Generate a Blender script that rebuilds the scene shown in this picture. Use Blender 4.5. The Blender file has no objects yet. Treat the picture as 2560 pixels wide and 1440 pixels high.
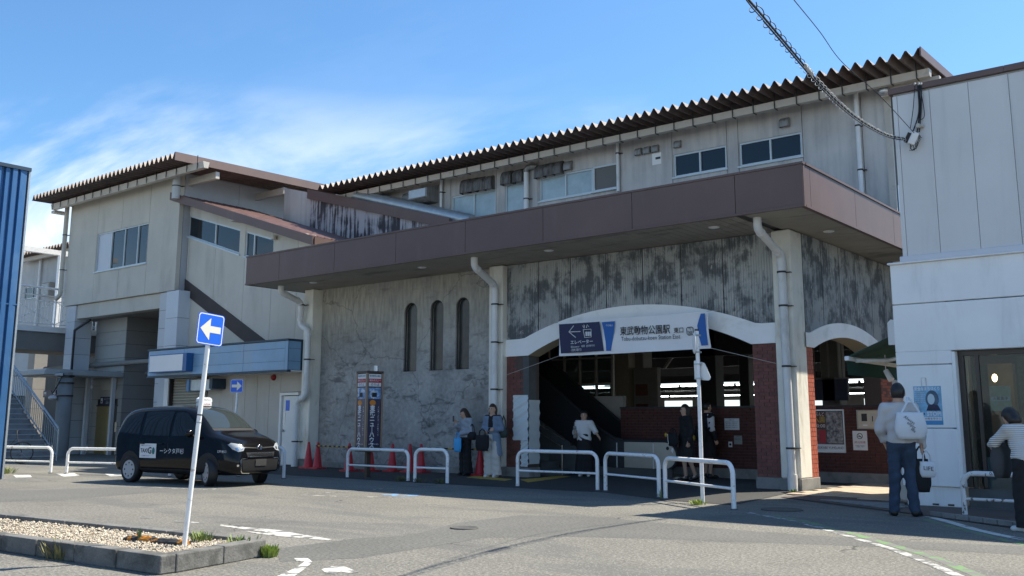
import bpy, bmesh, math, random
import numpy as np
from mathutils import Vector, Matrix, Euler
random.seed(7)
rnd = random.random
SC = bpy.context.scene
COL = SC.collection

# ------------------------------------------------------------------ camera
FL, CXP, CYP, CAMH = 2409.992, 1280.0, 640.0, 1.25
YAW, PITCH, ROLL = math.radians(-38.938), math.radians(9.763), math.radians(0.149)
_f = Vector((math.sin(YAW)*math.cos(PITCH), math.cos(YAW)*math.cos(PITCH), math.sin(PITCH)))
_r = Vector((math.cos(YAW), -math.sin(YAW), 0)); _u = _r.cross(_f)
_r2 = math.cos(ROLL)*_r + math.sin(ROLL)*_u; _u2 = -math.sin(ROLL)*_r + math.cos(ROLL)*_u
CAMPOS = Vector((0, 0, CAMH))
cam_d = bpy.data.cameras.new('camera'); cam = bpy.data.objects.new('camera', cam_d); COL.objects.link(cam)
cam.matrix_world = Matrix(((_r2.x, _u2.x, -_f.x, 0), (_r2.y, _u2.y, -_f.y, 0), (_r2.z, _u2.z, -_f.z, CAMH), (0, 0, 0, 1)))
cam_d.sensor_width = 36; cam_d.lens = FL/2560*36; cam_d.shift_y = -(720-CYP)/2560
cam_d.clip_start = .05; cam_d.clip_end = 2000
SC.camera = cam

# ------------------------------------------------------------------ light
SUN = Vector((.37, .63, 1.0)).normalized()
EL = math.asin(SUN.z); AZ = math.atan2(SUN.x, SUN.y)
world = bpy.data.worlds.new('World'); SC.world = world; world.use_nodes = True
wn = world.node_tree.nodes; wl = world.node_tree.links
for n in list(wn): wn.remove(n)
w_out = wn.new('ShaderNodeOutputWorld'); w_bg = wn.new('ShaderNodeBackground')
sky = wn.new('ShaderNodeTexSky'); sky.sky_type = 'NISHITA'; sky.sun_disc = False
sky.sun_elevation = EL; sky.sun_rotation = AZ; sky.altitude = 20; sky.air_density = 1.0; sky.dust_density = .6; sky.ozone_density = 1.6
SKY_STRENGTH, SUN_STRENGTH, EXPOSURE = .10, 5.0, .88
w_bg.inputs['Strength'].default_value = SKY_STRENGTH
# thin cirrus: streaky noise on the sky dome
tc = wn.new('ShaderNodeTexCoord'); sep = wn.new('ShaderNodeSeparateXYZ'); wl.new(tc.outputs['Generated'], sep.inputs[0])
def wmath(op, a, b=None):
    n = wn.new('ShaderNodeMath'); n.operation = op
    for i, v in enumerate((a, b)):
        if v is None: continue
        if isinstance(v, (int, float)): n.inputs[i].default_value = v
        else: wl.new(v, n.inputs[i])
    return n.outputs[0]
den = wmath('ADD', wmath('MAXIMUM', sep.outputs[2], 0.0), .16)
cu = wmath('DIVIDE', sep.outputs[0], den); cv = wmath('DIVIDE', sep.outputs[1], den)
cmb = wn.new('ShaderNodeCombineXYZ'); wl.new(cu, cmb.inputs[0]); wl.new(cv, cmb.inputs[1])
mp = wn.new('ShaderNodeMapping'); wl.new(cmb.outputs[0], mp.inputs[0])
mp.inputs['Rotation'].default_value = (0, 0, math.radians(24)); mp.inputs['Scale'].default_value = (.75, 1.5, 1); mp.inputs['Location'].default_value = (15.32, 9.08, 0)
nz = wn.new('ShaderNodeTexNoise'); wl.new(mp.outputs[0], nz.inputs[0])
nz.inputs['Scale'].default_value = 1.0; nz.inputs['Detail'].default_value = 9; nz.inputs['Roughness'].default_value = .58; nz.inputs['Distortion'].default_value = .7
rp = wn.new('ShaderNodeMapRange'); wl.new(nz.outputs[0], rp.inputs[0])
rp.inputs[1].default_value = .46; rp.inputs[2].default_value = .74; rp.interpolation_type = 'SMOOTHSTEP'
fade = wn.new('ShaderNodeMapRange'); wl.new(sep.outputs[2], fade.inputs[0])
fade.inputs[1].default_value = .33; fade.inputs[2].default_value = .20; fade.inputs[3].default_value = .05; fade.inputs[4].default_value = 1.0
low = wn.new('ShaderNodeMapRange'); wl.new(sep.outputs[2], low.inputs[0])
low.inputs[1].default_value = .22; low.inputs[2].default_value = .02; low.inputs[3].default_value = 0; low.inputs[4].default_value = .55
cl = wmath('MINIMUM', wmath('ADD', wmath('MULTIPLY', rp.outputs[0], fade.outputs[0]), low.outputs[0]), .9)
mx = wn.new('ShaderNodeMix'); mx.data_type = 'RGBA'; wl.new(cl, mx.inputs[0]); mx.inputs[7].default_value = (7.0, 7.4, 7.8, 1)
tint = wn.new('ShaderNodeMix'); tint.data_type = 'RGBA'; tint.blend_type = 'MULTIPLY'; tint.inputs[0].default_value = 1
wl.new(sky.outputs[0], tint.inputs[6]); tint.inputs[7].default_value = (.64, .94, 1.14, 1)
wl.new(tint.outputs[2], mx.inputs[6]); wl.new(mx.outputs[2], w_bg.inputs[0]); wl.new(w_bg.outputs[0], w_out.inputs[0])
sun_d = bpy.data.lights.new('sun', 'SUN'); sun_d.energy = SUN_STRENGTH; sun_d.angle = math.radians(.5); sun_d.color = (1, .93, .80)
sun = bpy.data.objects.new('sun', sun_d); COL.objects.link(sun); sun.rotation_euler = SUN.to_track_quat('Z', 'Y').to_euler(); sun.location = (0, 0, 40)
SC.view_settings.view_transform = 'Standard'; SC.view_settings.look = 'None'; SC.view_settings.gamma = 1
SC.view_settings.use_curve_mapping = False; SC.view_settings.exposure = EXPOSURE
SC.render.engine = 'CYCLES'; SC.cycles.max_bounces = 6; SC.cycles.diffuse_bounces = 4; SC.cycles.glossy_bounces = 3; SC.cycles.transparent_max_bounces = 8
SC.cycles.use_denoising = True

# ------------------------------------------------------------------ survey: sight lines of the photograph cut with known planes
def _ray(px, py):
    a, b = px-CXP, py-CYP
    return a*_r2 - b*_u2 + FL*_f
def oy(px, py, y): d = _ray(px, py); return CAMPOS + d*(y/d.y)
def ox(px, py, x): d = _ray(px, py); return CAMPOS + d*(x/d.x)
def oz(px, py, z=0.): d = _ray(px, py); return CAMPOS + d*((z-CAMH)/d.z)

# ------------------------------------------------------------------ materials
MATS = {}
def nodes_of(m): return m.node_tree.nodes, m.node_tree.links
def mat(name, col, rough=.6, metal=0., var=.12, scale=1.5, grain=.0, gscale=120, bump=0., bscale=60, dirt=None, dirt_amt=0., dirt_scale=(.8, .8, .8), dirt_lo=.5, dirt_hi=.7, streak=None, spec=.5, emit=0., bdist=.01, orand=.035):
    """principled surface: slow tone variation, optional grain, optional dirt stains, optional relief; patterns sit in world space"""
    if name in MATS: return MATS[name]
    m = bpy.data.materials.new(name); m.use_nodes = True; N, L = nodes_of(m); MATS[name] = m
    p = N['Principled BSDF']; p.inputs['Roughness'].default_value = rough; p.inputs['Metallic'].default_value = metal
    p.inputs['Specular IOR Level'].default_value = spec
    g = N.new('ShaderNodeNewGeometry'); pos = g.outputs['Position']
    def noise(sc, detail=4, vec=None, rgh=.6, dist=0.):
        n = N.new('ShaderNodeTexNoise'); n.inputs['Scale'].default_value = sc; n.inputs['Detail'].default_value = detail
        n.inputs['Roughness'].default_value = rgh; n.inputs['Distortion'].default_value = dist
        L.new(vec if vec is not None else pos, n.inputs[0]); return n.outputs[0]
    def mapped(s):
        n = N.new('ShaderNodeMapping'); L.new(pos, n.inputs[0]); n.inputs['Scale'].default_value = s; return n.outputs[0]
    def mr(v, a, b, c, d, smooth=False):
        n = N.new('ShaderNodeMapRange'); L.new(v, n.inputs[0])
        for i, k in enumerate((a, b, c, d)): n.inputs[i+1].default_value = k
        if smooth: n.interpolation_type = 'SMOOTHSTEP'
        return n.outputs[0]
    def mul(c, f):
        n = N.new('ShaderNodeVectorMath'); n.operation = 'SCALE'
        if isinstance(c, tuple): n.inputs[0].default_value = c
        else: L.new(c, n.inputs[0])
        L.new(f, n.inputs['Scale']); return n.outputs[0]
    c = tuple(col[:3])
    if var > 0: c = mul(c, mr(noise(scale, 5), .3, .7, 1-var, 1+var))
    if grain > 0: c = mul(c, mr(noise(gscale, 2), .25, .75, 1-grain, 1+grain))
    if dirt is not None:
        d = noise(1.0, 8, mapped(dirt_scale), .62, .4)
        if streak: 
            s2 = noise(1.0, 6, mapped(streak), .6)
            a = N.new('ShaderNodeMath'); a.operation = 'MULTIPLY_ADD'; L.new(s2, a.inputs[0]); a.inputs[1].default_value = .55
            b = N.new('ShaderNodeMath'); b.operation = 'MULTIPLY'; L.new(d, b.inputs[0]); b.inputs[1].default_value = .45; L.new(b.outputs[0], a.inputs[2]); d = a.outputs[0]
        f = mr(d, dirt_lo, dirt_hi, 0, dirt_amt, True)
        x = N.new('ShaderNodeMix'); x.data_type = 'RGBA'; L.new(f, x.inputs[0])
        if isinstance(c, tuple): x.inputs[6].default_value = (*c, 1)
        else: L.new(c, x.inputs[6])
        x.inputs[7].default_value = (*dirt, 1); c = x.outputs[2]
    if orand > 0:
        oi = N.new('ShaderNodeObjectInfo'); c = mul(c, mr(oi.outputs['Random'], 0, 1, 1-orand, 1+orand)) 
    if isinstance(c, tuple): p.inputs['Base Color'].default_value = (*c, 1)
    else: L.new(c, p.inputs['Base Color'])
    if bump > 0:
        bn = N.new('ShaderNodeBump'); bn.inputs['Strength'].default_value = bump; bn.inputs['Distance'].default_value = bdist
        L.new(noise(bscale, 4), bn.inputs['Height']); L.new(bn.outputs[0], p.inputs['Normal'])
    if emit > 0:
        p.inputs['Emission Color'].default_value = (*col[:3], 1); p.inputs['Emission Strength'].default_value = emit
    return m
def glass(name, tint=(.8, .9, .9), rough=.02, alpha=.35, body=(.02, .03, .03), ior=1.3):
    """window pane: dark body with mirror reflection, partly see-through"""
    if name in MATS: return MATS[name]
    m = bpy.data.materials.new(name); m.use_nodes = True; N, L = nodes_of(m); MATS[name] = m
    out = N['Material Output']; p = N['Principled BSDF']; p.inputs['Base Color'].default_value = (*body, 1); p.inputs['Roughness'].default_value = rough; p.inputs['Specular IOR Level'].default_value = .25
    t = N.new('ShaderNodeBsdfTransparent'); t.inputs[0].default_value = (*tint, 1)
    mxs = N.new('ShaderNodeMixShader'); mxs.inputs[0].default_value = 1-alpha
    gl = N.new('ShaderNodeBsdfGlossy'); gl.inputs['Roughness'].default_value = rough; gl.inputs[0].default_value = (1, 1, 1, 1)
    fr = N.new('ShaderNodeFresnel'); fr.inputs[0].default_value = ior
    ms2 = N.new('ShaderNodeMixShader')
    L.new(t.outputs[0], mxs.inputs[1]); L.new(p.outputs[0], mxs.inputs[2]); L.new(fr.outputs[0], ms2.inputs[0])
    L.new(mxs.outputs[0], ms2.inputs[1]); L.new(gl.outputs[0], ms2.inputs[2]); L.new(ms2.outputs[0], out.inputs[0])
    return m

# ------------------------------------------------------------------ objects
LOC = {}
def link(o): COL.objects.link(o); return o
def tag(o, label=None, cat=None, group=None, kind=None):
    if label: o['label'] = label
    if cat: o['category'] = cat
    if group: o['group'] = group
    if kind: o['kind'] = kind
    return o
def thing(name, label, cat, loc=(0, 0, 0), rz=0., group=None, local=False, scale=1.):
    o = bpy.data.objects.new(name, None); link(o); o.location = loc; o.rotation_euler = (0, 0, rz); o.scale = (scale,)*3
    o.empty_display_size = .2
    LOC[o] = Vector((0, 0, 0)) if local else Vector(loc)
    return tag(o, label, cat, group)
class MB:
    """collects faces, then links them as one mesh object"""
    def __init__(s): s.v = []; s.f = []; s.m = []; s.sm = []
    def add(s, vs, fs, mi=0, smooth=False):
        b = len(s.v); s.v += [tuple(v) for v in vs]
        for f in fs: s.f.append([b+i for i in f]); s.m.append(mi); s.sm.append(smooth)
        return s
    def box(s, x0, x1, y0, y1, z0, z1, mi=0):
        x0, x1 = min(x0, x1), max(x0, x1); y0, y1 = min(y0, y1), max(y0, y1); z0, z1 = min(z0, z1), max(z0, z1)
        return s.add([(x0,y0,z0),(x1,y0,z0),(x1,y1,z0),(x0,y1,z0),(x0,y0,z1),(x1,y0,z1),(x1,y1,z1),(x0,y1,z1)],
                     [(0,3,2,1),(4,5,6,7),(0,1,5,4),(1,2,6,5),(2,3,7,6),(3,0,4,7)], mi)
    def mbox(s, M, sx, sy, sz, mi=0):
        """box centred on matrix M"""
        vs = [M @ Vector((a*sx/2, b*sy/2, c*sz/2)) for c in (-1, 1) for a, b in ((-1,-1),(1,-1),(1,1),(-1,1))]
        return s.add(vs, [(0,3,2,1),(4,5,6,7),(0,1,5,4),(1,2,6,5),(2,3,7,6),(3,0,4,7)], mi)
    def prism(s, poly, o, u, v, d, mi=0, mside=None):
        """outline poly (2d, counter-clockwise seen from the tip of u x v) in the plane o,u,v pushed along vector d"""
        o, u, v, d = Vector(o), Vector(u), Vector(v), Vector(d); n = len(poly)
        a = [o+u*p[0]+v*p[1] for p in poly]; b = [p+d for p in a]
        s.add(a+b, [tuple(range(n-1, -1, -1)), tuple(range(n, 2*n))] if d.dot(u.cross(v)) > 0 else [tuple(range(n)), tuple(range(2*n-1, n-1, -1))], mi)
        q = [(i, (i+1) % n, n+(i+1) % n, n+i) for i in range(n)]
        if d.dot(u.cross(v)) < 0: q = [t[::-1] for t in q]
        return s.add(a+b, q, mi if mside is None else mside)
    def tube(s, path, r, n=8, closed=False, mi=0, smooth=True):
        P = [Vector(p) for p in path]; R = r if isinstance(r, (list, tuple)) else [r]*len(P); m = len(P); rings = []
        t0 = (P[1]-P[0]).normalized(); up = Vector((0, 0, 1)) if abs(t0.z) < .9 else Vector((1, 0, 0))
        nn = (up - t0*up.dot(t0)).normalized()
        for i in range(m):
            if closed: t = (P[(i+1) % m]-P[i-1]).normalized()
            else: t = ((P[min(i+1, m-1)]-P[i]).normalized() + (P[i]-P[max(i-1, 0)]).normalized()).normalized()
            nn = (nn - t*nn.dot(t)).normalized(); b = t.cross(nn)
            rings += [P[i] + R[i]*(math.cos(2*math.pi*k/n)*nn + math.sin(2*math.pi*k/n)*b) for k in range(n)]
        fs = [(i*n+k, i*n+(k+1) % n, ((i+1) % m)*n+(k+1) % n, ((i+1) % m)*n+k) for i in range(m if closed else m-1) for k in range(n)]
        s.add(rings, fs, mi, smooth)
        if not closed: s.add(rings[:n], [tuple(range(n-1, -1, -1))], mi); s.add(rings[-n:], [tuple(range(n))], mi)
        return s
    def lathe(s, prof, c, n=16, mi=0, axis=None, smooth=True):
        """profile of (radius, height) round an axis at c"""
        c = Vector(c); ax = Vector(axis or (0, 0, 1)).normalized(); h = Vector((1, 0, 0)) if abs(ax.x) < .8 else Vector((0, 1, 0))
        e1 = (h-ax*h.dot(ax)).normalized(); e2 = ax.cross(e1); vs = []
        for r, z in prof: vs += [c+ax*z+r*(math.cos(2*math.pi*k/n)*e1+math.sin(2*math.pi*k/n)*e2) for k in range(n)]
        fs = [(i*n+k, i*n+(k+1) % n, (i+1)*n+(k+1) % n, (i+1)*n+k) for i in range(len(prof)-1) for k in range(n)]
        s.add(vs, fs, mi, smooth)
        if prof[0][0] > 1e-4: s.add(vs[:n], [tuple(range(n-1, -1, -1))], mi)
        if prof[-1][0] > 1e-4: s.add(vs[-n:], [tuple(range(n))], mi)
        return s
    def ball(s, c, r, n=10, mi=0):
        rx, ry, rz = r if isinstance(r, (tuple, list)) else (r, r, r); c = Vector(c); vs = []; k2 = n//2
        for i in range(k2+1):
            a = math.pi*i/k2
            vs += [c+Vector((rx*math.sin(a)*math.cos(2*math.pi*k/n), ry*math.sin(a)*math.sin(2*math.pi*k/n), -rz*math.cos(a))) for k in range(n)]
        return s.add(vs, [(i*n+k, i*n+(k+1) % n, (i+1)*n+(k+1) % n, (i+1)*n+k) for i in range(k2) for k in range(n)], mi, True)
    def xf(s, M): s.v = [tuple(M @ Vector(v)) for v in s.v]; return s
    def build(s, name, mats, parent=None, bevel=0., origin=None, kind=None, seg=1):
        if not isinstance(mats, (list, tuple)): mats = [mats]
        V = np.array(s.v, float); lo, hi = V.min(0), V.max(0)
        c = Vector(origin) if origin is not None else Vector(((lo[0]+hi[0])/2, (lo[1]+hi[1])/2, lo[2]))
        me = bpy.data.meshes.new(name); me.from_pydata([tuple(v) for v in (V-np.array(c))], [], s.f)
        for m in mats: me.materials.append(m)
        me.polygons.foreach_set('material_index', s.m); me.polygons.foreach_set('use_smooth', s.sm); me.update()
        o = bpy.data.objects.new(name, me); link(o)
        LOC[o] = c
        if parent is not None: o.parent = parent; o.location = c-LOC[parent]
        else: o.location = c
        if bevel > 0:
            b = o.modifiers.new('bevel', 'BEVEL'); b.width = bevel; b.segments = seg; b.limit_method = 'ANGLE'; b.angle_limit = math.radians(40)
        if kind: o['kind'] = kind
        return o
def inst(o, parent, loc, rot=None, name=None, world=True):
    """another piece sharing o's mesh; loc in the frame of the parent's LOC"""
    c = o.copy(); link(c); c.parent = parent; L = Vector(loc); LOC[c] = L
    c.location = L-LOC[parent] if parent is not None else L
    if rot is not None: c.rotation_euler = rot
    return c
def kids(o): return [c for c in list(COL.objects) if c.parent is o]
def copy_tree(o, loc=None, rz=None, label=None):
    ch = {}
    for c in COL.objects: 
        if c.parent is not None: ch.setdefault(c.parent.name, []).append(c)
    def rec(a, par):
        c = a.copy(); link(c)
        if par is not None: c.parent = par
        for k in ch.get(a.name, []): rec(k, c)
        return c
    r = rec(o, None)
    if loc is not None: r.location = loc
    if rz is not None: r.rotation_euler = (0, 0, rz)
    if label: r['label'] = label
    return r
DG = None
def text(body, size, m, parent, o, u, v, align='CENTER', depth=.002, name='lettering', width=None, line=1.0, bold=0.):
    """flat lettering lying in the plane o,u,v (u reading direction)"""
    cu = bpy.data.curves.new('lettering', 'FONT'); cu.body = body; cu.size = size; cu.align_x = align; cu.align_y = 'CENTER'; cu.space_line = line; cu.offset = bold; cu.resolution_u = 2
    t = bpy.data.objects.new('lettering_curve', cu); link(t)
    dg = bpy.context.evaluated_depsgraph_get(); me = bpy.data.meshes.new_from_object(t.evaluated_get(dg))
    bpy.data.objects.remove(t); bpy.data.curves.remove(cu)
    n = len(me.vertices); co = np.zeros(n*3); me.vertices.foreach_get('co', co); co = co.reshape(-1, 3)
    fs = [tuple(p.vertices) for p in me.polygons]; bpy.data.meshes.remove(me)
    if n == 0: return None
    sx = 1.
    if width: sx = width/max(1e-6, co[:, 0].max()-co[:, 0].min())
    u, v, o = Vector(u).normalized(), Vector(v).normalized(), Vector(o); w = u.cross(v)
    b = MB(); b.add([o+u*(c[0]*sx)+v*c[1]+w*depth for c in co], fs); return b.build(name, m, parent)
EX, EY, EZ = Vector((1, 0, 0)), Vector((0, 1, 0)), Vector((0, 0, 1))
def fan(pts2, o, u, v, m, parent, name, depth=.002):
    """flat shape lying in a plane"""
    o, u, v = Vector(o), Vector(u).normalized(), Vector(v).normalized(); w = u.cross(v)
    return MB().add([o+u*a+v*b+w*depth for a, b in pts2], [tuple(range(len(pts2)))]).build(name, m, parent)
def rect(x0, x1, y0, y1): return [(x0, y0), (x1, y0), (x1, y1), (x0, y1)]
def circ(x, y, r, n=20, r2=None): return [(x+r*math.cos(2*math.pi*k/n), y+(r2 or r)*math.sin(2*math.pi*k/n)) for k in range(n)]
# ------------------------------------------------------------------ palette
m_white = mat('white_paint', (.78, .78, .76), .55, var=.05, scale=2)
m_rail = mat('white_rail_paint', (.80, .80, .79), .35, var=.06, scale=9, dirt=(.22, .15, .10), dirt_amt=.75, dirt_scale=(9, 9, 14), dirt_lo=.58, dirt_hi=.72)
m_render = mat('white_render', (.86, .86, .84), .75, var=.04, scale=1.2, bump=.15, bscale=90, dirt=(.42, .42, .40), dirt_amt=.45, dirt_scale=(2.2, 2.2, .35), dirt_lo=.5, dirt_hi=.75)
m_clad = mat('grey_cladding', (.62, .61, .59), .5, var=.05, scale=.8, dirt=(.45, .45, .44), dirt_amt=.4, dirt_scale=(3.5, 3.5, .3), dirt_lo=.52, dirt_hi=.78)
m_beige = mat('beige_panel', (.55, .515, .44), .7, var=.07, scale=.9, dirt=(.25, .23, .19), dirt_amt=.45, dirt_scale=(1.6, 1.6, .25), dirt_lo=.5, dirt_hi=.8)
m_greyp = mat('grey_wall_panel', (.54, .52, .49), .75, var=.10, scale=.7, dirt=(.21, .215, .23), dirt_amt=.6, dirt_scale=(1.0, 1.0, .6), dirt_lo=.40, dirt_hi=.68, streak=(5, 5, .35))
m_greycol = mat('pale_grey_column', (.52, .54, .55), .6, var=.05)
m_brown = mat('brown_steel', (.130, .079, .066), .5, var=.10, scale=.8, bump=.12, bscale=1.3, bdist=.03, dirt=(.19, .145, .13), dirt_amt=.4, dirt_scale=(2.2, 2.2, .4), dirt_lo=.52, dirt_hi=.8)
m_brownp = m_brown
m_roof = mat('brown_roof_sheet', (.105, .072, .062), .55, var=.15, scale=1.5, dirt=(.22, .16, .14), dirt_amt=.35, dirt_scale=(3, 3, 3), dirt_lo=.5, dirt_hi=.7)
m_gutter = mat('cream_gutter', (.50, .46, .40), .5, var=.08, scale=2, dirt=(.2, .17, .13), dirt_amt=.4, dirt_scale=(4, 4, 4), dirt_lo=.55, dirt_hi=.75)
m_dark = mat('dark_iron', (.025, .025, .027), .5, var=.1)
m_soffit = mat('soffit_board', (.32, .30, .26), .6, var=.12, scale=1.2, dirt=(.09, .085, .07), dirt_amt=.6, dirt_scale=(.8, 2.5, 1), dirt_lo=.5, dirt_hi=.7)
m_pipe = mat('grey_drainpipe', (.70, .71, .70), .5, var=.06, scale=3, dirt=(.3, .29, .27), dirt_amt=.4, dirt_scale=(3, 3, 1.5), dirt_lo=.5, dirt_hi=.75)
m_pillar = mat('cream_pillar', (.80, .77, .68), .8, var=.07, scale=2.5, bump=.35, bscale=45, dirt=(.33, .29, .20), dirt_amt=.55, dirt_scale=(2.5, 2.5, .9), dirt_lo=.52, dirt_hi=.75)
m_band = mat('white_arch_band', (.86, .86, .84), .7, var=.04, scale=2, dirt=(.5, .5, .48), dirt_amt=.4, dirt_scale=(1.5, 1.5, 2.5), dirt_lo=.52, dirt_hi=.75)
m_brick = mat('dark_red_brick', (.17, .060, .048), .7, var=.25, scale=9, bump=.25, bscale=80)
m_brick2 = mat('brown_red_brick', (.15, .055, .043), .7, var=.25, scale=9, bump=.25, bscale=80)
m_brick3 = mat('orange_red_brick', (.40, .10, .055), .65, var=.15, scale=9, bump=.25, bscale=80)
m_mortar = mat('mortar', (.10, .075, .065), .9, var=.1)
m_conc = mat('concrete', (.24, .235, .22), .9, var=.15, scale=3, grain=.15, gscale=90, bump=.3, bscale=60, dirt=(.10, .10, .09), dirt_amt=.5, dirt_scale=(2.5, 2.5, 2.5), dirt_lo=.5, dirt_hi=.7)
m_conc_dark = mat('dark_concrete', (.10, .105, .105), .9, var=.2, scale=3, bump=.2, bscale=50)
m_alu = mat('aluminium', (.55, .57, .58), .35, .7, var=.05)
m_steel = mat('stainless_steel', (.42, .40, .35), .3, .85, var=.08, scale=2)
m_galv = mat('galvanised_steel', (.42, .46, .48), .4, .5, var=.12, scale=5)
m_black = mat('black_rubber', (.012, .012, .013), .6, var=0)
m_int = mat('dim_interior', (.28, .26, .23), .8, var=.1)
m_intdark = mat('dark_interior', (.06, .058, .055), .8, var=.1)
m_blue = mat('sign_blue', (.010, .115, .62), .35, var=.03)
m_navy = mat('sign_navy', (.013, .017, .062), .5, var=.04)
m_ink = mat('black_ink', (.012, .012, .015), .6, var=0)
m_paper = mat('white_paper', (.74, .75, .76), .7, var=.02)
m_pink = mat('white_on_sign', (.76, .76, .74), .45, var=.02)
m_glass = glass('window_glass', alpha=.12, body=(.012, .017, .022))
m_frost = mat('frosted_pane', (.33, .42, .45), .25, var=.18, scale=2.2, spec=.8)
m_cone = mat('red_cone_plastic', (.52, .028, .035), .45, var=.12, scale=7)
m_green = mat('green_awning_cloth', (.003, .055, .042), .8, var=.06)
m_lamp = mat('fluorescent_tube', (.92, .97, 1.0), .4, var=0, emit=8.0)
m_brickin = mat('shade_darkened_brick', (.085, .026, .021), .75, var=.25, scale=9, bump=.2, bscale=80)  # darker copy of the pier brick: the hall's shade is put into the colour
m_soil = mat('dry_soil', (.15, .13, .10), .95, var=.2)

def special_plaster():
    """peeling grey plaster: pale top coat, dark bare patches in courses, hair cracks, brown run-off at the top"""
    m = mat('peeling_plaster', (.31, .31, .30), .9, var=.36, scale=.8, grain=.22, gscale=9, bump=.4, bscale=22, dirt=(.075, .078, .080), dirt_amt=.72, dirt_scale=(2.2, 2.2, 5.5), dirt_lo=.52, dirt_hi=.68, bdist=.02)
    N, L = nodes_of(m); p = N['Principled BSDF']; src = p.inputs['Base Color'].links[0].from_socket
    g = N.new('ShaderNodeNewGeometry'); s = N.new('ShaderNodeSeparateXYZ'); L.new(g.outputs['Position'], s.inputs[0])
    n = N.new('ShaderNodeTexNoise'); n.inputs['Scale'].default_value = .45; n.inputs['Detail'].default_value = 3; L.new(g.outputs['Position'], n.inputs[0])
    # fewer bare patches high up and on the left of the wall: second, clean coat
    a = N.new('ShaderNodeMapRange'); L.new(s.outputs[2], a.inputs[0]); a.inputs[1].default_value = 2.6; a.inputs[2].default_value = 4.3; a.inputs[3].default_value = .12; a.inputs[4].default_value = .95
    top = N.new('ShaderNodeTexNoise'); mpn = N.new('ShaderNodeMapping'); L.new(g.outputs['Position'], mpn.inputs[0]); mpn.inputs['Scale'].default_value = (3.2, 3.2, .5); L.new(mpn.outputs[0], top.inputs[0]); top.inputs['Detail'].default_value = 7
    rr = N.new('ShaderNodeMapRange'); L.new(top.outputs[0], rr.inputs[0]); rr.inputs[1].default_value = .35; rr.inputs[2].default_value = .7
    cc = N.new('ShaderNodeMix'); cc.data_type = 'RGBA'; L.new(rr.outputs[0], cc.inputs[0]); cc.inputs[6].default_value = (.47, .44, .36, 1); cc.inputs[7].default_value = (.28, .265, .235, 1)
    x = N.new('ShaderNodeMix'); x.data_type = 'RGBA'
    mm = N.new('ShaderNodeMath'); mm.operation = 'MULTIPLY'; L.new(a.outputs[0], mm.inputs[0]); r2 = N.new('ShaderNodeMapRange'); L.new(n.outputs[0], r2.inputs[0]); r2.inputs[1].default_value = .3; r2.inputs[2].default_value = .55; L.new(r2.outputs[0], mm.inputs[1])
    L.new(mm.outputs[0], x.inputs[0]); L.new(src, x.inputs[6]); L.new(cc.outputs[2], x.inputs[7])
    v = N.new('ShaderNodeTexVoronoi'); v.feature = 'DISTANCE_TO_EDGE'; v.inputs['Scale'].default_value = .36
    wv = N.new('ShaderNodeTexNoise'); wv.inputs['Scale'].default_value = 2.2; wv.inputs['Detail'].default_value = 6; L.new(g.outputs['Position'], wv.inputs[0])
    ad = N.new('ShaderNodeVectorMath'); ad.operation = 'MULTIPLY_ADD'; L.new(wv.outputs[1], ad.inputs[0]); ad.inputs[1].default_value = (.7, .7, .7); L.new(g.outputs['Position'], ad.inputs[2]); L.new(ad.outputs[0], v.inputs[0])
    cr = N.new('ShaderNodeMapRange'); L.new(v.outputs['Distance'], cr.inputs[0]); cr.inputs[1].default_value = .002; cr.inputs[2].default_value = .008; cr.inputs[3].default_value = .42; cr.inputs[4].default_value = 0
    y = N.new('ShaderNodeMix'); y.data_type = 'RGBA'; L.new(cr.outputs[0], y.inputs[0]); L.new(x.outputs[2], y.inputs[6]); y.inputs[7].default_value = (.05, .05, .05, 1)
    L.new(y.outputs[2], p.inputs['Base Color']); return m
m_plaster = special_plaster()
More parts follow.
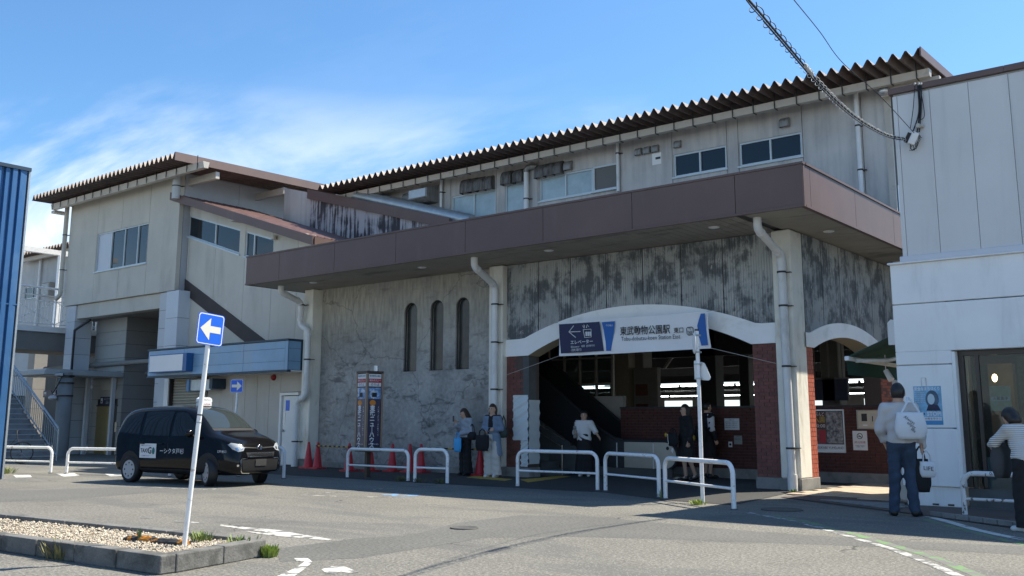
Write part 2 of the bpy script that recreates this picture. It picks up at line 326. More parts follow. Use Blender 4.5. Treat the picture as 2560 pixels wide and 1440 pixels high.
def special_ribbed():
    """ribbed cladding with most of the pale paint gone: black mould in clouds with ragged lower edges, thin pale runs"""
    m = bpy.data.materials.new('mouldy_ribbed_panel'); m.use_nodes = True; N, L = nodes_of(m); p = N['Principled BSDF']; p.inputs['Roughness'].default_value = .8
    g = N.new('ShaderNodeNewGeometry')
    def noise(s, sc, det, dist=0., r=.6):
        mp_ = N.new('ShaderNodeMapping'); L.new(g.outputs['Position'], mp_.inputs[0]); mp_.inputs['Scale'].default_value = s
        n = N.new('ShaderNodeTexNoise'); n.inputs['Scale'].default_value = sc; n.inputs['Detail'].default_value = det; n.inputs['Distortion'].default_value = dist; n.inputs['Roughness'].default_value = r
        L.new(mp_.outputs[0], n.inputs[0]); return n.outputs[0]
    def ma(op, a, b):
        n = N.new('ShaderNodeMath'); n.operation = op
        for i, v in enumerate((a, b)):
            if isinstance(v, (int, float)): n.inputs[i].default_value = v
            else: L.new(v, n.inputs[i])
        return n.outputs[0]
    cloud = noise((1.5, 1.5, 1.15), 1.7, 10, .25, .66); run = noise((16, 16, .55), 1, 5, 0, .6); fine = noise((30, 30, 5), 1, 4)
    d = ma('ADD', ma('MULTIPLY', cloud, .64), ma('ADD', ma('MULTIPLY', run, .22), ma('MULTIPLY', fine, .14)))
    r = N.new('ShaderNodeMapRange'); r.interpolation_type = 'SMOOTHSTEP'; L.new(d, r.inputs[0]); r.inputs[1].default_value = .43; r.inputs[2].default_value = .55
    x = N.new('ShaderNodeMix'); x.data_type = 'RGBA'; L.new(r.outputs[0], x.inputs[0]); x.inputs[6].default_value = (.12, .13, .137, 1)
    tone = N.new('ShaderNodeMix'); tone.data_type = 'RGBA'; L.new(noise((1, 1, 1), .9, 4), tone.inputs[0]); tone.inputs[6].default_value = (.24, .265, .28, 1); tone.inputs[7].default_value = (.56, .56, .52, 1)
    L.new(tone.outputs[2], x.inputs[7])
    r2 = N.new('ShaderNodeMapRange'); L.new(noise((7, 7, 3.4), 1, 6, .3), r2.inputs[0]); r2.inputs[1].default_value = .64; r2.inputs[2].default_value = .67; r2.inputs[4].default_value = .8
    y = N.new('ShaderNodeMix'); y.data_type = 'RGBA'; L.new(r2.outputs[0], y.inputs[0]); L.new(x.outputs[2], y.inputs[6]); y.inputs[7].default_value = (.47, .46, .43, 1)
    L.new(y.outputs[2], p.inputs['Base Color']); MATS[m.name] = m; return m
m_rib = special_ribbed()
def special_asphalt():
    m = mat('worn_asphalt', (.158, .149, .126), .85, var=.15, scale=.5, grain=.62, gscale=30, bump=.8, bscale=45, dirt=(.112, .109, .098), dirt_amt=.8, dirt_scale=(.28, .8, 1), dirt_lo=.48, dirt_hi=.60, bdist=.012)
    N, L = nodes_of(m); p = N['Principled BSDF']; src = p.inputs['Base Color'].links[0].from_socket
    g = N.new('ShaderNodeNewGeometry')
    # pale chippings
    v = N.new('ShaderNodeTexVoronoi'); v.inputs['Scale'].default_value = 34; L.new(g.outputs['Position'], v.inputs[0])
    r = N.new('ShaderNodeMapRange'); L.new(v.outputs['Distance'], r.inputs[0]); r.inputs[1].default_value = .20; r.inputs[2].default_value = .30; r.inputs[3].default_value = .62; r.inputs[4].default_value = 0
    x = N.new('ShaderNodeMix'); x.data_type = 'RGBA'; L.new(r.outputs[0], x.inputs[0]); L.new(src, x.inputs[6]); x.inputs[7].default_value = (.33, .32, .285, 1)
    # hair cracks, few
    wv = N.new('ShaderNodeTexNoise'); wv.inputs['Scale'].default_value = 1.4; wv.inputs['Detail'].default_value = 7; L.new(g.outputs['Position'], wv.inputs[0])
    ad = N.new('ShaderNodeVectorMath'); ad.operation = 'MULTIPLY_ADD'; L.new(wv.outputs[1], ad.inputs[0]); ad.inputs[1].default_value = (1, 1, 0); L.new(g.outputs['Position'], ad.inputs[2])
    v2 = N.new('ShaderNodeTexVoronoi'); v2.feature = 'DISTANCE_TO_EDGE'; v2.inputs['Scale'].default_value = .22; L.new(ad.outputs[0], v2.inputs[0])
    c = N.new('ShaderNodeMapRange'); L.new(v2.outputs['Distance'], c.inputs[0]); c.inputs[1].default_value = .0012; c.inputs[2].default_value = .004; c.inputs[3].default_value = .85; c.inputs[4].default_value = 0
    gate = N.new('ShaderNodeTexNoise'); gate.inputs['Scale'].default_value = .6; L.new(g.outputs['Position'], gate.inputs[0]); gr = N.new('ShaderNodeMapRange'); L.new(gate.outputs[0], gr.inputs[0]); gr.inputs[1].default_value = .5; gr.inputs[2].default_value = .56
    mm = N.new('ShaderNodeMath'); mm.operation = 'MULTIPLY'; L.new(c.outputs[0], mm.inputs[0]); L.new(gr.outputs[0], mm.inputs[1])
    y = N.new('ShaderNodeMix'); y.data_type = 'RGBA'; L.new(mm.outputs[0], y.inputs[0]); L.new(x.outputs[2], y.inputs[6]); y.inputs[7].default_value = (.035, .034, .032, 1)
    on = N.new('ShaderNodeTexNoise'); on.inputs['Scale'].default_value = .85; on.inputs['Detail'].default_value = 5; L.new(g.outputs['Position'], on.inputs[0])
    orr = N.new('ShaderNodeMapRange'); L.new(on.outputs[0], orr.inputs[0]); orr.inputs[1].default_value = .60; orr.inputs[2].default_value = .70; orr.inputs[4].default_value = .38
    z = N.new('ShaderNodeMix'); z.data_type = 'RGBA'; L.new(orr.outputs[0], z.inputs[0]); L.new(y.outputs[2], z.inputs[6]); z.inputs[7].default_value = (.055, .053, .05, 1)
    L.new(z.outputs[2], p.inputs['Base Color']); return m
m_asph = special_asphalt()
m_asph2 = mat('grey_patch_asphalt', (.112, .109, .098), .88, var=.10, scale=.8, grain=.5, gscale=30, bump=.5, bscale=80)
m_asph3 = mat('dark_pavement_asphalt', (.042, .041, .039), .9, var=.15, scale=.8, grain=.25, gscale=40, bump=.4, bscale=80)
def worn(name, col, cover=.52):
    """road paint worn through to the asphalt"""
    m = mat(name, (.15, .145, .135), .8, var=.08, grain=.2, gscale=40, dirt=col, dirt_amt=.95, dirt_scale=(5, 5, 5), dirt_lo=cover-.06, dirt_hi=cover, bump=.3, bscale=80); return m
m_line = worn('worn_white_road_paint', (.58, .57, .53), .46)
m_line2 = worn('very_worn_white_road_paint', (.44, .43, .40), .57)
m_linegreen = worn('worn_green_road_paint', (.13, .24, .09), .53)
m_yellow = worn('worn_yellow_tactile', (.55, .34, .04), .45)
m_bluepaint = worn('worn_blue_road_paint', (.12, .30, .50), .56)
# ------------------------------------------------------------------ ground
road = MB().add([(-140, -60, 0), (60, -60, 0), (60, 160, 0), (-140, 160, 0)], [(0, 1, 2, 3)]).build('road', m_asph, kind='structure')
def sheet(name, pts, z, m, kind='structure'):
    return MB().add([(p[0], p[1], z) for p in pts], [tuple(range(len(pts)))]).build(name, m, kind=kind)
def G(*px): return [oz(a, b) for a, b in px]
sheet('pavement', [(-26.5, 14.75), (-12.6, 14.75), (-9.9, 14.9), (-8.2, 14.1), (-6.9, 13.95), (-7.3, 16.9), (-7.3, 28), (-26.5, 28)], .006, m_asph3)
sheet('road_patch', G((900, 1365), (1060, 1330), (1140, 1308), (1300, 1288), (1480, 1292), (1900, 1330), (2230, 1352), (2560, 1366), (2560, 1388), (2200, 1368), (1700, 1349), (1400, 1341), (1200, 1345), (1000, 1372)), .001, m_asph2)
sheet('road_patch', G((0, 1228), (300, 1218), (500, 1222), (380, 1232), (200, 1246), (0, 1256)), .001, m_asph2)
sheet('road_patch', G((690, 1372), (900, 1345), (1120, 1338), (1180, 1350), (900, 1395), (700, 1405)), .0015, m_asph2)
# pavers outside the side arch and in front of the white shop
def pavers(name, poly, dx, dy, m, z, ang=0., h=.03, gap=.006):
    """separate paving stones clipped to a convex polygon, in one grid direction"""
    n = len(poly); pts = []
    ca, sa = math.cos(ang), math.sin(ang); R = [(x*ca+y*sa, -x*sa+y*ca) for x, y in poly]
    def inside(x, y):
        return all((R[(i+1) % n][0]-R[i][0])*(y-R[i][1])-(R[(i+1) % n][1]-R[i][1])*(x-R[i][0]) >= -1e-6 for i in range(n))
    x0, x1 = min(p[0] for p in R), max(p[0] for p in R); y0, y1 = min(p[1] for p in R), max(p[1] for p in R); out = []
    r = 0; y = y0
    while y < y1:
        x = x0+(r % 2)*dx/2-dx
        while x < x1:
            if inside(x+dx/2, y+dy/2): out.append(((x+dx/2)*ca-(y+dy/2)*sa, (x+dx/2)*sa+(y+dy/2)*ca))
            x += dx
        y += dy; r += 1
    return out
m_paver = mat('sandy_paver', (.42, .34, .25), .85, var=.16, scale=5, grain=.1, bump=.2)
m_paver2 = mat('grey_grooved_paver', (.20, .20, .195), .85, var=.16, scale=5, grain=.1, bump=.2)
def lay(pav, name, spots, dx, dy, z, m, ang=0., h=.03, limit=298):
    spots = sorted(spots, key=lambda p: p[0]**2+p[1]**2)
    p0 = MB().box(-dx/2+.004, dx/2-.004, -dy/2+.004, dy/2-.004, 0, h)
    first = None
    for k, (x, y) in enumerate(spots[:limit]):
        if first is None:
            first = p0.build(name, m, pav, bevel=.003, origin=(0, 0, 0)); first.rotation_euler = (0, 0, ang); LOC[first] = Vector((x, y, z)); first.location = Vector((x, y, z))-LOC[pav]
        else: inst(first, pav, (x, y, z+random.uniform(-.0015, .0015)), (random.uniform(-.004, .004), 0, ang))
    if len(spots) > limit:
        b = MB(); ca, sa = math.cos(ang), math.sin(ang)
        for x, y in spots[limit:]:
            M = Matrix.Translation((x, y, z+h/2)) @ Matrix.Rotation(ang, 4, 'Z'); b.mbox(M, dx-.008, dy-.008, h)
        b.build(name+'_field', m, pav, kind='stuff')
pv = sheet('paved_walk', [(-7.45, 16.95), (-6.9, 16.35), (-4.9, 16.2), (-4.9, 20.5), (-7.15, 20.5), (-7.15, 18.2)], .006, m_mortar); LOC[pv] = Vector(pv.location)
sp = pavers('p', [(-7.05, 16.6), (-4.9, 16.3), (-4.9, 20.4), (-7.05, 20.4)], .30, .30, m_paver, 0)
lay(pv, 'paving_stone', sp, .30, .30, .008, m_paver, 0, .012)
pg = sheet('shop_pavement', [(-7.0, 15.9), (-5.7, 15.05), (-4.4, 14.25), (-2.5, 12.9), (1.5, 10.2), (1.5, 15.7), (-4.95, 15.7), (-4.95, 16.25), (-6.9, 16.3)], .012, m_mortar); LOC[pg] = Vector(pg.location)
sp = pavers('p', [(-6.5, 15.75), (-5.6, 15.15), (-4.35, 14.35), (-2.45, 13.05), (1.4, 10.4), (1.4, 15.6), (-4.9, 15.65), (-5.0, 16.15)], .30, .10, m_paver2, 0)
lay(pg, 'paving_strip', sp, .30, .10, .014, m_paver2, 0, .016)
# stepped red kerb tiles along the shop pavement
kb = MB(); 
for k in range(18):
    a = Vector((-3.95+k*.20, 14.02-k*.135, 0)); 
    M = Matrix.Translation(a+Vector((0, 0, .035))) @ Matrix.Rotation(math.atan2(-.135, .20), 4, 'Z')
    o_ = MB().mbox(M, .225, .06, .07).build('kerb_tile', m_conc if k % 3 else m_paver2, pg, bevel=.004)

# ------------------------------------------------------------------ station building
YW, YP, YF, ZS, ZT = 17.75, 17.90, 15.887, 4.95, 5.755
XL, XM0, XM1, XR = -21.42, -14.92, -14.50, -7.33
st = thing('station_building', 'two storey station hall with brown canopy, white arches, peeling plaster and long corrugated roof', 'station', (-14, 20, 0))
def arc_z(x, xc, half, z0, rise):
    """segmental arch height above x"""
    Rr = (half*half+rise*rise)/(2*rise); t = x-xc
    return z0-Rr+rise+math.sqrt(max(0, Rr*Rr-t*t)) if abs(t) < half else z0
# plaster wall with three tall arched openings
def slit_wall(x0, x1, z0, z1, y, ops, depth, m, name, parent):
    b = MB(); xs = [x0]
    for (a, c, za, zb) in ops:
        if a > xs[-1]: pass
        b.add([(xs[-1], y, z0), (a, y, z0), (a, y, z1), (xs[-1], y, z1)], [(0, 1, 2, 3)])
        r = (c-a)/2; n = 12; S = [a+(c-a)*(1-math.cos(math.pi*k/n))/2 for k in range(n+1)]
        zt = [zb-r+math.sqrt(max(0, r*r-(s-(a+c)/2)**2)) for s in S]
        for k in range(n):
            b.add([(S[k], y, zt[k]), (S[k+1], y, zt[k+1]), (S[k+1], y, z1), (S[k], y, z1)], [(0, 1, 2, 3)])
            b.add([(S[k], y, zt[k]), (S[k], y+depth, zt[k]), (S[k+1], y+depth, zt[k+1]), (S[k+1], y, zt[k+1])], [(0, 1, 2, 3)])
        b.add([(a, y, z0), (c, y, z0), (c, y, za), (a, y, za)], [(0, 1, 2, 3)])
        b.add([(a, y, za), (c, y, za), (c, y+depth, za), (a, y+depth, za)], [(0, 1, 2, 3)])
        b.add([(a, y, za), (a, y+depth, za), (a, y+depth, zb-r), (a, y, zb-r)], [(0, 1, 2, 3)])
        b.add([(c, y+depth, za), (c, y, za), (c, y, zb-r), (c, y+depth, zb-r)], [(0, 1, 2, 3)])
        xs.append(c)
    b.add([(xs[-1], y, z0), (x1, y, z0), (x1, y, z1), (xs[-1], y, z1)], [(0, 1, 2, 3)])
    b.add([(x0, y+depth+.06, z0), (x1, y+depth+.06, z0), (x1, y+depth+.06, z1), (x0, y+depth+.06, z1)], [(3, 2, 1, 0)])
    return b.build(name, m, parent)
ops = [(-18.10, -17.63, 2.53, 4.33), (-17.16, -16.70, 2.53, 4.33), (-16.27, -15.82, 2.53, 4.33)]
slit_wall(XL+.02, XM0-.02, .0, ZS+.02, YP, ops, .22, m_plaster, 'plaster_wall', st)
m_slitglass = mat('ribbed_dark_pane', (.055, .06, .056), .22, var=.25, scale=4, spec=.8)
for a, c, za, zb in ops:
    r = (c-a)/2-.012; xm = (a+c)/2; 
    pts = [(xm+r*math.cos(t), zb-.012-r+r*math.sin(t)) for t in [math.pi*k/12 for k in range(13)]]
    outer = [(xm-r, za+.012)]+[(xm+r, za+.012)]+pts
    w = MB().tube([(p[0], YP+.06, p[1]) for p in outer], .026, 6, closed=True, smooth=False).build('arched_window', m_dark, st)
    MB().prism([(xm+(p[0]-xm)*.96, p[1]) for p in outer], (0, YP+.12, 0), EX, EZ, EY*.02).build('pane', m_slitglass, w)
for k, (x0, x1) in enumerate(((XL+.3, XM0-.02),)):
    MB().box(x0, x1, YP-.03, YP, 0, .16).build('plinth', m_conc, st, bevel=.01)
for _ in range(9):   # chunks of loose plaster and stubs left on the wall
    x, z = random.uniform(-21, -15.2), random.uniform(.9, 2.4)
    MB().ball((x, YP, z), (.05+.05*rnd(), .012, .035+.03*rnd()), 7).build('loose_plaster', m_plaster, st)
# pillars
def pillar(x0, x1, y0, y1, name='pillar'):
    p = MB().box(x0, x1, y0, y1, .22, ZS).build(name, m_pillar, st, bevel=.02)
    MB().box(x0-.015, x1+.015, y0-.015, y1, 0, .22).build('pillar_base', m_conc, p, bevel=.008); return p
pillar(-21.80, XL, 17.55, 18.1); pillar(XM0, XM1, 17.58, 18.1); pillar(-7.72, XR, 17.62, 18.18)
# ribbed cladding above the arches: one ribbed sheet per panel
def ribbed(x0, x1, zb, zt, o, u, n, name):
    """sheet standing on curve zb(x): ribs pressed in real relief along u, out along n"""
    p = .056; b = MB(); xs = []; x0, x1 = x0+.006, x1-.006; x = x0+.006
    while x < x1-.006:
        xs += [(x, 0), (min(x+p*.62, x1-.006), 0), (min(x+p*.7, x1-.006), -.014), (min(x+p*.92, x1-.006), -.014)]; x += p
    xs.append((x1-.006, 0)); vs = []
    for s, d in xs:
        q = Vector(o)+Vector(u)*s+Vector(n)*d; vs += [q+EZ*zb(s), q+EZ*zt]
    b.add(vs, [(2*i, 2*i+2, 2*i+3, 2*i+1) for i in range(len(xs)-1) if xs[i+1][0]-xs[i][0] > 1e-4 or True])
    return b.build(name, m_rib, st)
OUT = lambda x: max(3.165, arc_z(x, -11.05, 3.03, 3.12, .62))
INN = lambda x: arc_z(x, -11.05, 2.78, 2.77, .645)
js = [XM1, -13.55, -12.62, -11.66, -10.72, -9.79, -8.83, -7.75]
MB().box(XM1, -7.75, YW+.02, YW+.35, 3.9, ZS).build('wall_backing', m_conc_dark, st)
for a, c in zip(js[:-1], js[1:]):
    ribbed(a, c, lambda s: OUT(s)+.0, ZS, (0, YW, 0), EX, -EY, 'ribbed_panel')
# white band of the front arch
N_ = 40; bx = [XM1, -14.08]+[-14.08+(6.06)*k/N_ for k in range(1, N_)]+[-8.02, -7.75]
bo = [(x, max(3.165, OUT(x))) for x in bx]; ix = [-7.75, -8.27]+[-8.27-5.56*k/N_ for k in range(1, N_)]+[-13.83, XM1]
bi = [(x, INN(x)) for x in ix]
def band(outer, inner, o, u, out, thick, name):
    """arch band: front strip, soffit and top edge"""
    b = MB(); o, u, out = Vector(o), Vector(u), Vector(out); m1 = len(outer); inner = inner[::-1]
    import bisect
    xs = sorted(set([round(p[0], 4) for p in outer]+[round(p[0], 4) for p in inner]))
    f = lambda P, x: np.interp(x, [p[0] for p in P], [p[1] for p in P])
    vs = []
    for x in xs:
        zo, zi = float(f(outer, x)), float(f(inner, x)); q = o+u*x
        vs += [q+out*.03+EZ*zi, q+out*.03+EZ*zo, q-out*thick+EZ*zi, q-out*.0+EZ*zo]
    n = len(xs)
    b.add(vs, [(4*i, 4*i+4, 4*i+5, 4*i+1) for i in range(n-1)], 0)
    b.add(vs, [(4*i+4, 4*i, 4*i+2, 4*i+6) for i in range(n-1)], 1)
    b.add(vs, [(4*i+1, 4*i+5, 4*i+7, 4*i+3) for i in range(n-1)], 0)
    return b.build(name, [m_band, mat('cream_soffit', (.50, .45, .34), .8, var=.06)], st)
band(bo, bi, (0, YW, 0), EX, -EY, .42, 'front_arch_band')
MB().box(-14.5, -7.75, YW+.42, YW+.5, 3.42, ZS).build('hall_lintel', m_intdark, st)
# brick piers: every brick its own piece
def brick_pier(x0, x1, y0, y1, z0, z1, o, u, out, depth, mats_, bw=.21, bh=.0666, name='brick_pier', lim=300, broken=None):
    """solid mortar core with single bricks proud of it on the face o,u"""
    core = MB().box(x0, x1, y0, y1, z0, z1).build(name, m_mortar, st); o, u, out = Vector(o), Vector(u), Vector(out)
    L_ = (u.length); un = u.normalized(); rows = int(round((z1-z0)/bh)); bh = (z1-z0)/rows; pr_ = {}
    for r in range(rows):
        s = -(bw/2 if r % 2 else 0)
        while s < L_-.01:
            a, c = max(0, s)+.005, min(L_, s+bw)-.005
            if c-a > .02 and not (broken and broken((a+c)/2, z0+(r+.5)*bh)):
                m_ = mats_[0] if rnd() < .62 else mats_[1]; key = (round(c-a, 3), m_.name)
                pos = o+un*((a+c)/2)+EZ*(z0+(r+.5)*bh)
                if key not in pr_:
                    w = un.cross(EZ); M = Matrix((tuple(un)+(0,), tuple(w)+(0,), (0, 0, 1, 0), (0, 0, 0, 1))).transposed(); M.translation = pos
                    b_ = MB().mbox(M, c-a, depth*2, bh-.009).build('brick', m_, core, origin=pos); pr_[key] = b_
                else: inst(pr_[key], core, pos+out*random.uniform(-.002, .002))
            s += bw
    return core
brick_pier(-8.26, -7.72, YW+.015, YW+.40, .22, 2.765, (-8.26, YW+.015, 0), EX*.54, -EY, .012, (m_brick, m_brick2))
brick_pier(-14.50, -13.84, YW+.015, YW+.40, .22, 2.765, (-14.50, YW+.015, 0), EX*.66, -EY, .012, (m_brick, m_brick2), broken=lambda s, z: s > .22 and z > 2.45 or s > .50)
MB().box(-8.28, -7.72, YW-.02, YW+.42, 0, .22).build('pier_base', m_conc, st, bevel=.008)
MB().box(-14.50, -13.82, YW-.02, YW+.42, 0, .22).build('pier_base', m_conc, st, bevel=.008)
MB().box(-14.0, -13.835, YW-.002, YW+.3, .9, 2.76).build('cement_patch', m_conc_dark, st, bevel=.01)
# side of the hall, plane x = -7.33
SX = -7.33
SIN = lambda y: arc_z(y, 20.45, 1.95, 2.70, .32)
SOUT = lambda y: max(2.98, arc_z(y, 20.45, 2.35, 2.9, .42))
sb = [18.1+(6.0)*k/44 for k in range(45)]
band([(y, SOUT(y)) for y in sb], [(y, SIN(y)) for y in sb][::-1], (SX, 0, 0), EY, EX, .42, 'side_arch_band')
for k in range(6):
    a, c = 18.18+k*.98, 18.18+(k+1)*.98
    ribbed(a, c, lambda s: SOUT(s), ZS, (SX, 0, 0), EY, EX, 'ribbed_panel')
MB().box(SX-.4, SX-.02, 18.2, 24.1, 3.4, ZS).build('wall_backing', m_conc_dark, st)
brick_pier(SX-.4, SX-.02, 18.18, 18.50, .22, 2.70, (SX-.02, 18.18, 0), EY*.32, EX, .014, (m_brick3, m_brick3), bw=.105, bh=.085, name='side_pier')
MB().box(SX-.42, SX+.01, 18.18, 18.52, 0, .22).build('pier_base', m_conc, st, bevel=.008)
brick_pier(SX-.4, SX-.02, 22.42, 23.2, .22, 2.70, (SX-.02, 22.42, 0), EY*.78, EX, .014, (m_brick3, m_brick), bw=.21, bh=.0666, name='side_pier')
MB().box(SX-.4, SX-.02, 23.2, 26, 0, ZS).build('side_wall', m_greyp, st)

# ------------------------------------------------------------------ canopy
jx = [-22.30, -20.84, -18.62, -16.41, -14.19, -12.0, -9.81, -7.61, -6.327]
MB().box(-22.28, -6.34, YF+.02, 17.9, ZS+.06, ZT-.06).build('canopy_core', m_intdark, st)
MB().box(-8.1, -6.34, 17.9, 24.5, ZS+.06, ZT-.06).build('canopy_core', m_intdark, st)
MB().box(-22.25, -7.4, 17.9, 22.0, ZT-.25, ZT-.07).build('canopy_roof', m_conc, st)
for a, c in zip(jx[:-1], jx[1:]):
    MB().box(a+.006, c-(.006 if c < -6.4 else 0), YF, YF+.02, ZS+.045, ZT-.045).build('fascia_panel', m_brown, st)
js2 = [YF, 16.2, 18.45, 20.75, 23.0, 24.5]
for k, (a, c) in enumerate(zip(js2[:-1], js2[1:])):
    MB().box(-6.34, -6.32, a+(.006 if k else .021), c-.006, ZS+.045, ZT-.045).build('fascia_panel', m_brownp, st)
MB().box(-22.31, -6.31, YF-.015, YF+.12, ZT-.04, ZT).build('fascia_cap', m_brown, st)
MB().box(-22.31, -6.31, YF-.012, YF+.06, ZS, ZS+.04).build('fascia_drip', m_brown, st)
MB().box(-6.43, -6.30, YF+.125, 24.5, ZT-.04, ZT+.002).build('fascia_cap', m_brownp, st)
MB().box(-6.39, -6.305, YF+.065, 24.5, ZS-.002, ZS+.04).build('fascia_drip', m_brownp, st)
MB().box(-22.31, -22.285, YF+.03, 18.0, ZS, ZT-.045).build('fascia_panel', m_brown, st)
first = None
for k in range(77):
    x = -22.20+k*.19
    if x > -7.6: break
    if first is None: first = MB().box(x-.089, x+.089, YF+.07, 17.88, ZS+.012, ZS+.03).build('soffit_board', m_soffit, st)
    else: inst(first, st, (x, LOC[first].y, LOC[first].z))
MB().box(-22.28, -7.5, YF+.065, 17.9, ZS+.035, ZS+.06).build('soffit_backing', m_dark, st)
MB().box(-7.50, -6.40, YF+.07, 24.4, ZS+.014, ZS+.055).build('side_soffit', m_soffit, st)
for px, py, in ((783, 707), (1055, 669), (1372, 627), (1785, 569), (2072, 579), (2243, 655)):
    p = oz(px, py, ZS+.006)
    d = MB().lathe([(.0, -.004), (.085, -.004), (.10, .0), (.11, .012)], (p.x, p.y, ZS), 20).build('downlight', m_white, st)
    MB().lathe([(.0, 0), (.07, 0), (.07, .004)], (p.x, p.y, ZS-.009), 16).build('lens', m_paper, d)
def downpipe(pts, r, clamps, parent=st, m=m_pipe):
    """round rainwater pipe with rounded bends, sockets and clips"""
    P = [Vector(p) for p in pts]; path = [P[0]]
    for i in range(1, len(P)-1):
        a = (P[i-1]-P[i]); c = (P[i+1]-P[i]); k = min(.14, a.length*.45, c.length*.45); a = P[i]+a.normalized()*k; c = P[i]+c.normalized()*k
        for t in (0, .33, .66, 1): path.append((1-t)**2*a+2*t*(1-t)*P[i]+t*t*c)
    path.append(P[-1]); b = MB().tube(path, r, 12)
    for i in range(1, len(P)-1):
        for q in (P[i-1], P[i+1]):
            d = (q-P[i]); 
            if d.length > .4: d.normalize(); b.tube([P[i]+d*.13, P[i]+d*.20], r+.010, 12)
    o = b.build('downpipe', m, parent)
    for c in clamps:
        for i in range(len(P)-1):
            if min(P[i].z, P[i+1].z) < c < max(P[i].z, P[i+1].z):
                t = (c-P[i].z)/(P[i+1].z-P[i].z); q = P[i].lerp(P[i+1], t)
                MB().tube([q-EZ*.018, q+EZ*.018], r+.012, 12).box(q.x-.01, q.x+r+.07, q.y+r-.02, q.y+r+.06, q.z-.008, q.z+.008).build('pipe_clip', m_dark, o)
    return o
a = oz(1893, 546, ZS); xb = oy(1952, 640, 17.50).x
downpipe([(a.x, a.y, ZS+.02), (a.x, a.y, ZS-.20), (xb, 17.50, ZS-.52), (xb+.03, 17.50, .02)], .078, (4.1, 3.45, 2.3, .78))
MB().tube([(xb+.03, 17.5, 0), (xb+.03, 17.5, .3)], .092, 12).build('pipe_socket', m_pipe, st)
a = oz(1186, 645, ZS); xb = oy(1238, 700, 17.45).x
downpipe([(a.x, a.y, ZS+.02), (a.x, a.y, ZS-.20), (xb, 17.45, ZS-.50), (xb-.02, 17.45, .02)], .082, (4.0, 3.1, 2.0))
a = oz(703, 716, ZS); b1 = oy(754, 760, 17.4); b2 = oy(769, 870, 17.4); b3 = oy(738, 1090, 17.4)
downpipe([(a.x, a.y, ZS+.02), (a.x, a.y, ZS-.16), (b1.x, 17.4, ZS-.38), (b1.x-.02, 17.4, 3.92), (b2.x, 17.4, 3.78), (b2.x, 17.4, 1.95), (b3.x, 17.4, 1.80), (b3.x, 17.4, .02)], .085, (4.5, 2.95, .7))

# ------------------------------------------------------------------ upper storey
YU = 22.0
def ux(px, py): return oy(px, py, YU).x
def uz(px, py): return oy(px, py, YU).z
def panel_wall(parent, y, joints, z0, z1, ops, m, depth=.14, gap=.008, name='wall_panel', out=-1):
    for a, c in zip(joints[:-1], joints[1:]):
        a2, c2 = a+gap, c-gap; xs = sorted({a2, c2}|{v for o in ops for v in o[:2] if a2 < v < c2}); zs = sorted({z0, z1}|{v for o in ops for v in o[2:4] if z0 < v < z1})
        b = MB(); cnt = 0
        for i in range(len(xs)-1):
            run = None
            for j in range(len(zs)-1):
                xm, zm = (xs[i]+xs[i+1])/2, (zs[j]+zs[j+1])/2
                if any(o[0] < xm < o[1] and o[2] < zm < o[3] for o in ops): continue
                b.box(xs[i], xs[i+1], y, y+depth, zs[j], zs[j+1]); cnt += 1
        if cnt: b.build(name, m, parent)
def window(parent, y, x0, x1, z0, z1, mulls=(), panes=None, m_fr=None, fw=.045, recess=.05, sill=True):
    """framed window: jambs, head, mullions, sill in one mesh; each pane its own piece"""
    m_fr = m_fr or m_alu; b = MB(); y0, y1 = y+recess-.02, y+recess+.05
    b.box(x0, x1, y0, y1, z1-fw, z1); b.box(x0, x1, y0, y1, z0, z0+fw)
    xs = [x0]+list(mulls)+[x1]
    for k, v in enumerate(xs):
        a = v if k == 0 else (v-fw if k == len(xs)-1 else v-fw/2); b.box(a, a+fw, y0-.004, y1, z0+fw, z1-fw)
    if sill: b.box(x0-.04, x1+.04, y-.05, y0-.004, z0-.045, z0-.004)
    w = b.build('window', m_fr, parent)
    for k in range(len(xs)-1):
        pm = panes[k] if isinstance(panes, (list, tuple)) else (panes or m_glass)
        MB().box(xs[k]+fw*.5, xs[k+1]-fw*.5, y+recess+.012+(.012 if k % 2 else 0), y+recess+.022+(.012 if k % 2 else 0), z0+fw*.5, z1-fw*.5).build('pane', pm, w)
    return w
m_sash = mat('pale_blue_grey_sash', (.52, .58, .60), .45, .2, var=.06)
uj = [ux(*p) for p in ((800, 500), (905, 490), (1033, 470), (1127.5, 450), (1240.6, 430), (1345, 405), (1550, 360), (1679, 330), (1814.6, 300), (1843, 295), (2002.5, 265), (2150, 240), (2226, 300))]
def urect(tl, br):
    return (ux(*tl), ux(*br), uz(*br), uz(*tl))
W1 = (ux(1129.7, 492), ux(1239, 500), 6.62, uz(1129.7, 492)); W2 = (ux(1262.5, 470), ux(1322, 470), W1[2]+.02, uz(1262.5, 462)); W3 = (ux(1349, 470), ux(1547.5, 440), uz(1350, 504), uz(1348.4, 445))
W4 = (ux(1684, 410), ux(1816, 390), uz(1684.6, 443.8), uz(1683.3, 387.5)); W5 = (ux(1848.5, 385), ux(2004.3, 355), uz(1849, 416.7), uz(1847.9, 358.3))
ZU1 = uz(2140, 226)+.12
panel_wall(st, YU, uj, 5.6, ZU1+.1, [W1, W2, W3, W4, W5], m_greyp)
MB().box(uj[0], uj[-1]-.02, YU+.16, YU+.3, 5.6, ZU1+.1).build('upper_wall', m_intdark, st)
m_brownpane = mat('brown_blind_pane', (.12, .105, .085), .35, var=.05)
window(st, YU, *W1, [ux(1184, 490)], [m_frost]*2, m_sash); window(st, YU, *W2, [], [m_frost], m_sash); 
window(st, YU, W3[0], ux(1481, 440), W3[2], W3[3], [ux(1412.5, 460)], [m_frost]*2, m_sash); window(st, YU-.05, ux(1484, 440), W3[1], W3[2], W3[3], [], [m_brownpane], m_sash)
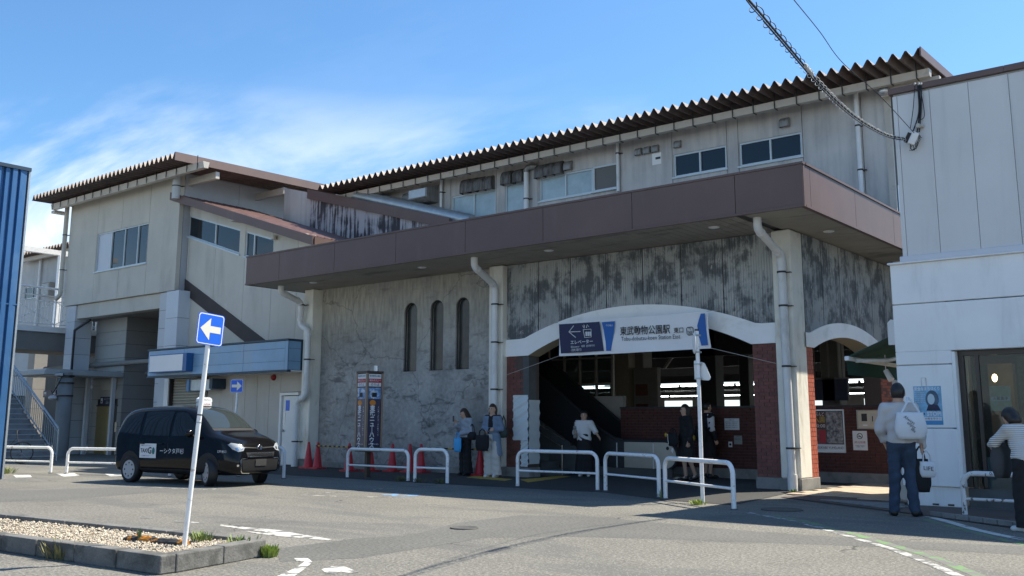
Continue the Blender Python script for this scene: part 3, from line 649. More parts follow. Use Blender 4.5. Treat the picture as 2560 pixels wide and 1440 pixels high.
window(st, YU, *W4, [ux(1748.8, 405)], [m_glass]*2, m_sash); window(st, YU, *W5, [ux(1925, 375)], [m_glass]*2, m_sash)
m_hood = mat('dusty_vent_hood', (.15, .145, .14), .6, .3, var=.2, scale=6, dirt=(.035, .033, .03), dirt_amt=.7, dirt_scale=(14, 14, 2), dirt_lo=.45, dirt_hi=.6)
m_hood2 = mat('pale_vent_hood', (.26, .26, .255), .5, .3, var=.1, scale=6, dirt=(.08, .08, .075), dirt_amt=.5, dirt_scale=(14, 14, 2), dirt_lo=.5, dirt_hi=.65)
def hood(px, py, w_px, h_px, m):
    x, z = ux(px, py), uz(px, py); s = abs(ux(px+w_px, py)-x); h = s*h_px/w_px*.95; d = s*.62
    prof = [(0, -h/2), (-d, -h/2)]+[(-d*math.cos(t)*1.0, -h*.05+h*.55*math.sin(t)) for t in [math.pi/2*k/6 for k in range(7)]]
    b = MB(); n = len(prof); vs = []
    for i, k in enumerate((-1, -.82, .82, 1)):
        f = 1 if abs(k) < .9 else .86
        vs += [(x+k*s/2, YU+p[0]*f-.002, z+(p[1]*f if p[1] > 0 else p[1])) for p in prof]
    b.add(vs, [(i*n+j, i*n+j+1, (i+1)*n+j+1, (i+1)*n+j) for i in range(3) for j in range(1, n-1)]+[tuple(range(n-1, -1, -1)), tuple(range(3*n, 4*n))])
    return b.build('vent_hood', m, st)
for px, py in ((1169, 467), (1187, 464), (1205.6, 461), (1226.6, 458)): hood(px, py, 21, 30, m_hood)
for px, py in ((1273.4, 446), (1303, 441)): hood(px, py, 25, 30, m_hood)
for px, py in ((1354.7, 430), (1376.6, 425), (1399, 421)): hood(px, py, 23, 30, m_hood)
hood(1423.4, 415, 18, 21, m_hood2); hood(1022.5, 495, 17, 20, m_hood2)
for px, py in ((1598.4, 380), (1620, 376), (1640.6, 372)): hood(px, py, 16, 18, m_hood2)
hood(1695.8, 361, 16, 18, m_hood2); hood(1963.8, 307.5, 24, 25, m_hood2)
x, z = ux(1073, 489), uz(1073, 489)
hb = MB().prism([(0, .30), (-.55, .12), (-.55, -.18), (-.35, -.30), (0, -.30)], (x-.42, YU, z), EY, EZ, EX*.84).build('exhaust_duct', m_hood2, st, bevel=.01)
MB().box(x-.36, x+.36, YU-.56, YU-.54, z-.16, z+.1).build('louvre', m_galv, hb)
q = oy(1642, 396, YU); MB().box(q.x-.14, q.x+.14, YU-.01, YU, q.z-.17, q.z+.15).build('vent_cover', m_white, st); MB().box(q.x-.03, q.x+.12, YU-.02, YU-.01, q.z-.03, q.z+.03).build('vent_slot', m_dark, st)
def upipe(px, py0, py1, r, clips=()):
    x = ux(px, (py0+py1)/2); z1 = uz(px, py0); z0 = uz(px, py1)
    return downpipe([(x, YU-r-.05, z1), (x, YU-r-.05, z0)], r, [z0+(z1-z0)*c for c in clips])
upipe(2152, 222, 540, .055, (.7, .35)); upipe(1549, 345, 480, .045, (.7,)); upipe(1108, 445, 520, .045, (.5,)); upipe(1322, 427, 530, .075, (.3,))
x = ux(1322, 430); z = uz(1322, 432); MB().tube([(x, YU-.13, z-.02), (x, YU-.13, z+.06), (x+.06, YU-.13, z+.12), (x+.2, YU-.13, z+.13), (x+.3, YU-.03, z+.13)], .085, 12).build('duct_elbow', m_hood2, st)
for px in (2226,):
    x = ux(px, 300); MB().box(x-.12, x+.03, YU-.03, YU, 5.6, ZU1+.1).build('corner_trim', m_gutter, st)
# gutter and its hangers
YG = 21.35; gr = oy(2322.9, 189.6, YG); gx0 = oy(900, 482.5, YG).x-2.2; zg = gr.z
gt = MB().prism([(0, 0), (.13, 0), (.16, .17), (.145, .17), (.12, .02), (.01, .02), (-.02, .17), (-.035, .17)], (gx0, YG, zg), EY, EZ, EX*(gr.x-gx0)).build('gutter', m_gutter, st)
MB().prism([(0, 0), (.13, 0), (.16, .17), (-.035, .17)], (gr.x, YG, zg), EY, EZ, EX*.012).build('gutter_end', m_gutter, gt)
hang = None; x = gr.x-.25
while x > gx0:
    if hang is None: hang = MB().box(x-.012, x+.012, YG-.05, YG-.036, zg-.01, zg+.34).box(x-.012, x+.012, YG-.036, YG+.14, zg-.022, zg-.01).build('gutter_hanger', m_dark, gt)
    else: inst(hang, gt, (x, LOC[hang].y, LOC[hang].z))
    x -= .55
# folded roof sheet
def folded(parent, xr, xl, ye, zc, pitch, h, yb, rise, m, name='corrugated_roof'):
    n = int(round((xr-xl)/pitch)); b = MB(); prof = []
    for k in range(n+1):
        x = xr-k*pitch; prof += [(x+.018, zc), (x-.018, zc), (x-pitch/2+.02, zc-h), (x-pitch/2-.02, zc-h)]
    vs = []
    for x, z in prof: vs += [(x, ye, z), (x, yb, z+rise*(yb-ye)), (x, ye, z+.014), (x, yb, z+.014+rise*(yb-ye))]
    fs = []
    for i in range(len(prof)-1): fs += [(4*i, 4*i+1, 4*i+5, 4*i+4), (4*i+2, 4*i+6, 4*i+7, 4*i+3), (4*i, 4*i+4, 4*i+6, 4*i+2)]
    b.add(vs, fs); return b.build(name, m, parent)
YE = 20.6; tip = oy(2296, 121, YE); tl_ = oy(805, 470, YE)
folded(st, tip.x, tl_.x, YE, tip.z, .2705, .155, 31, .035, m_roof)
vb = MB().prism([(0, .03), (0, -.17), (8, .28-.17), (8, .28+.03)], (tip.x+.02, YE-.01, tip.z), EY, EZ, EX*.03).build('verge_board', m_brownp, st)
bq = oy(2350, 200, YU-.3); MB().box(ux(2218, 290), bq.x, YU-.34, YU-.2, bq.z-.13, bq.z+.10).build('eave_beam', m_gutter, st)
MB().box(-27, uj[-1]-.3, 22.3, 31, tip.z-.4, tip.z-.3).build('upper_ceiling', m_intdark, st)
# lower hall ceiling and rear parts
MB().box(-22, -7.4, 18.2, 24.0, ZS-.02, ZS+.05).build('hall_ceiling', m_intdark, st)
# ------------------------------------------------------------------ concourse block on columns, with the covered stair running down to the right
YL = 18.2
lb = thing('concourse_block', 'beige two storey block on columns with corrugated eave and sloping covered stair', 'building', (-33, 20, 0))
lx = lambda px, py: oy(px, py, YL).x
lz = lambda px, py: oy(px, py, YL).z
LXR = lx(449, 520); LXL = lx(171, 620); LZ0 = lz(443, 724); LZ1 = lz(455, 418)
ljo = [LXL, lx(242, 600), lx(302, 600), lx(370, 600), LXR]
LW = (lx(240.5, 634), lx(368.5, 606), lz(365, 657), lz(371, 556))
panel_wall(lb, YL, ljo, LZ0, LZ1+.35, [LW], m_beige, depth=.16)
m_white_blind = mat('white_blind_pane', (.52, .54, .58), .3, var=.03)
window(lb, YL, *LW, [lx(277, 610), lx(310, 606), lx(343, 602)], [m_white_blind, m_glass, m_glass, m_glass], m_sash)
MB().box(LXL+.02, LXR-.02, YL+.2, YL+.32, LZ0, LZ1+.35).build('block_core', m_intdark, lb)
MB().box(LXL, LXR-.02, YL+.33, 27, LZ0+.1, LZ0+.3).build('block_floor', m_int, lb)
# side wall of the block (plane x = LXR) in tall panels
yj = [YL+.17, 20.6, 23.0, 25.4]
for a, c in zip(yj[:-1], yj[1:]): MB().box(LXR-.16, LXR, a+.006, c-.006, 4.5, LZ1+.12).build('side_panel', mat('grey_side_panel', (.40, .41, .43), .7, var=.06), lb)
MB().box(LXL, LXR-.17, 25, 25.3, 3, LZ1+.2).build('rear_wall', m_greyp, lb)
MB().box(LXL, LXL+.15, YL+.17, 25, LZ0, LZ1+.5).build('far_side_wall', m_beige, lb)
# beam and columns under it
cx0, cx1 = lx(393, 800), lx(447, 800)
bz = lz(390, 770)
MB().box(LXL+.05, cx0, YL+.12, YL+.5, bz, LZ0-.01).build('edge_beam', m_beige, lb, bevel=.01)
MB().box(LXL+.05, LXR-.2, YL+.51, 25, LZ0-.5, LZ0-.3).build('soffit', m_int, lb)
def jcol(x0, x1, y0, y1, z0, z1, m, n, par, name='column'):
    c = MB().box(x0+.02, x1-.02, y0+.02, y1-.02, z0, z1).build(name, m_dark, par); h = (z1-z0)/n
    for k in range(n): MB().box(x0, x1, y0, y1, z0+k*h+.006, z0+(k+1)*h-.006).build('column_panel', m, c)
    return c
jcol(cx0, lx(416, 800), YL+.06, YL+.6, 0, LZ0-.02, m_greycol, 9, lb)
jcol(lx(417, 800), cx1, YL-.06, YL+.5, 0, LZ0-.03, mat('white_column_panel', (.60, .63, .66), .6, var=.04), 6, lb)
jcol(lx(163.5, 800), lx(184, 800), YL+.05, YL+.75, 0, LZ0-.02, m_greycol, 9, lb)
jcol(oy(62, 1000, 21).x, oy(78, 1000, 21).x, 21, 21.6, 0, LZ0-.3, m_int, 6, lb)
MB().tube([(lx(187, 800)+.05, YL+.0, .3), (lx(187, 800)+.05, YL+.0, LZ0-1.0), (lx(198, 800)+.3, YL+.3, LZ0-.6)], .05, 8).build('downpipe', m_dark, lb)
# corner pipes
downpipe([(lx(180, 520)-.14, YL-.12, LZ1-.25), (lx(180, 520)-.14, YL-.12, lz(160, 738)), (lx(148, 745), YL-.12, lz(150, 748))], .085, (LZ1-1.5, LZ1-2.9), lb, m_beige)
downpipe([(LXR-.05, YL-.14, LZ1-.1), (LXR-.05, YL-.14, LZ1-1.15)], .14, (LZ1-.7,), lb, m_greycol)
# eave: gutter, folded roof, verge
gA, gB = oy(129.2, 520, YL-.62), oy(509, 424, YL-.62)
zg2 = (gA.z+gB.z)/2
gt2 = MB().prism([(0, 0), (.16, 0), (.2, .21), (.18, .21), (.15, .02), (.01, .02), (-.025, .21), (-.045, .21)], (gA.x, YL-.62, zg2), EY, EZ, EX*(gB.x-gA.x)).build('gutter', m_gutter, lb)
MB().prism([(0, 0), (.16, 0), (.2, .21), (-.045, .21)], (gB.x, YL-.62, zg2), EY, EZ, EX*.015).build('gutter_end', m_gutter, gt2)
h2 = None; x = gB.x-.3
while x > gA.x:
    if h2 is None: h2 = MB().box(x-.014, x+.014, YL-.68, YL-.664, zg2-.01, zg2+.45).build('gutter_hanger', m_dark, gt2)
    else: inst(h2, gt2, (x, LOC[h2].y, LOC[h2].z))
    x -= .62
YE2 = YL-1.35; ta, tb = oy(437, 382, YE2), oy(85, 488, YE2)
folded(lb, ta.x, tb.x, YE2, (ta.z+tb.z)/2, (ta.x-tb.x)/36, .19, 27, .02, m_roof)
zt2 = (ta.z+tb.z)/2
MB().prism([(0, .02), (0, -.26), (8.5, -.26+.17), (8.5, .02+.17)], (ta.x+.02, YE2-.01, zt2), EY, EZ, EX*.04).build('verge_board', mat('brown_verge', (.17, .115, .10), .55, var=.08), lb)
for yb_ in (YL+.25, 21.3):
    MB().box(LXR-.3, ta.x-.03, yb_, yb_+.16, zt2-.55, zt2-.30).build('roof_beam', m_gutter, lb, bevel=.01)
q = oy(597, 648, YL); 
MB().box(lx(163, 580)-.25, lx(163, 580)+.05, YL-.5, YL, lz(170, 590)-.2+1.1, lz(170, 590)+1.0).build('eave_bracket', m_gutter, lb)
# covered stair: wall plane 18.6, sloping roof
YS = 18.6
sy = lambda px, py: oy(px, py, YS)
def line2(p, q): 
    return lambda x: p.z+(q.z-p.z)*(x-p.x)/(q.x-p.x)
fT = line2(oy(425, 486, 18.15), oy(780, 596, 18.15)); 
A_, B_ = sy(471.7, 537.8), sy(600.6, 573.9); C_, D_ = sy(469.4, 590.6), sy(597, 635)
wt, wb = line2(A_, B_), line2(C_, D_)
sj = [LXR+.02, sy(463, 800).x, sy(529, 800).x, sy(604, 800).x, sy(674, 800).x, sy(740, 760).x, -21.55]
wx = [(A_.x, B_.x), (sy(613, 600).x, sy(684, 610).x)]
ftop = lambda x: fT(x)-.12
cuts = sorted(set([v for w in wx for v in w]))
for a, c in zip(sj[:-1], sj[1:]):
    xs = [a+.006]+[v for v in cuts if a+.006 < v < c-.006]+[c-.006]; b = MB()
    for x0, x1 in zip(xs[:-1], xs[1:]):
        xm = (x0+x1)/2
        if any(w[0] < xm < w[1] for w in wx):
            b.prism([(x0, wt(x0)), (x1, wt(x1)), (x1, ftop(x1)), (x0, ftop(x0))], (0, YS, 0), EX, EZ, EY*.14)
            b.prism([(x0, 2.2), (x1, 2.2), (x1, wb(x1)), (x0, wb(x0))], (0, YS, 0), EX, EZ, EY*.14)
        else: b.prism([(x0, 2.2), (x1, 2.2), (x1, ftop(x1)), (x0, ftop(x0))], (0, YS, 0), EX, EZ, EY*.14)
    b.build('stair_wall_panel', m_beige, lb)
for k, (x0, x1) in enumerate(wx):
    fr = MB(); z = lambda x, t: (wt(x) if t else wb(x))
    for (p, q) in (((x0, 0), (x1, 0)), ((x0, 1), (x1, 1))):
        fr.prism([(p[0], z(p[0], p[1])-(.0 if p[1] == 0 else .05)), (q[0], z(q[0], q[1])-(0 if p[1] == 0 else .05)), (q[0], z(q[0], q[1])+(.05 if p[1] == 0 else 0)), (p[0], z(p[0], p[1])+(.05 if p[1] == 0 else 0))], (0, YS+.03, 0), EX, EZ, EY*.06)
    ms = [x0, (sy(536, 600).x if k == 0 else (x0+.45)), x1]
    for i, xm in enumerate(ms):
        xa = xm if i == 0 else (xm-.05 if i == 2 else xm-.025); fr.box(xa, xa+.05, YS+.035, YS+.085, wb(xm)+.05, wt(xm)-.05)
    w = fr.build('window', m_sash, lb)
    for i in range(2):
        a, c = ms[i], ms[i+1]; MB().prism([(a, wb(a)), (c, wb(c)), (c, wt(c)), (a, wt(a))], (0, YS+.07+.01*i, 0), EX, EZ, EY*.01).build('pane', m_glass, w)
    MB().prism([(x0-.05, wb(x0-.05)-.05), (x1+.05, wb(x1+.05)-.05), (x1+.05, wb(x1+.05)), (x0-.05, wb(x0-.05))], (0, YS-.04, 0), EX, EZ, EY*.07).build('sill', m_sash, w)
MB().prism([(LXR, 2.2), (-21.5, 2.2), (-21.5, ftop(-21.5)-.1), (LXR, ftop(LXR)-.1)], (0, YS+.2, 0), EX, EZ, EY*.1).build('stair_core', m_intdark, lb)
bu = line2(sy(450, 687), sy(665, 848)); 
bd = [sy(450, 687), sy(450, 724), sy(607, 850), sy(680, 905), sy(716, 890)]
MB().prism([(p.x, p.z) for p in bd], (0, YS-.03, 0), EX, EZ, EY*.028).build('stair_skirt_band', mat('dark_brown_band', (.05, .038, .034), .7, var=.15), lb)
xr_ = oy(781, 600, 18.15).x; xl_ = oy(425, 486, 18.15).x
MB().prism([(xl_, fT(xl_)-.20), (xr_, fT(xr_)-.20), (xr_, fT(xr_)+.08), (xl_, fT(xl_)+.08)], (0, 18.15, 0), EX, EZ, EY*.05).build('stair_fascia', m_brown, lb)
MB().prism([(xl_, fT(xl_)-.16), (xr_-.02, fT(xr_)-.16), (xr_-.02, fT(xr_)-.02), (xl_, fT(xl_)-.02)], (0, 18.2, 0), EX, EZ, EY*.38).build('stair_eave', m_brown, lb)
# ridged sheet roof of the stair, seen from above: rows of lapped strips
YD = 21.2; nrow = 26; ang = math.atan2(fT(xr_)-fT(xl_), xr_-xl_); slope_len = math.hypot(xr_-xl_, fT(xr_)-fT(xl_))
m_tile = mat('brown_roof_tile', (.17, .095, .08), .6, var=.25, scale=3)
t0 = None
for k in range(nrow):
    s = (k+.5)/nrow; xm = xl_+(xr_-xl_)*s; z = fT(xm)+.05
    if t0 is None: 
        t0 = MB()
        for j in range(11): t0.tube([(-slope_len/nrow*.55, 18.2+.13+j*.27, 0), (slope_len/nrow*.5, 18.2+.13+j*.27, 0)], .05, 6, smooth=False)
        t0.box(-slope_len/nrow*.5, slope_len/nrow*.5, 18.2, YD, -.03, .01)
        t0 = t0.build('roof_strip', m_tile, lb, origin=(0, 19.7, 0)); LOC[t0] = Vector((xm, 19.7, z)); t0.location = LOC[t0]-LOC[lb]; t0.rotation_euler = (0, -ang+.0, 0)
    else: inst(t0, lb, (xm, 19.7, z), (0, -ang, 0))
for k in range(3):
    y0 = 18.21+k*1.0; MB().box(xr_, xr_+.03, y0+.006, y0+.99, fT(xr_)-.26, fT(xr_)+.06).build('end_fascia', m_brownp, lb)
MB().tube([(-24.6, YS-.1, fT(-24.6)-.32), (-24.6, YS-.1, fT(-24.6)-.45)], .09, 8).build('drain_stub', m_gutter, lb)
for px, py in ((596, 545), (770, 592)):
    q = oy(px, py, 18.4); MB().box(q.x-.16, q.x+.16, 18.2, 18.6, q.z-.12, q.z+.06).build('purlin_end', m_gutter, lb)
# second, higher stair roof behind: stained wall under a dark fascia
dT = line2(oy(765, 478, YD), oy(1120, 552, YD)); xa, xc = oy(706, 500, YD).x, oy(1125, 560, YD).x
m_dirty = mat('streaked_pale_wall', (.42, .40, .41), .8, var=.06, scale=1, dirt=(.025, .024, .03), dirt_amt=.95, dirt_scale=(.7, .7, .9), dirt_lo=.46, dirt_hi=.56, streak=(7, 7, .45))
dj = [oy(px, 560, YD).x for px in (770, 803, 842, 883, 926, 970, 1014, 1060, 1110)]
dj[-1] = xc
for a, c in zip(dj[:-1], dj[1:]): MB().prism([(a+.006, 3.8), (c-.006, 3.8), (c-.006, dT(c)), (a+.006, dT(a))], (0, YD+.06, 0), EX, EZ, EY*.1).build('stained_panel', m_dirty, lb)
MB().prism([(xa, 3.8), (dj[0]-.01, 3.8), (dj[0]-.01, dT(dj[0])-.02), (xa, dT(xa)-.04)], (0, YD+.07, 0), EX, EZ, EY*.1).build('stair_side_panel', m_greyp, lb)
MB().prism([(dj[0]-.05, dT(dj[0])-.24), (xc, dT(xc)-.24), (xc, dT(xc)+.10), (dj[0]-.05, dT(dj[0])+.10)], (0, YD-.05, 0), EX, EZ, EY*.09).build('upper_stair_fascia', m_brown, lb)
MB().prism([(dj[0], dT(dj[0])-.1), (xc, dT(xc)-.1), (xc, dT(xc)+.06), (dj[0], dT(dj[0])+.06)], (0, YD+.17, 0), EX, EZ, EY*.5).build('upper_stair_roof', m_brown, lb)
d0, d1 = oy(893, 489, 21.5), oy(1180, 553, 21.5)
n = 26; duct = MB(); pth = [d0.lerp(d1, k/n) for k in range(n+1)]
duct.tube(pth, [.20+(.012 if k % 2 else 0) for k in range(n+1)], 14).build('insulated_duct', m_galv, st)
# curb box on the canopy roof at its left end
q0, q1 = oy(632, 632, 16.6), oy(712, 622, 16.6)
MB().box(q0.x, q1.x, 16.6, 17.5, ZT-.1, ZT+.16).build('roof_curb', m_galv, st, bevel=.01)

# ------------------------------------------------------------------ lift tower under the block
TY = 19.3
lt = thing('lift_tower', 'grey panelled lift shaft with brass door and navy lift sign under the block', 'lift shaft', (-30, 20, 0))
tx0, tx1 = oy(236, 900, TY).x, oy(311, 900, TY).x; tzt = LZ0-.5
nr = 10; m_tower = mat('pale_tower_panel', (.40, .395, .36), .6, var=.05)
MB().box(tx0+.03, tx1-.03, TY+.03, TY+4.6, 0, tzt).build('shaft', m_dark, lt)
for k in range(nr):
    z0, z1 = tzt*k/nr+.006, tzt*(k+1)/nr-.006
    if z1 > 2.45: MB().box(tx0, tx1, TY, TY+.03, z0, z1).build('shaft_panel', m_tower, lt)
    else:
        MB().box(tx0, oy(240, 1050, TY).x, TY, TY+.03, z0, z1).build('shaft_panel', m_tower, lt); MB().box(oy(291, 1050, TY).x, tx1, TY, TY+.03, z0, z1).build('shaft_panel', m_tower, lt)
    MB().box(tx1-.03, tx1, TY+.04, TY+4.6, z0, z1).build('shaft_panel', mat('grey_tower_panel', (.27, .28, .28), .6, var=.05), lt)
m_brass = mat('brass_door', (.33, .27, .12), .38, .6, var=.08)
dz = oy(270, 1016, TY).z
MB().box(oy(241, 1050, TY).x, oy(266, 1050, TY).x, TY-.012, TY+.004, 0, dz).build('door', m_brass, lt); MB().box(oy(267, 1050, TY).x, oy(278, 1050, TY).x, TY-.025, TY-.002, 0, dz).build('door', m_brass, lt)
MB().box(oy(240, 1050, TY).x, oy(292, 1050, TY).x, TY-.03, TY-.003, dz, dz+.06).build('door_head', m_dark, lt)
MB().box(oy(288, 1070, TY).x, oy(293, 1070, TY).x, TY-.03, TY-.002, oy(290, 1080, TY).z, oy(290, 1055, TY).z).build('call_panel', m_steel, lt)
MB().box(oy(258, 970, TY).x, oy(291, 970, TY).x, TY-.12, TY-.002, oy(280, 975, TY).z, oy(280, 950, TY).z).build('lamp_box', m_tower, lt)
lsg = thing('lift_sign', 'small navy sign with lift pictogram above the brass lift door', 'sign', tuple(oy(272, 1012, TY)))
x0, x1, z0, z1 = oy(254, 1003, TY).x, oy(287, 1003, TY).x, oy(270, 1012, TY).z, oy(270, 992, TY).z
MB().box(x0, x1, TY-.06, TY-.035, z0, z1).build('plate', m_navy, lsg); h = z1-z0
fan(rect(.05, .20, .06*1, h-.05), (x0, TY-.061, z0), EX, EZ, m_paper, lsg, 'pictogram', .003)
text('エレベーター', h*.24, m_paper, lsg, ((x0+x1)/2+.09, TY-.061, z1-h*.28), EX, EZ, width=(x1-x0)*.56); text('Elevator', h*.16, m_paper, lsg, ((x0+x1)/2+.05, TY-.061, z1-h*.55), EX, EZ); text('(改札階行)', h*.17, m_paper, lsg, ((x0+x1)/2+.05, TY-.061, z1-h*.8), EX, EZ)
fan(rect(.085, .165, .09, h-.15), (x0, TY-.064, z0), EX, EZ, m_navy, lsg, 'pictogram', .003)
# covered walk slab beside the tower
wx1 = tx1+.05; wy0 = 13.6; za = 2.98
cw = thing('walkway_canopy', 'flat grey walkway roof on thin posts leading to the lift', 'canopy', (wx1-1.4, 16.4, 0))
wy0 = max(12.0, min(16.5, ox(112, 925, wx1).y)); za = ox(305, 935, wx1).z
MB().box(wx1-2.6, wx1, wy0, TY-.01, za-.13, za+.05).build('roof_slab', mat('grey_canopy_sheet', (.42, .44, .44), .5, .1, var=.08), cw, bevel=.02)
MB().box(wx1-2.5, wx1-.1, wy0+.1, TY-.05, za+.051, za+.09).build('roof_sheet', m_galv, cw)
MB().box(wx1-.35, wx1-.22, TY-.3, TY-.17, 0, za-.13).build('post', m_greycol, cw); MB().box(wx1-2.4, wx1-2.27, TY-.3, TY-.17, 0, za-.13).build('post', m_greycol, cw)
px_ = oy(213, 1000, TY-.6).x; MB().box(px_-.07, px_+.07, TY-.6, TY-.46, 0, za-.13).build('post', m_greycol, cw)
up = thing('utility_post', 'thick grey concrete post with cables and lamp beside the outdoor stair', 'post', (oz(162, 1139).x, 17.0, 0))
q = oy(157, 1050, 17.0); MB().lathe([(.26, 0), (.26, 2.75), (.2, 2.75), (.2, 2.95)], (q.x, 17.0, 0), 16).build('shaft', mat('grey_concrete_post', (.22, .23, .23), .8, var=.1), up)
for z in (3.0, 2.75, 2.3): MB().lathe([(.283, 0), (.283, .05)], (q.x, 17.0, z-.2), 16).build('strap', m_dark, up)
MB().tube([(q.x-2.0, 16.8, 2.86), (q.x+.3, 16.7, 2.86)], .05, 8).build('cross_arm', m_greycol, up)
MB().ball((q.x-.1, 16.62, 2.05), (.22, .14, .09), 10).build('lamp_head', m_greycol, up)
MB().tube([(q.x+.3, 16.75, 2.9), (q.x+.2, 16.6, 2.45), (q.x-.1, 16.6, 2.2), (q.x-.25, 16.62, 2.3)], .02, 6).build('cable', m_dark, up)
sg2 = thing('direction_sign', 'navy hanging sign with lift pictogram and arrow by the outdoor stair', 'sign', tuple(oy(122, 985, 17.2)))
x0, x1, z0, z1 = oy(108, 985, 17.2).x, oy(140, 985, 17.2).x, oy(122, 993, 17.2).z, oy(122, 976, 17.2).z
MB().box(x0, x1, 17.2, 17.24, z0, z1).build('plate', m_navy, sg2); text('→', .32, m_paper, sg2, (x1-.18, 17.199, (z0+z1)/2), EX, EZ)
fan(rect(.06, .24, .05, z1-z0-.05), (x0, 17.199, z0), EX, EZ, m_paper, sg2, 'pictogram'); fan(rect(.10, .20, .05, z1-z0-.13), (x0, 17.196, z0), EX, EZ, m_navy, sg2, 'pictogram')
for xx in (x0+.08, x1-.08): MB().box(xx-.01, xx+.01, 17.21, 17.23, z1, 2.86).build('hanger', m_greycol, sg2)
# hoarding behind post and stair
MB().box(-36.5, -30.6, 20.6, 20.7, 0, 2.35).build('boundary_wall', m_intdark); tag(bpy.data.objects['boundary_wall'], 'low brownish wall behind the stair and the lift post', 'wall')
MB().box(-60, -22, 27.5, 27.7, 0, 5.2).build('rear_screen', m_intdark); tag(bpy.data.objects['rear_screen'], 'dark wall closing the undercroft behind the lift tower', 'wall')

# ------------------------------------------------------------------ kiosk with blue fascia
ks = thing('kiosk', 'single storey kiosk with faded blue panelled fascia, roller shutter and white door', 'kiosk', (-25, 18.5, 0))
KY, KF = 17.86, 17.05
kx = lambda px, py=1000: oy(px, py, KY).x
fx = lambda px, py=900: oy(px, py, KF).x
kz1 = oy(720, 846, KF).z; kz0 = oy(720, 929, KF).z
m_bluef = [mat('blue_enamel_panel', (.20, .35, .52), .4, var=.10, scale=1.2, dirt=(.28, .36, .45), dirt_amt=.5, dirt_scale=(1.6, 1.6, 1), dirt_lo=.45, dirt_hi=.7), mat('navy_edge_trim', (.02, .045, .075), .5, var=.1), mat('strong_blue_box', (.02, .11, .30), .45, var=.06)]
x0, x1 = fx(371), fx(719)
MB().box(x0, x1, KF+.02, 18.1, kz0+.05, kz1-.05).build('fascia_core', m_bluef[1], ks)
hz = [kz0+.06, kz0+.06+(kz1-kz0-.12)*.30, kz0+.06+(kz1-kz0-.12)*.74, kz1-.06]
vx = [x0, fx(460), fx(608), fx(712)]
for a, c in zip(vx[:-1], vx[1:]):
    for d, e in zip(hz[:-1], hz[1:]): MB().box(a+.007, c-.007, KF, KF+.02, d+.004, e-.004).build('fascia_panel', m_bluef[0], ks)
MB().box(vx[-1]+.005, x1, KF-.004, KF+.02, hz[0], hz[-1]).build('corner_trim', m_bluef[0], ks)
for d, e in zip(hz[:-1], hz[1:]): MB().box(x1-.02, x1+.001, KF+.03, 17.5, d+.004, e-.004).build('fascia_panel', m_bluef[0], ks)
MB().box(x0-.03, x1+.03, KF-.03, 18.2, kz1-.045, kz1).build('fascia_top', m_bluef[1], ks); MB().box(x0-.03, x1+.03, KF-.03, KF+.1, kz0, kz0+.055).build('fascia_foot', m_bluef[1], ks)
MB().box(x0+.02, x1, KF+.11, KY, kz0+.02, kz0+.06).build('soffit', m_white, ks)
bx0, bx1, bz0, bz1 = oy(373, 918, KF-.25).x, oy(457, 905, KF-.25).x, oy(415, 928, KF-.25).z, oy(415, 888, KF-.25).z
sb_ = MB().box(bx0, bx1+.18, KF-.25, KF-.01, bz0-.03, bz1+.03).build('blank_sign_box', m_bluef[2], ks); MB().box(bx0+.02, bx1, KF-.262, KF-.251, bz0, bz1).build('blank_face', m_paper, sb_)
# wall boards
m_kw = mat('pale_kiosk_board', (.45, .43, .39), .65, var=.06, scale=1.2, dirt=(.30, .28, .23), dirt_amt=.4, dirt_scale=(2, 2, .4), dirt_lo=.5, dirt_hi=.75)
sx0, sx1 = kx(424), kx(516)
bjs = [sx1+.02]+[kx(p) for p in (550, 582, 612, 642, 672)]+[kx(700)]
for a, c in zip(bjs[:-1], bjs[1:]): MB().box(a+.006, c-.006, KY, KY+.08, 0, kz0+.02).build('wall_board', m_kw, ks)
dx0, dx1, dzt = kx(704, 1050), kx(741, 1050), oy(722, 990, KY).z
MB().box(kx(700)+.006, -21.75, KY, KY+.08, dzt+.12, kz0+.02).build('wall_board', m_kw, ks); MB().box(dx1+.09, -21.75, KY, KY+.08, 0, dzt+.1).build('wall_board', m_kw, ks)
MB().box(dx0-.10, dx0-.02, KY-.03, KY+.1, 0, dzt+.1).box(dx0-.02, dx1+.08, KY-.03, KY+.1, dzt+.02, dzt+.1).build('door_frame', m_white, ks)
dr = MB().box(dx0, dx1+.06, KY+.03, KY+.07, .03, dzt).build('door', m_white, ks, bevel=.006)
MB().ball((dx0+.09, KY-.01, .98), .035, 8).build('handle', m_steel, dr); MB().box(dx0+.07, dx0+.12, KY+.015, KY+.03, 1.15, 1.5).build('door_plate', m_alu, dr)
MB().box(dx0+.13, dx0+.30, KY+.022, KY+.03, dzt-.42, dzt-.12).build('blue_notice', m_blue, dr)
MB().box(sx0-.75, sx0-.02, KY, KY+.3, 0, kz0+.02).build('column', m_greycol, ks)
MB().box(sx0-.3, sx0-.05, KY-.05, KY-.003, 0, kz0+.02).build('column_face', m_white, ks)
sh = MB().box(sx0, sx1, KY+.13, KY+.15, 0, kz0+.02).build('shutter', m_dark, ks)
m_sh = mat('roller_slat', (.36, .34, .28), .5, .2, var=.06); s0 = None; z = .06
while z < kz0:
    if s0 is None: s0 = MB().prism([(0, 0), (-.028, .03), (-.028, .06), (0, .088)], (sx0+.02, KY+.13, z), EY, EZ, EX*(sx1-sx0-.04)).build('slat', m_sh, sh)
    else: inst(s0, sh, (LOC[s0].x, LOC[s0].y, z))
    z += .092
MB().box(sx0-.05, sx0, KY-.01, KY+.14, 0, kz0+.02).build('shutter_rail', m_dark, sh); MB().box(sx1, sx1+.05, KY-.01, KY+.14, 0, kz0+.02).build('shutter_rail', m_dark, sh)
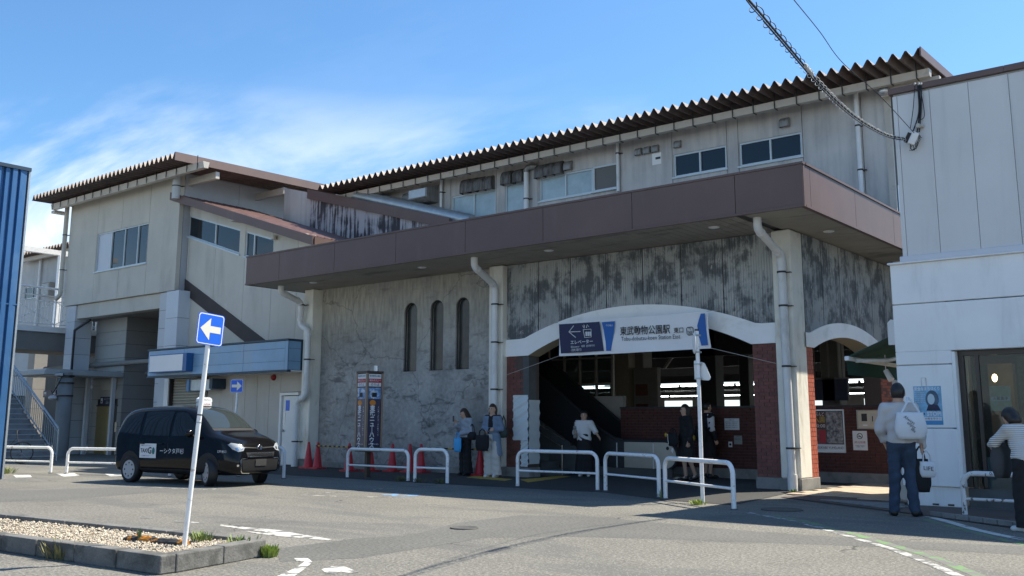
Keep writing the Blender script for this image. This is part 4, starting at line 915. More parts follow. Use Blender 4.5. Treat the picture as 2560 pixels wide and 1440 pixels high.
q0, q1 = oy(476, 965, KY-.35), oy(541, 960, KY-.35)
sb2 = thing('sign_light', 'blue and grey light box sticking out under the kiosk fascia', 'sign box', ((q0.x+q1.x)/2, KY-.3, q0.z-.2))
z0, z1 = oy(500, 978, KY-.35).z, oy(500, 948, KY-.35).z
MB().box(q0.x, q0.x+.14, KY-.5, KY-.01, z0, z1).build('side', mat('pale_blue_plate', (.10, .24, .45), .5, var=.05), sb2); MB().box(q0.x+.141, q1.x-.161, KY-.45, KY-.01, z0+.02, z1-.02).build('body', m_galv, sb2); MB().box(q1.x-.16, q1.x, KY-.5, KY-.01, z0+.06, z1).build('side', m_bluef[1], sb2)
q = oy(686, 944, KY); bell = thing('alarm_bell', 'small red alarm bell on the kiosk wall', 'alarm bell', tuple(q)); MB().lathe([(.085, 0), (.09, .04), (.06, .09), (0, .10)], q, 14, axis=(0, -1, 0)).build('bell', mat('alarm_red', (.30, .02, .02), .4, var=.05), bell)
# ------------------------------------------------------------------ footbridge and outdoor stair behind the blue building
fbx = -38.6
fb = thing('footbridge', 'white railed footbridge deck beyond the blue building', 'footbridge', (fbx, 20, 0))
fz = ox(100, 815, fbx).z
y0_, y1_ = 15.0, 27.0
MB().box(fbx-2.5, fbx, y0_, y1_, fz-.22, fz).build('deck_edge', m_white, fb); MB().box(fbx-2.4, fbx-.1, y0_, y1_, fz-.95, fz-.23).build('girder', mat('grey_girder', (.20, .20, .19), .7, var=.1), fb)
hr = 1.25
ys = [y0_+k*1.75 for k in range(8)]
for a, c in zip(ys[:-1], ys[1:]):
    b = MB(); b.box(fbx-.05, fbx-.0, a, a+.05, fz, fz+hr)
    b.box(fbx-.04, fbx-.01, a+.05, c, fz+hr-.04, fz+hr).box(fbx-.04, fbx-.01, a+.05, c, fz+hr-.25, fz+hr-.21).box(fbx-.04, fbx-.01, a+.05, c, fz+.08, fz+.11)
    for k in range(1, 13): yy = a+.05+k*(c-a-.05)/13; b.box(fbx-.032, fbx-.018, yy-.009, yy+.009, fz+.11, fz+hr-.25)
    for s_ in (0, 1): b.tube([(fbx-.01, a+.06, fz+(.12 if s_ else hr-.26)), (fbx-.01, c-.02, fz+(hr-.26 if s_ else .12))], .014, 6)
    b.build('railing', m_rail, fb)
MB().tube([(fbx+.02, y0_, fz+hr+.28), (fbx+.02, y1_-4, fz+hr+.28)], .045, 8).build('handrail', m_rail, fb)
for yy in (16.2, 20.5): MB().box(fbx+.01, fbx+.10, yy, yy+.12, fz-1.4, fz+.05).build('drain', m_dark, fb)
for yy in (17.0, 22): MB().box(fbx-2.0, fbx-1.4, yy, yy+.5, 0, fz-.95).build('pier', m_conc_dark, fb)
for k in range(3): MB().tube([(fbx-1.5, 19+k, fz-1.6-.35*k), (fbx+10, 19.5+k, fz-1.5-.35*k)], .09, 8).build('service_pipe', m_int, fb)
# steel pole and beam in front of the far building
MB().box(fbx-1.2, fbx-1.0, 19.0, 19.2, fz, fz+3.1).box(fbx-1.2, fbx-1.0, 15, 24, fz+3.1, fz+3.3).build('lamp_frame', m_rail, fb)
# outdoor stair
os_ = thing('outdoor_stair', 'grey outdoor stair with bar railings beside the blue building', 'stair', (-28, 13, 0))
sx_, sy0, sy1, n = -30.6, 13.45, 15.05, 19
m_step = mat('worn_grey_step', (.20, .215, .23), .8, var=.25, scale=3, dirt=(.05, .05, .05), dirt_amt=.7, dirt_scale=(3, 3, 5), dirt_lo=.55, dirt_hi=.7)
for k in range(n): 
    s = MB().box(sx_-.27*(k+1), sx_-.27*k, sy0, sy1, k*.165 if k else 0, (k+1)*.165-.03).build('step', m_step, os_)
    MB().box(sx_-.27*(k+1)-.01, sx_-.27*k+.02, sy0, sy1, (k+1)*.165-.029, (k+1)*.165).build('tread', m_galv, s)
MB().box(sx_-.27*n-3, sx_-.27*n, sy0, sy1, n*.165-.15, n*.165).build('landing', m_step, os_)
def stair_rail(y, k0=0, hgt=.95):
    b = MB(); xa_, xb_ = sx_+.05, sx_-.27*n; za_, zb_ = .05, n*.165
    b.tube([(xa_, y, za_+hgt), (xb_, y, zb_+hgt), (xb_-2.6, y, zb_+hgt)], .035, 8); b.tube([(xa_, y, za_+hgt-.12), (xb_, y, zb_+hgt-.12), (xb_-2.6, y, zb_+hgt-.12)], .018, 6)
    b.tube([(xa_, y, za_+.12), (xb_, y, zb_+.12), (xb_-2.6, y, zb_+.12)], .022, 6); b.tube([(xa_, y, 0), (xa_, y, za_+hgt)], .025, 8)
    return b.build('handrail', m_galv, os_)
def stair_bars(y, hgt=.95):
    p = None; xa_, xb_ = sx_+.05, sx_-.27*n
    for k in range(1, 46):
        x = xa_-.135*k; t = min(1, (xa_-x)/(xa_-xb_)); z = .05+t*(n*.165-.05)+.12
        if p is None: p = MB().box(x-.008, x+.008, y-.008, y+.008, z, z+hgt-.24).build('baluster', m_galv, os_)
        else: inst(p, os_, (x, LOC[p].y, z))
stair_rail(sy0-.02); stair_bars(sy0-.02); stair_rail(sy1+.02); stair_bars(sy1+.02)
MB().prism([(sx_+.05, -.02), (sx_-.27*n, n*.165-.04), (sx_-.27*n, n*.165-.26), (sx_+.05, -.02-.0)], (0, sy1+.03, .03), EX, EZ, EY*.02).build('stringer', m_galv, os_)
# ------------------------------------------------------------------ blue building
bb = thing('blue_building', 'blue corrugated metal building at the left edge', 'building', (-24.0, 6, 0))
BX = -22.0; far = ox(75, 427, BX).y; bzt = ox(75, 427, BX).z
m_bl = mat('blue_metal_sheet', (.040, .125, .28), .38, .15, var=.12, scale=1.2, dirt=(.13, .24, .40), dirt_amt=.4, dirt_scale=(1.5, 1.5, .6), dirt_lo=.5, dirt_hi=.7)
MB().box(BX-5, BX-.09, -6, far-.03, 0, bzt-.02).build('wall_core', m_bl, bb)
y = far; sheet0 = None
for k in range(22):
    ya = y-.56
    if sheet0 is None:
        prof = [(0, 0), (0, -.08), (.04, -.08), (.055, 0), (.20, .02), (.22, -.05), (.25, -.05), (.27, .02), (.37, .02), (.39, -.05), (.42, -.05), (.44, 0), (.515, 0), (.53, -.08), (.56, -.08), (.56, 0)]
        b = MB(); vs = []
        for s_, d in prof[1:-1]: vs += [(BX+d, y-s_, 0), (BX+d, y-s_, bzt)]
        b.add(vs, [(2*i, 2*i+1, 2*i+3, 2*i+2) for i in range(len(prof)-3)]); sheet0 = b.build('metal_sheet', m_bl, bb)
    else: inst(sheet0, bb, (LOC[sheet0].x, LOC[sheet0].y-.56*k, LOC[sheet0].z))
    y = ya
MB().box(BX-.05, BX+.04, -6, far+.02, bzt-.02, bzt+.06).build('parapet_cap', m_bluef[1], bb); MB().box(BX-5, BX+.02, far-.02, far+.02, 0, bzt-.021).build('corner_flashing', m_galv, bb)
MB().box(BX-.01, BX+.012, -6, far, bzt*.55, bzt*.55+.03).build('sheet_lap', m_bl, bb)
# ------------------------------------------------------------------ far left building behind the footbridge
FYY = 32.0; rb = thing('rear_building', 'far grey building with corrugated eave behind the footbridge', 'building', (-58, 34, 0))
rx = lambda px, py: oy(px, py, FYY)
a, c = rx(30, 700), rx(240, 640); zt_ = rx(150, 640).z
m_far = mat('far_grey_panel', (.42, .43, .43), .7, var=.06)
jj = [a.x]+[rx(p, 680).x for p in (60, 86, 118, 145, 165)]+[c.x]
wn_ = (rx(62, 730).x, rx(100, 725).x, rx(80, 745).z, rx(80, 716).z)
panel_wall(rb, FYY, jj, 3, zt_+.2, [wn_], m_far)
window(rb, FYY, *wn_, [(wn_[0]+wn_[1])/2], [m_glass]*2, m_sash)
MB().box(a.x, c.x, FYY+.2, FYY+4, 0, zt_).build('core', m_intdark, rb)
MB().box(a.x, c.x, FYY-.7, FYY-.45, zt_-.1, zt_+.18).build('gutter', m_gutter, rb)
k1, k2 = oy(166, 605, FYY-1.3), oy(52, 636, FYY-1.3)
folded(rb, k1.x+4, k2.x-1.5, FYY-1.3, k1.z, (k1.x-k2.x)/15.5, .26, FYY+5, .02, m_roof)
downpipe([(rx(103, 700).x, FYY-.15, zt_), (rx(103, 700).x, FYY-.15, 4)], .1, (), rb)
q = rx(134, 726); acu = MB().box(q.x-.55, q.x+.55, FYY-.6, FYY-.05, q.z-.45, q.z+.5).build('air_conditioner', m_int, rb, bevel=.03)
for k in range(9): MB().box(q.x-.5, q.x+.5, FYY-.63, FYY-.605, q.z-.38+k*.09, q.z-.34+k*.09).build('louvre', m_galv, acu)

# ------------------------------------------------------------------ white building on the right
RY = 15.75; rbx = thing('white_shop_building', 'white rendered shop with grey clad upper storey and big shop window', 'building', (-1.5, 18, 0))
RL = -4.90; RU = -4.69; RE = 4.0
g1 = 3.105; g2 = 2.142; g3 = 1.17; zl = 3.75; zp = 6.585
wx0, wzt, wzb = -4.02, 2.33, .30
m_groove = mat('render_groove', (.42, .43, .43), .9, var=.05)
MB().box(RL+.02, RE, RY+.025, RY+.45, 0, g2).build('x', m_groove, rbx) if False else None
def slab(x0, x1, z0, z1, y=RY, d=.5): return MB().box(x0, x1, y, y+d, z0, z1).build('render_panel', m_render, rbx, bevel=.008)
slab(RL, RE, g1+.008, zl); slab(RL, RE, wzt+.02, g1-.008)
slab(RL, -4.07, g2+.008, wzt+.019); slab(RL, -4.07, g3+.008, g2-.008); slab(RL-.01, -4.06, .30, g3-.008, RY-.012)
slab(RL+.03, -4.09, .0, .298, RY+.03)
MB().box(RL+.03, -4.12, RY+.04, RY+.45, .01, zl).build('wall_core', m_groove, rbx)
for xx in (-4.78, -4.5, -4.28): MB().box(xx, xx+.09, RY+.02, RY+.029, .02, .045).build('weep_slot', m_dark, rbx)
MB().box(RL, RL+.25, RY+.5, 19.4, 0, zl).build('side_wall', m_render, rbx)
MB().box(RL-.03, RE, RY-.05, RY+.3, zl, zl+.03).build('ledge', m_white, rbx, bevel=.006); MB().box(RU-.04, RE, RY-.03, RY+.3, zl+.031, zl+.12).build('ledge', mat('pale_ledge', (.62, .64, .68), .5, var=.03), rbx, bevel=.006)
cj = [RU, -4.615, -4.112, -3.53, -2.955, -2.37, -1.79, -1.2, 0, 1.2, 2.4, RE]
for a, c in zip(cj[:-1], cj[1:]): MB().box(a+.003, c-.003, RY, RY+.05, zl+.12, zp-.05).build('cladding_panel', m_clad, rbx, bevel=.004)
MB().box(RU+.01, RE, RY+.04, RY+.3, zl+.12, zp).build('cladding_core', m_groove, rbx); MB().box(RU, RU+.2, RY+.3, 19.4, zl, zp).build('upper_side_wall', m_clad, rbx)
for a, c in ((RU-.05, -3.0), (-2.995, RE)): MB().box(a, c, RY-.035, RY+.3, zp-.01, zp+.085).build('parapet_cap', m_brown, rbx)
MB().box(RU, RE, RY+.3, 19.4, zp-.2, zp-.1).build('roof', m_conc, rbx)
# shop window: deep reveal, dark frame, panes, lit interior
MB().box(-4.068, -4.02, RY+.001, RY+.32, .30, wzt).build('reveal', m_render, rbx)
MB().box(-4.02, RE, RY+.2, RY+.28, 0, wzb-.02).build('stall_riser', m_conc_dark, rbx)
m_bronze = mat('bronze_frame', (.06, .05, .045), .4, .4, var=.05)
m_shopglass = glass('shop_glass', alpha=.82, tint=(.82, .86, .86), body=(.03, .05, .05))
fr = MB().box(-4.019, -3.94, RY+.16, RY+.24, wzb, wzt-.06).box(-4.019, RE, RY+.155, RY+.245, wzt-.06, wzt+.015)
for xx in (-3.78, -2.2, -.6, 1.0): fr.box(xx, xx+.05, RY+.16, RY+.24, wzb, wzt-.06)
sw = fr.build('shop_window', m_bronze, rbx)
for a, c in ((-3.94, -3.78), (-3.73, -2.2), (-2.15, -.6), (-.55, 1.0), (1.05, RE)): MB().box(a, c, RY+.195, RY+.203, wzb-.02, wzt-.06).build('pane', m_shopglass, sw)
m_froststrip = mat('frosted_film', (.22, .30, .33), .4, var=.05)
MB().box(-3.73, -2.2, RY+.204, RY+.208, wzb-.02, wzb+.45).build('frosted_film', m_froststrip, sw)
MB().box(RL+.25, RE, 19.25, 19.4, 0, zp-.2).build('back_wall', mat('shop_back_wall', (.075, .065, .055), .7, var=.1), rbx); MB().box(-4.65, RE, RY+.5, 19.25, -.02, .03).build('floor', m_intdark, rbx)
MB().box(-4.65, RE, RY+.46, 19.25, 2.62, 2.68).build('ceiling', mat('shop_ceiling', (.16, .16, .155), .8, var=.05), rbx)
m_warm = mat('warm_shop_lamp', (1, .72, .35), .5, var=0, emit=9); m_spot = mat('white_shop_spot', (1, .95, .85), .5, var=0, emit=16)
for x, y in ((-3.6, 17.2), (-3.1, 16.8), (-2.9, 18.2), (-2.5, 17.3), (-3.4, 18.8), (-2.2, 16.6), (-1.6, 17.4)): MB().lathe([(0, -.004), (.05, -.004), (.06, .0)], (x, y, 2.617), 10).build('ceiling_spot', m_spot, rbx)
MB().ball((-4.05, 18.3, 2.02), (.045, .045, .07), 10).build('pendant_lamp', m_warm, rbx)
m_slate = mat('stacked_stone', (.12, .115, .105), .8, var=.35, scale=9)
pl = MB().box(-3.62, -3.28, 18.0, 18.4, 0, 2.6).build('stone_pillar', m_mortar, rbx)
for r in range(36):
    xx = -3.62
    while xx < -3.29:
        w_ = .06+.12*rnd(); MB().box(xx+.003, min(-3.28, xx+w_)-.003, 17.97+.02*rnd(), 18.0, r*.072+.004, r*.072+.066).build('stone', m_slate, pl); xx += w_
MB().box(-2.9, -1.4, 18.6, 19.2, .03, 1.0).build('counter', mat('shop_counter', (.26, .20, .13), .5, var=.1), rbx, bevel=.01)
for x in (-4.35, -3.05): MB().box(x, x+.06, 17.5, 17.58, .03, 2.6).build('partition_post', m_greycol, rbx)
MB().box(-4.3, -3.9, 18.95, 19.2, .9, 2.3).build('menu_shelf', mat('shop_shelf', (.30, .22, .12), .5, var=.2, scale=8), rbx); MB().box(-2.6, -1.9, 19.16, 19.24, 1.5, 2.2).build('picture', m_paper, rbx)
ds = MB().box(-3.62, -2.0, 16.75, 17.05, .62, .66).box(-3.62, -2.0, 16.75, 17.05, 1.05, 1.08).box(-3.62, -3.58, 16.75, 17.05, .03, 1.08).build('display_shelf', mat('pale_shelf', (.45, .42, .36), .5, var=.05), rbx)
pc_ = [mat('box_%s' % n, c, .5, var=.15, scale=20) for n, c in (('cream', (.6, .52, .36)), ('green', (.10, .26, .12)), ('red', (.45, .06, .05)), ('white', (.7, .7, .68)), ('brown', (.22, .12, .06)))]
for lev in (.66, 1.08):
    x = -3.55
    while x < -2.1: w_ = random.uniform(.10, .2); MB().box(x, x+w_, 16.80, 16.98, lev, lev+random.uniform(.08, .24)).build('product_box', pc_[int(rnd()*5)], ds); x += w_+random.uniform(.01, .08)
p = thing('window_poster', 'small green and cream notice stuck inside the shop window', 'poster', (-3.55, RY+.21, 1.3))
MB().box(-3.62, -3.33, RY+.206, RY+.21, 1.43, 1.80).build('sheet', mat('cream_green_print', (.45, .50, .36), .6, var=.25, scale=11), p); MB().box(-3.60, -3.35, RY+.2045, RY+.2055, 1.58, 1.64).build('print_band', m_paper, p)
text('大募集中', .055, m_ink, p, (-3.475, RY+.2035, 1.61), EX, EZ)
# ------------------------------------------------------------------ hall interior behind the arches
HY = 20.5
hw = thing('brick_half_wall', 'dark red brick half wall inside the station arches', 'wall', (-9.5, HY, 0))
MB().box(-13.1, -4.95, HY+.02, HY+.3, .22, 1.58).build('wall_core', m_mortar, hw); MB().box(-13.12, -4.95, HY-.02, HY+.32, 0, .22).build('plinth', m_conc, hw); MB().box(-13.12, -4.95, HY-.005, HY+.32, 1.58, 1.62).build('coping', m_dark, hw)
bs = []
for r in range(20):
    x = -13.1-(.105 if r % 2 else 0)
    while x < -5: bs.append((max(x, -13.1), min(x+.205, -4.96), .225+r*.0677)); x += .21
near = sorted(bs, key=lambda t: -t[0])
b1, b2 = MB(), []
proto = {}
for i, (a, c, z) in enumerate(near):
    if c-a < .03: continue
    if i < 290 and c-a > .2:
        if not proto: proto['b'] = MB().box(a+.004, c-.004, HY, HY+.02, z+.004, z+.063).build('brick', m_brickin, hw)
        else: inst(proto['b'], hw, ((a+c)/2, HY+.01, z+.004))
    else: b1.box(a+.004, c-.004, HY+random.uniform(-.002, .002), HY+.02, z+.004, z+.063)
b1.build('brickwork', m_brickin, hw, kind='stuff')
# concourse floor, columns, glazed screen and platform roof further back
ih = thing('station_concourse', 'dim concourse with columns and a glazed screen beyond the brick half wall', 'concourse', (-14, 27, 0))
for px, w_, yy in ((1590, .55, 26), (1640, .0, 26), (1770, .6, 30), (1860, .4, 34), (2075, .5, 26)):
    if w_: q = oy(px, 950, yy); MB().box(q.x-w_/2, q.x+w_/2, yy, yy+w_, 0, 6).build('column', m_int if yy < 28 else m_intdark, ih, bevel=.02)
q = oy(1548, 950, 25.6); MB().box(q.x-.35, q.x+.35, 25.6, 26.1, 0, 5.2).build('column', mat('tan_column', (.46, .40, .30), .7, var=.05), ih)
gy = 23.6; gx0_, gx1_ = oy(1300, 900, gy).x, oy(1532, 900, gy).x
gs = MB().box(gx0_, gx1_, gy-.03, gy+.03, .02, .10).build('glazed_screen', m_int, ih)
nx, nzz = 6, 6
for i in range(nx+1): x = gx0_+(gx1_-gx0_)*i/nx; MB().box(x-.03, x+.03, gy-.04, gy+.04, .1, 4.6).build('glazing_bar', m_gutter, gs)
for j in range(1, nzz): z = .1+j*4.5/nzz; MB().box(gx0_, gx1_, gy-.035, gy+.035, z-.025, z+.025).build('glazing_bar', m_gutter, gs)
m_dimglass = glass('dim_glass', alpha=.55, body=(.05, .052, .05))
for i in range(nx):
    for j in range(nzz-1):
        x0 = gx0_+(gx1_-gx0_)*i/nx; x1 = gx0_+(gx1_-gx0_)*(i+1)/nx; MB().box(x0+.03, x1-.03, gy-.004, gy+.004, .1+j*4.5/nzz+.025, .1+(j+1)*4.5/nzz-.025).build('pane', m_dimglass, gs)
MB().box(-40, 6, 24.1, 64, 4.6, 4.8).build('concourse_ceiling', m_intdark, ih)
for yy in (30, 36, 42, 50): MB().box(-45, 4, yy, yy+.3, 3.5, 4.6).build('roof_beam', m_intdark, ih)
for k in range(8): MB().tube([(-24+2.2*k, 34, 3.4), (-23+2.2*k, 34, 4.6)], .07, 6).build('brace', m_int, ih)
for (xa_, xb_, yy, z) in ((-40, -6, 36, 2.72), (-46, -6, 50, 2.72)):
    x = xa_
    while x < xb_: 
        MB().box(x, x+2.35, yy, yy+.06, z, z+.05).build('tube_lamp', m_lamp, ih); x += 2.5
for (px0, px1, yy, py) in ((1425, 1440, 33, 968), (1445, 1482, 33, 968), (1486, 1510, 33, 966)):
    p0, p1 = oy(px0, py, yy), oy(px1, py, yy); MB().box(p0.x, p1.x, yy, yy+.04, p0.z, p0.z+.025).build('tube_lamp', m_lamp, ih)
rr = thing('platform_shelter', 'platform roof on columns seen through the arch beyond the half wall', 'shelter', (-30, 60, 0))
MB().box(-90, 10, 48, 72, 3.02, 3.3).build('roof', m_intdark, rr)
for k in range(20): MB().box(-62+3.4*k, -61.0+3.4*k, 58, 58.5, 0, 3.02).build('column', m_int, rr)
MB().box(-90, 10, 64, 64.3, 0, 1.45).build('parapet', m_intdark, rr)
MB().box(-7.2, -5.05, 24.2, 24.4, 1.62, 2.9).build('x', m_intdark, ih) if False else None
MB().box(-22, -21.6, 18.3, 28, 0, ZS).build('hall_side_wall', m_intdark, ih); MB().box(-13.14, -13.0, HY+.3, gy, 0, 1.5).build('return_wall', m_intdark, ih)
q0, q1 = oy(1600, 1010, 25.9), oy(1660, 990, 25.9); sg = MB().box(q0.x-.1, q1.x-.1, 25.7, 25.9, .6, 2.9).build('shuttered_shop', m_int, ih)
for k in range(22): MB().box(q0.x-.06, q1.x-.14, 25.68, 25.7, .7+k*.1, .78+k*.1).build('shutter_slat', m_int, sg)
for z in (1.45, 2.05): MB().box(q0.x, q0.x+.42, 25.66, 25.68, z, z+.35).build('shop_sign', m_brick, sg)
# hanging boards seen through the side arch
for k, (px, py) in enumerate(((2055, 972), (2088, 972))):
    q = oy(px, py, 25); hs = thing('hanging_sign', ['dark hanging board nearer the corner pillar inside the side arch', 'dark hanging board nearer the awning inside the side arch'][k], 'sign', tuple(q), group='hanging boards in the concourse')
    MB().box(q.x-.33, q.x+.33, 25, 25.1, q.z-.3, q.z+.25).build('board', m_navy, hs); MB().box(q.x-.35, q.x+.35, 24.99, 25.11, q.z+.25, q.z+.29).build('frame', m_int, hs); MB().box(q.x-.2, q.x-.18, 25.04, 25.06, q.z+.29, 4.6).build('rod', m_int, hs); MB().box(q.x+.18, q.x+.2, 25.04, 25.06, q.z+.29, 4.6).build('rod', m_int, hs)
# ------------------------------------------------------------------ road markings
def ribbon(name, px, w, m, z):
    P = [oz(a, b) for a, b in px]; L_, R_ = [], []
    for i, p in enumerate(P):
        t = (P[min(i+1, len(P)-1)]-P[max(i-1, 0)]).normalized(); n = Vector((-t.y, t.x, 0)); L_.append(p+n*w/2); R_.append(p-n*w/2)
    vs = [(p.x, p.y, z) for p in L_+R_]; n = len(P)
    return MB().add(vs, [(n+i, n+i+1, i+1, i) for i in range(n-1)]).build(name, m, kind='structure')
def dens(px, k=5):
    o = []
    for i in range(len(px)-1):
        for j in range(k): t = j/k; o.append((px[i][0]*(1-t)+px[i+1][0]*t, px[i][1]*(1-t)+px[i+1][1]*t))
    return o+[px[-1]]
ribbon('white_road_line', [(1871, 1282), (1966, 1299), (2008, 1308), (2075, 1327), (2141, 1346), (2230, 1373), (2300, 1399), (2364, 1426), (2420, 1452)], .10, m_line2, .003)
ribbon('green_road_line', [(1901, 1282), (2008, 1302), (2127, 1334), (2245, 1367), (2310, 1386), (2364, 1406), (2453, 1442), (2520, 1474)], .12, m_linegreen, .002)
ribbon('white_road_line', [(2317, 1290), (2380, 1307), (2438, 1324), (2500, 1338), (2560, 1349), (2700, 1372)], .13, m_line, .003)
ribbon('green_road_line', [(2302, 1297), (2360, 1312), (2412, 1325), (2490, 1346), (2560, 1361), (2700, 1388)], .12, m_linegreen, .002)
m_line2b = worn('patchy_white_road_paint', (.50, .485, .44), .50)
def mark(px, m, z=.003, name='road_marking'): return sheet(name, [oz(a, b) for a, b in px], z, m)
mark([(548, 1315), (552, 1312), (650, 1322), (700, 1326), (740, 1334), (830, 1349), (820, 1351), (700, 1341), (640, 1334), (612, 1328), (672, 1334), (660, 1330)], m_line2b)
mark([(690, 1442), (740, 1420), (762, 1404), (742, 1404), (735, 1396), (770, 1396), (782, 1406), (760, 1424), (735, 1442)], m_line2b)
mark([(803, 1424), (830, 1416), (862, 1417), (897, 1431), (880, 1434), (850, 1430), (838, 1436), (815, 1434)], m_line2b)
mark([(352, 1293), (380, 1293), (382, 1296), (352, 1296)], m_line2); mark([(437, 1302), (505, 1306), (508, 1309), (437, 1306)], m_line2)
ribbon('white_road_line', dens([(754, 1236), (830, 1231), (960, 1222), (1010, 1219)]), .09, m_line2, .003)
ribbon('white_road_line', dens([(754, 1237), (870, 1242), (990, 1243)]), .09, m_line2, .0025)
mark([(945, 1238), (1000, 1232), (1075, 1238), (1010, 1242)], m_bluepaint, .002)
ribbon('white_road_line', dens([(395, 1219), (440, 1222), (530, 1224), (540, 1221)]), .07, m_line2, .003)
for q in ([(33, 1188), (75, 1188), (80, 1193), (40, 1194)], [(140, 1184), (185, 1183), (200, 1189), (160, 1192)], [(262, 1185), (305, 1184), (310, 1190), (275, 1191)]): mark(q, m_line)
mark([(1165, 1195), (1185, 1190), (1282, 1199), (1262, 1203)], m_yellow, .009, 'tactile_strip'); mark([(1300, 1200), (1400, 1190), (1430, 1192), (1320, 1207)], m_yellow, .009, 'tactile_strip')
m_iron = mat('cast_iron', (.095, .092, .085), .7, .3, var=.2, scale=20)
for k, (px, py, r) in enumerate(((1955, 1275, .30), (1161, 1321, .17))):
    q = oz(px, py); mh = tag(MB().lathe([(r, 0), (r, .009), (r*.93, .012), (r*.9, .009), (0, .009)], (q.x, q.y, .003), 24).build('manhole_cover', m_iron), ['round iron manhole cover in the shade before the corner pillar', 'small round iron valve cover out in the sunlit road'][k], 'manhole', 'iron covers in the road')
# ------------------------------------------------------------------ traffic island with kerb stones and gravel
KH = .155
isl = thing('traffic_island', 'kerbed gravel island in the near left corner', 'traffic island', (-8.5, 5.2, 0))
c0, c1, c2 = Vector((-7.43, 4.60, 0)), Vector((-7.70, 5.87, 0)), Vector((-7.9, 5.98, 0))
fl, bl_ = Vector((-12.5, 4.28, 0)), Vector((-15.5, 5.15, 0))
m_kerb = mat('kerb_concrete', (.155, .15, .138), .92, var=.18, scale=4, grain=.22, gscale=70, bump=.5, bscale=50, dirt=(.055, .055, .05), dirt_amt=.75, dirt_scale=(3, 3, 4), dirt_lo=.47, dirt_hi=.64)
def kerb(p, q, w, side, L_=.6):
    d = (q-p); n = max(1, round(d.length/L_)); t = d.normalized(); nrm = Vector((-t.y, t.x, 0))*side; first_ = None
    for k in range(n):
        a = p+d*k/n+t*.004; c = p+d*(k+1)/n-t*.004; mid = (a+c)/2+nrm*w/2; ln = (c-a).length
        M = Matrix.Translation(mid+EZ*KH/2+Vector((random.uniform(-.006, .006), random.uniform(-.006, .006), 0))) @ Matrix.Rotation(math.atan2(t.y, t.x)+random.uniform(-.012, .012), 4, 'Z')
        MB().mbox(M, ln, w, KH+random.uniform(-.006, .006)).build('kerb_stone', m_kerb, isl, bevel=.012, seg=2)
kerb(c0, fl, .15, -1); kerb(c0+Vector((.0, .155, 0)), c1, .15, 1, .62); kerb(c2+Vector((-.02, -.05, 0)), bl_, .15, 1)
gpoly = [(fl.x, fl.y+.1), (c0.x-.1, c0.y+.12), (c1.x-.1, c1.y), (c2.x, c2.y-.1), (bl_.x, bl_.y-.1)]
MB().add([(x, y, .095) for x, y in gpoly], [tuple(range(5))]).build('soil', m_soil, isl)
def inpoly(x, y, P):
    s = False; j = len(P)-1
    for i in range(len(P)):
        if (P[i][1] > y) != (P[j][1] > y) and x < (P[j][0]-P[i][0])*(y-P[i][1])/(P[j][1]-P[i][1])+P[i][0]: s = not s
        j = i
    return s
peb = [MB(), MB(), MB()]; cnt = 0
while cnt < 9000:
    x, y = random.uniform(-13, -7.5), random.uniform(4.3, 5.95)
    if rnd() > min(1, ((x+14)/6)**2+.15): continue
    if not inpoly(x, y, gpoly): continue
    r = .008+.012*rnd()*rnd(); a = rnd()*6.28; z = .097+.025*rnd(); b = peb[int(rnd()*3)]; q = [(.9+.3*rnd())*r for _ in range(5)]
    b.add([(x+q[0]*math.cos(a), y+q[0]*math.sin(a), z), (x-q[1]*math.sin(a), y+q[1]*math.cos(a), z), (x-q[2]*math.cos(a), y-q[2]*math.sin(a), z), (x+q[3]*math.sin(a), y-q[3]*math.cos(a), z), (x, y, z+q[4]*.8), (x, y, z-q[4]*.5)], [(0, 1, 4), (1, 2, 4), (2, 3, 4), (3, 0, 4), (1, 0, 5), (2, 1, 5), (3, 2, 5), (0, 3, 5)]); cnt += 1
for b, c in zip(peb, ((.50, .42, .31), (.38, .33, .26), (.56, .49, .38))): b.build('gravel', mat('gravel_%d' % int(c[0]*100), c, .9, var=.2, scale=30), isl, kind='stuff')
lf = MB()
for _ in range(150):
    x, y = random.uniform(-12.5, -7.6), random.uniform(4.35, 5.9)
    if not inpoly(x, y, gpoly): continue
    a = rnd()*6.28; l_ = .012+.02*rnd(); u_ = Vector((math.cos(a), math.sin(a), .3*rnd()))*l_; w_ = Vector((-math.sin(a), math.cos(a), .4*rnd()))*l_*.5; p = Vector((x, y, .125))
    lf.add([p-u_, p-w_, p+u_, p+w_], [(0, 1, 2, 3)])
lf.build('dead_leaves', mat('dead_leaf', (.16, .09, .04), .8, var=.3, scale=30), isl, kind='stuff')
m_rust = mat('orange_black_block', (.035, .035, .035), .9, var=.3, scale=8, bump=.6, bscale=40, dirt=(.42, .17, .02), dirt_amt=.95, dirt_scale=(6, 6, 3), dirt_lo=.49, dirt_hi=.53)
for k, (pa, pb) in enumerate((((306, 1356), (368, 1360)), ((372, 1364), (452, 1369)))):
    a, c = oz(*pa, .1), oz(*pb, .1); d = c-a; b = MB(); n = 9
    for i in range(n+1):
        p = a+d*i/n; b.v += [(p.x+random.uniform(-.006, .006), p.y+yy+random.uniform(-.006, .006), .09+zz*(1 if 0 < i < n else .75)+random.uniform(-.006, .006)) for yy, zz in ((-.0, 0), (.01, .055), (.035, .075), (.09, .075), (.11, .05), (.12, 0))]
    b.f = [(i*6+j, i*6+6+j, i*6+7+j, i*6+1+j) for i in range(n) for j in range(5)]+[(0, 1, 2, 3, 4, 5), tuple(n*6+j for j in (5, 4, 3, 2, 1, 0))]; b.m = [0]*len(b.f); b.sm = [False]*len(b.f)
    tag(b.build('wheel_stop', m_rust), ['worn orange and black wheel stop lying farther from the sign pole', 'worn orange and black wheel stop touching the sign pole foot'][k], 'wheel stop', 'painted concrete blocks in the gravel')
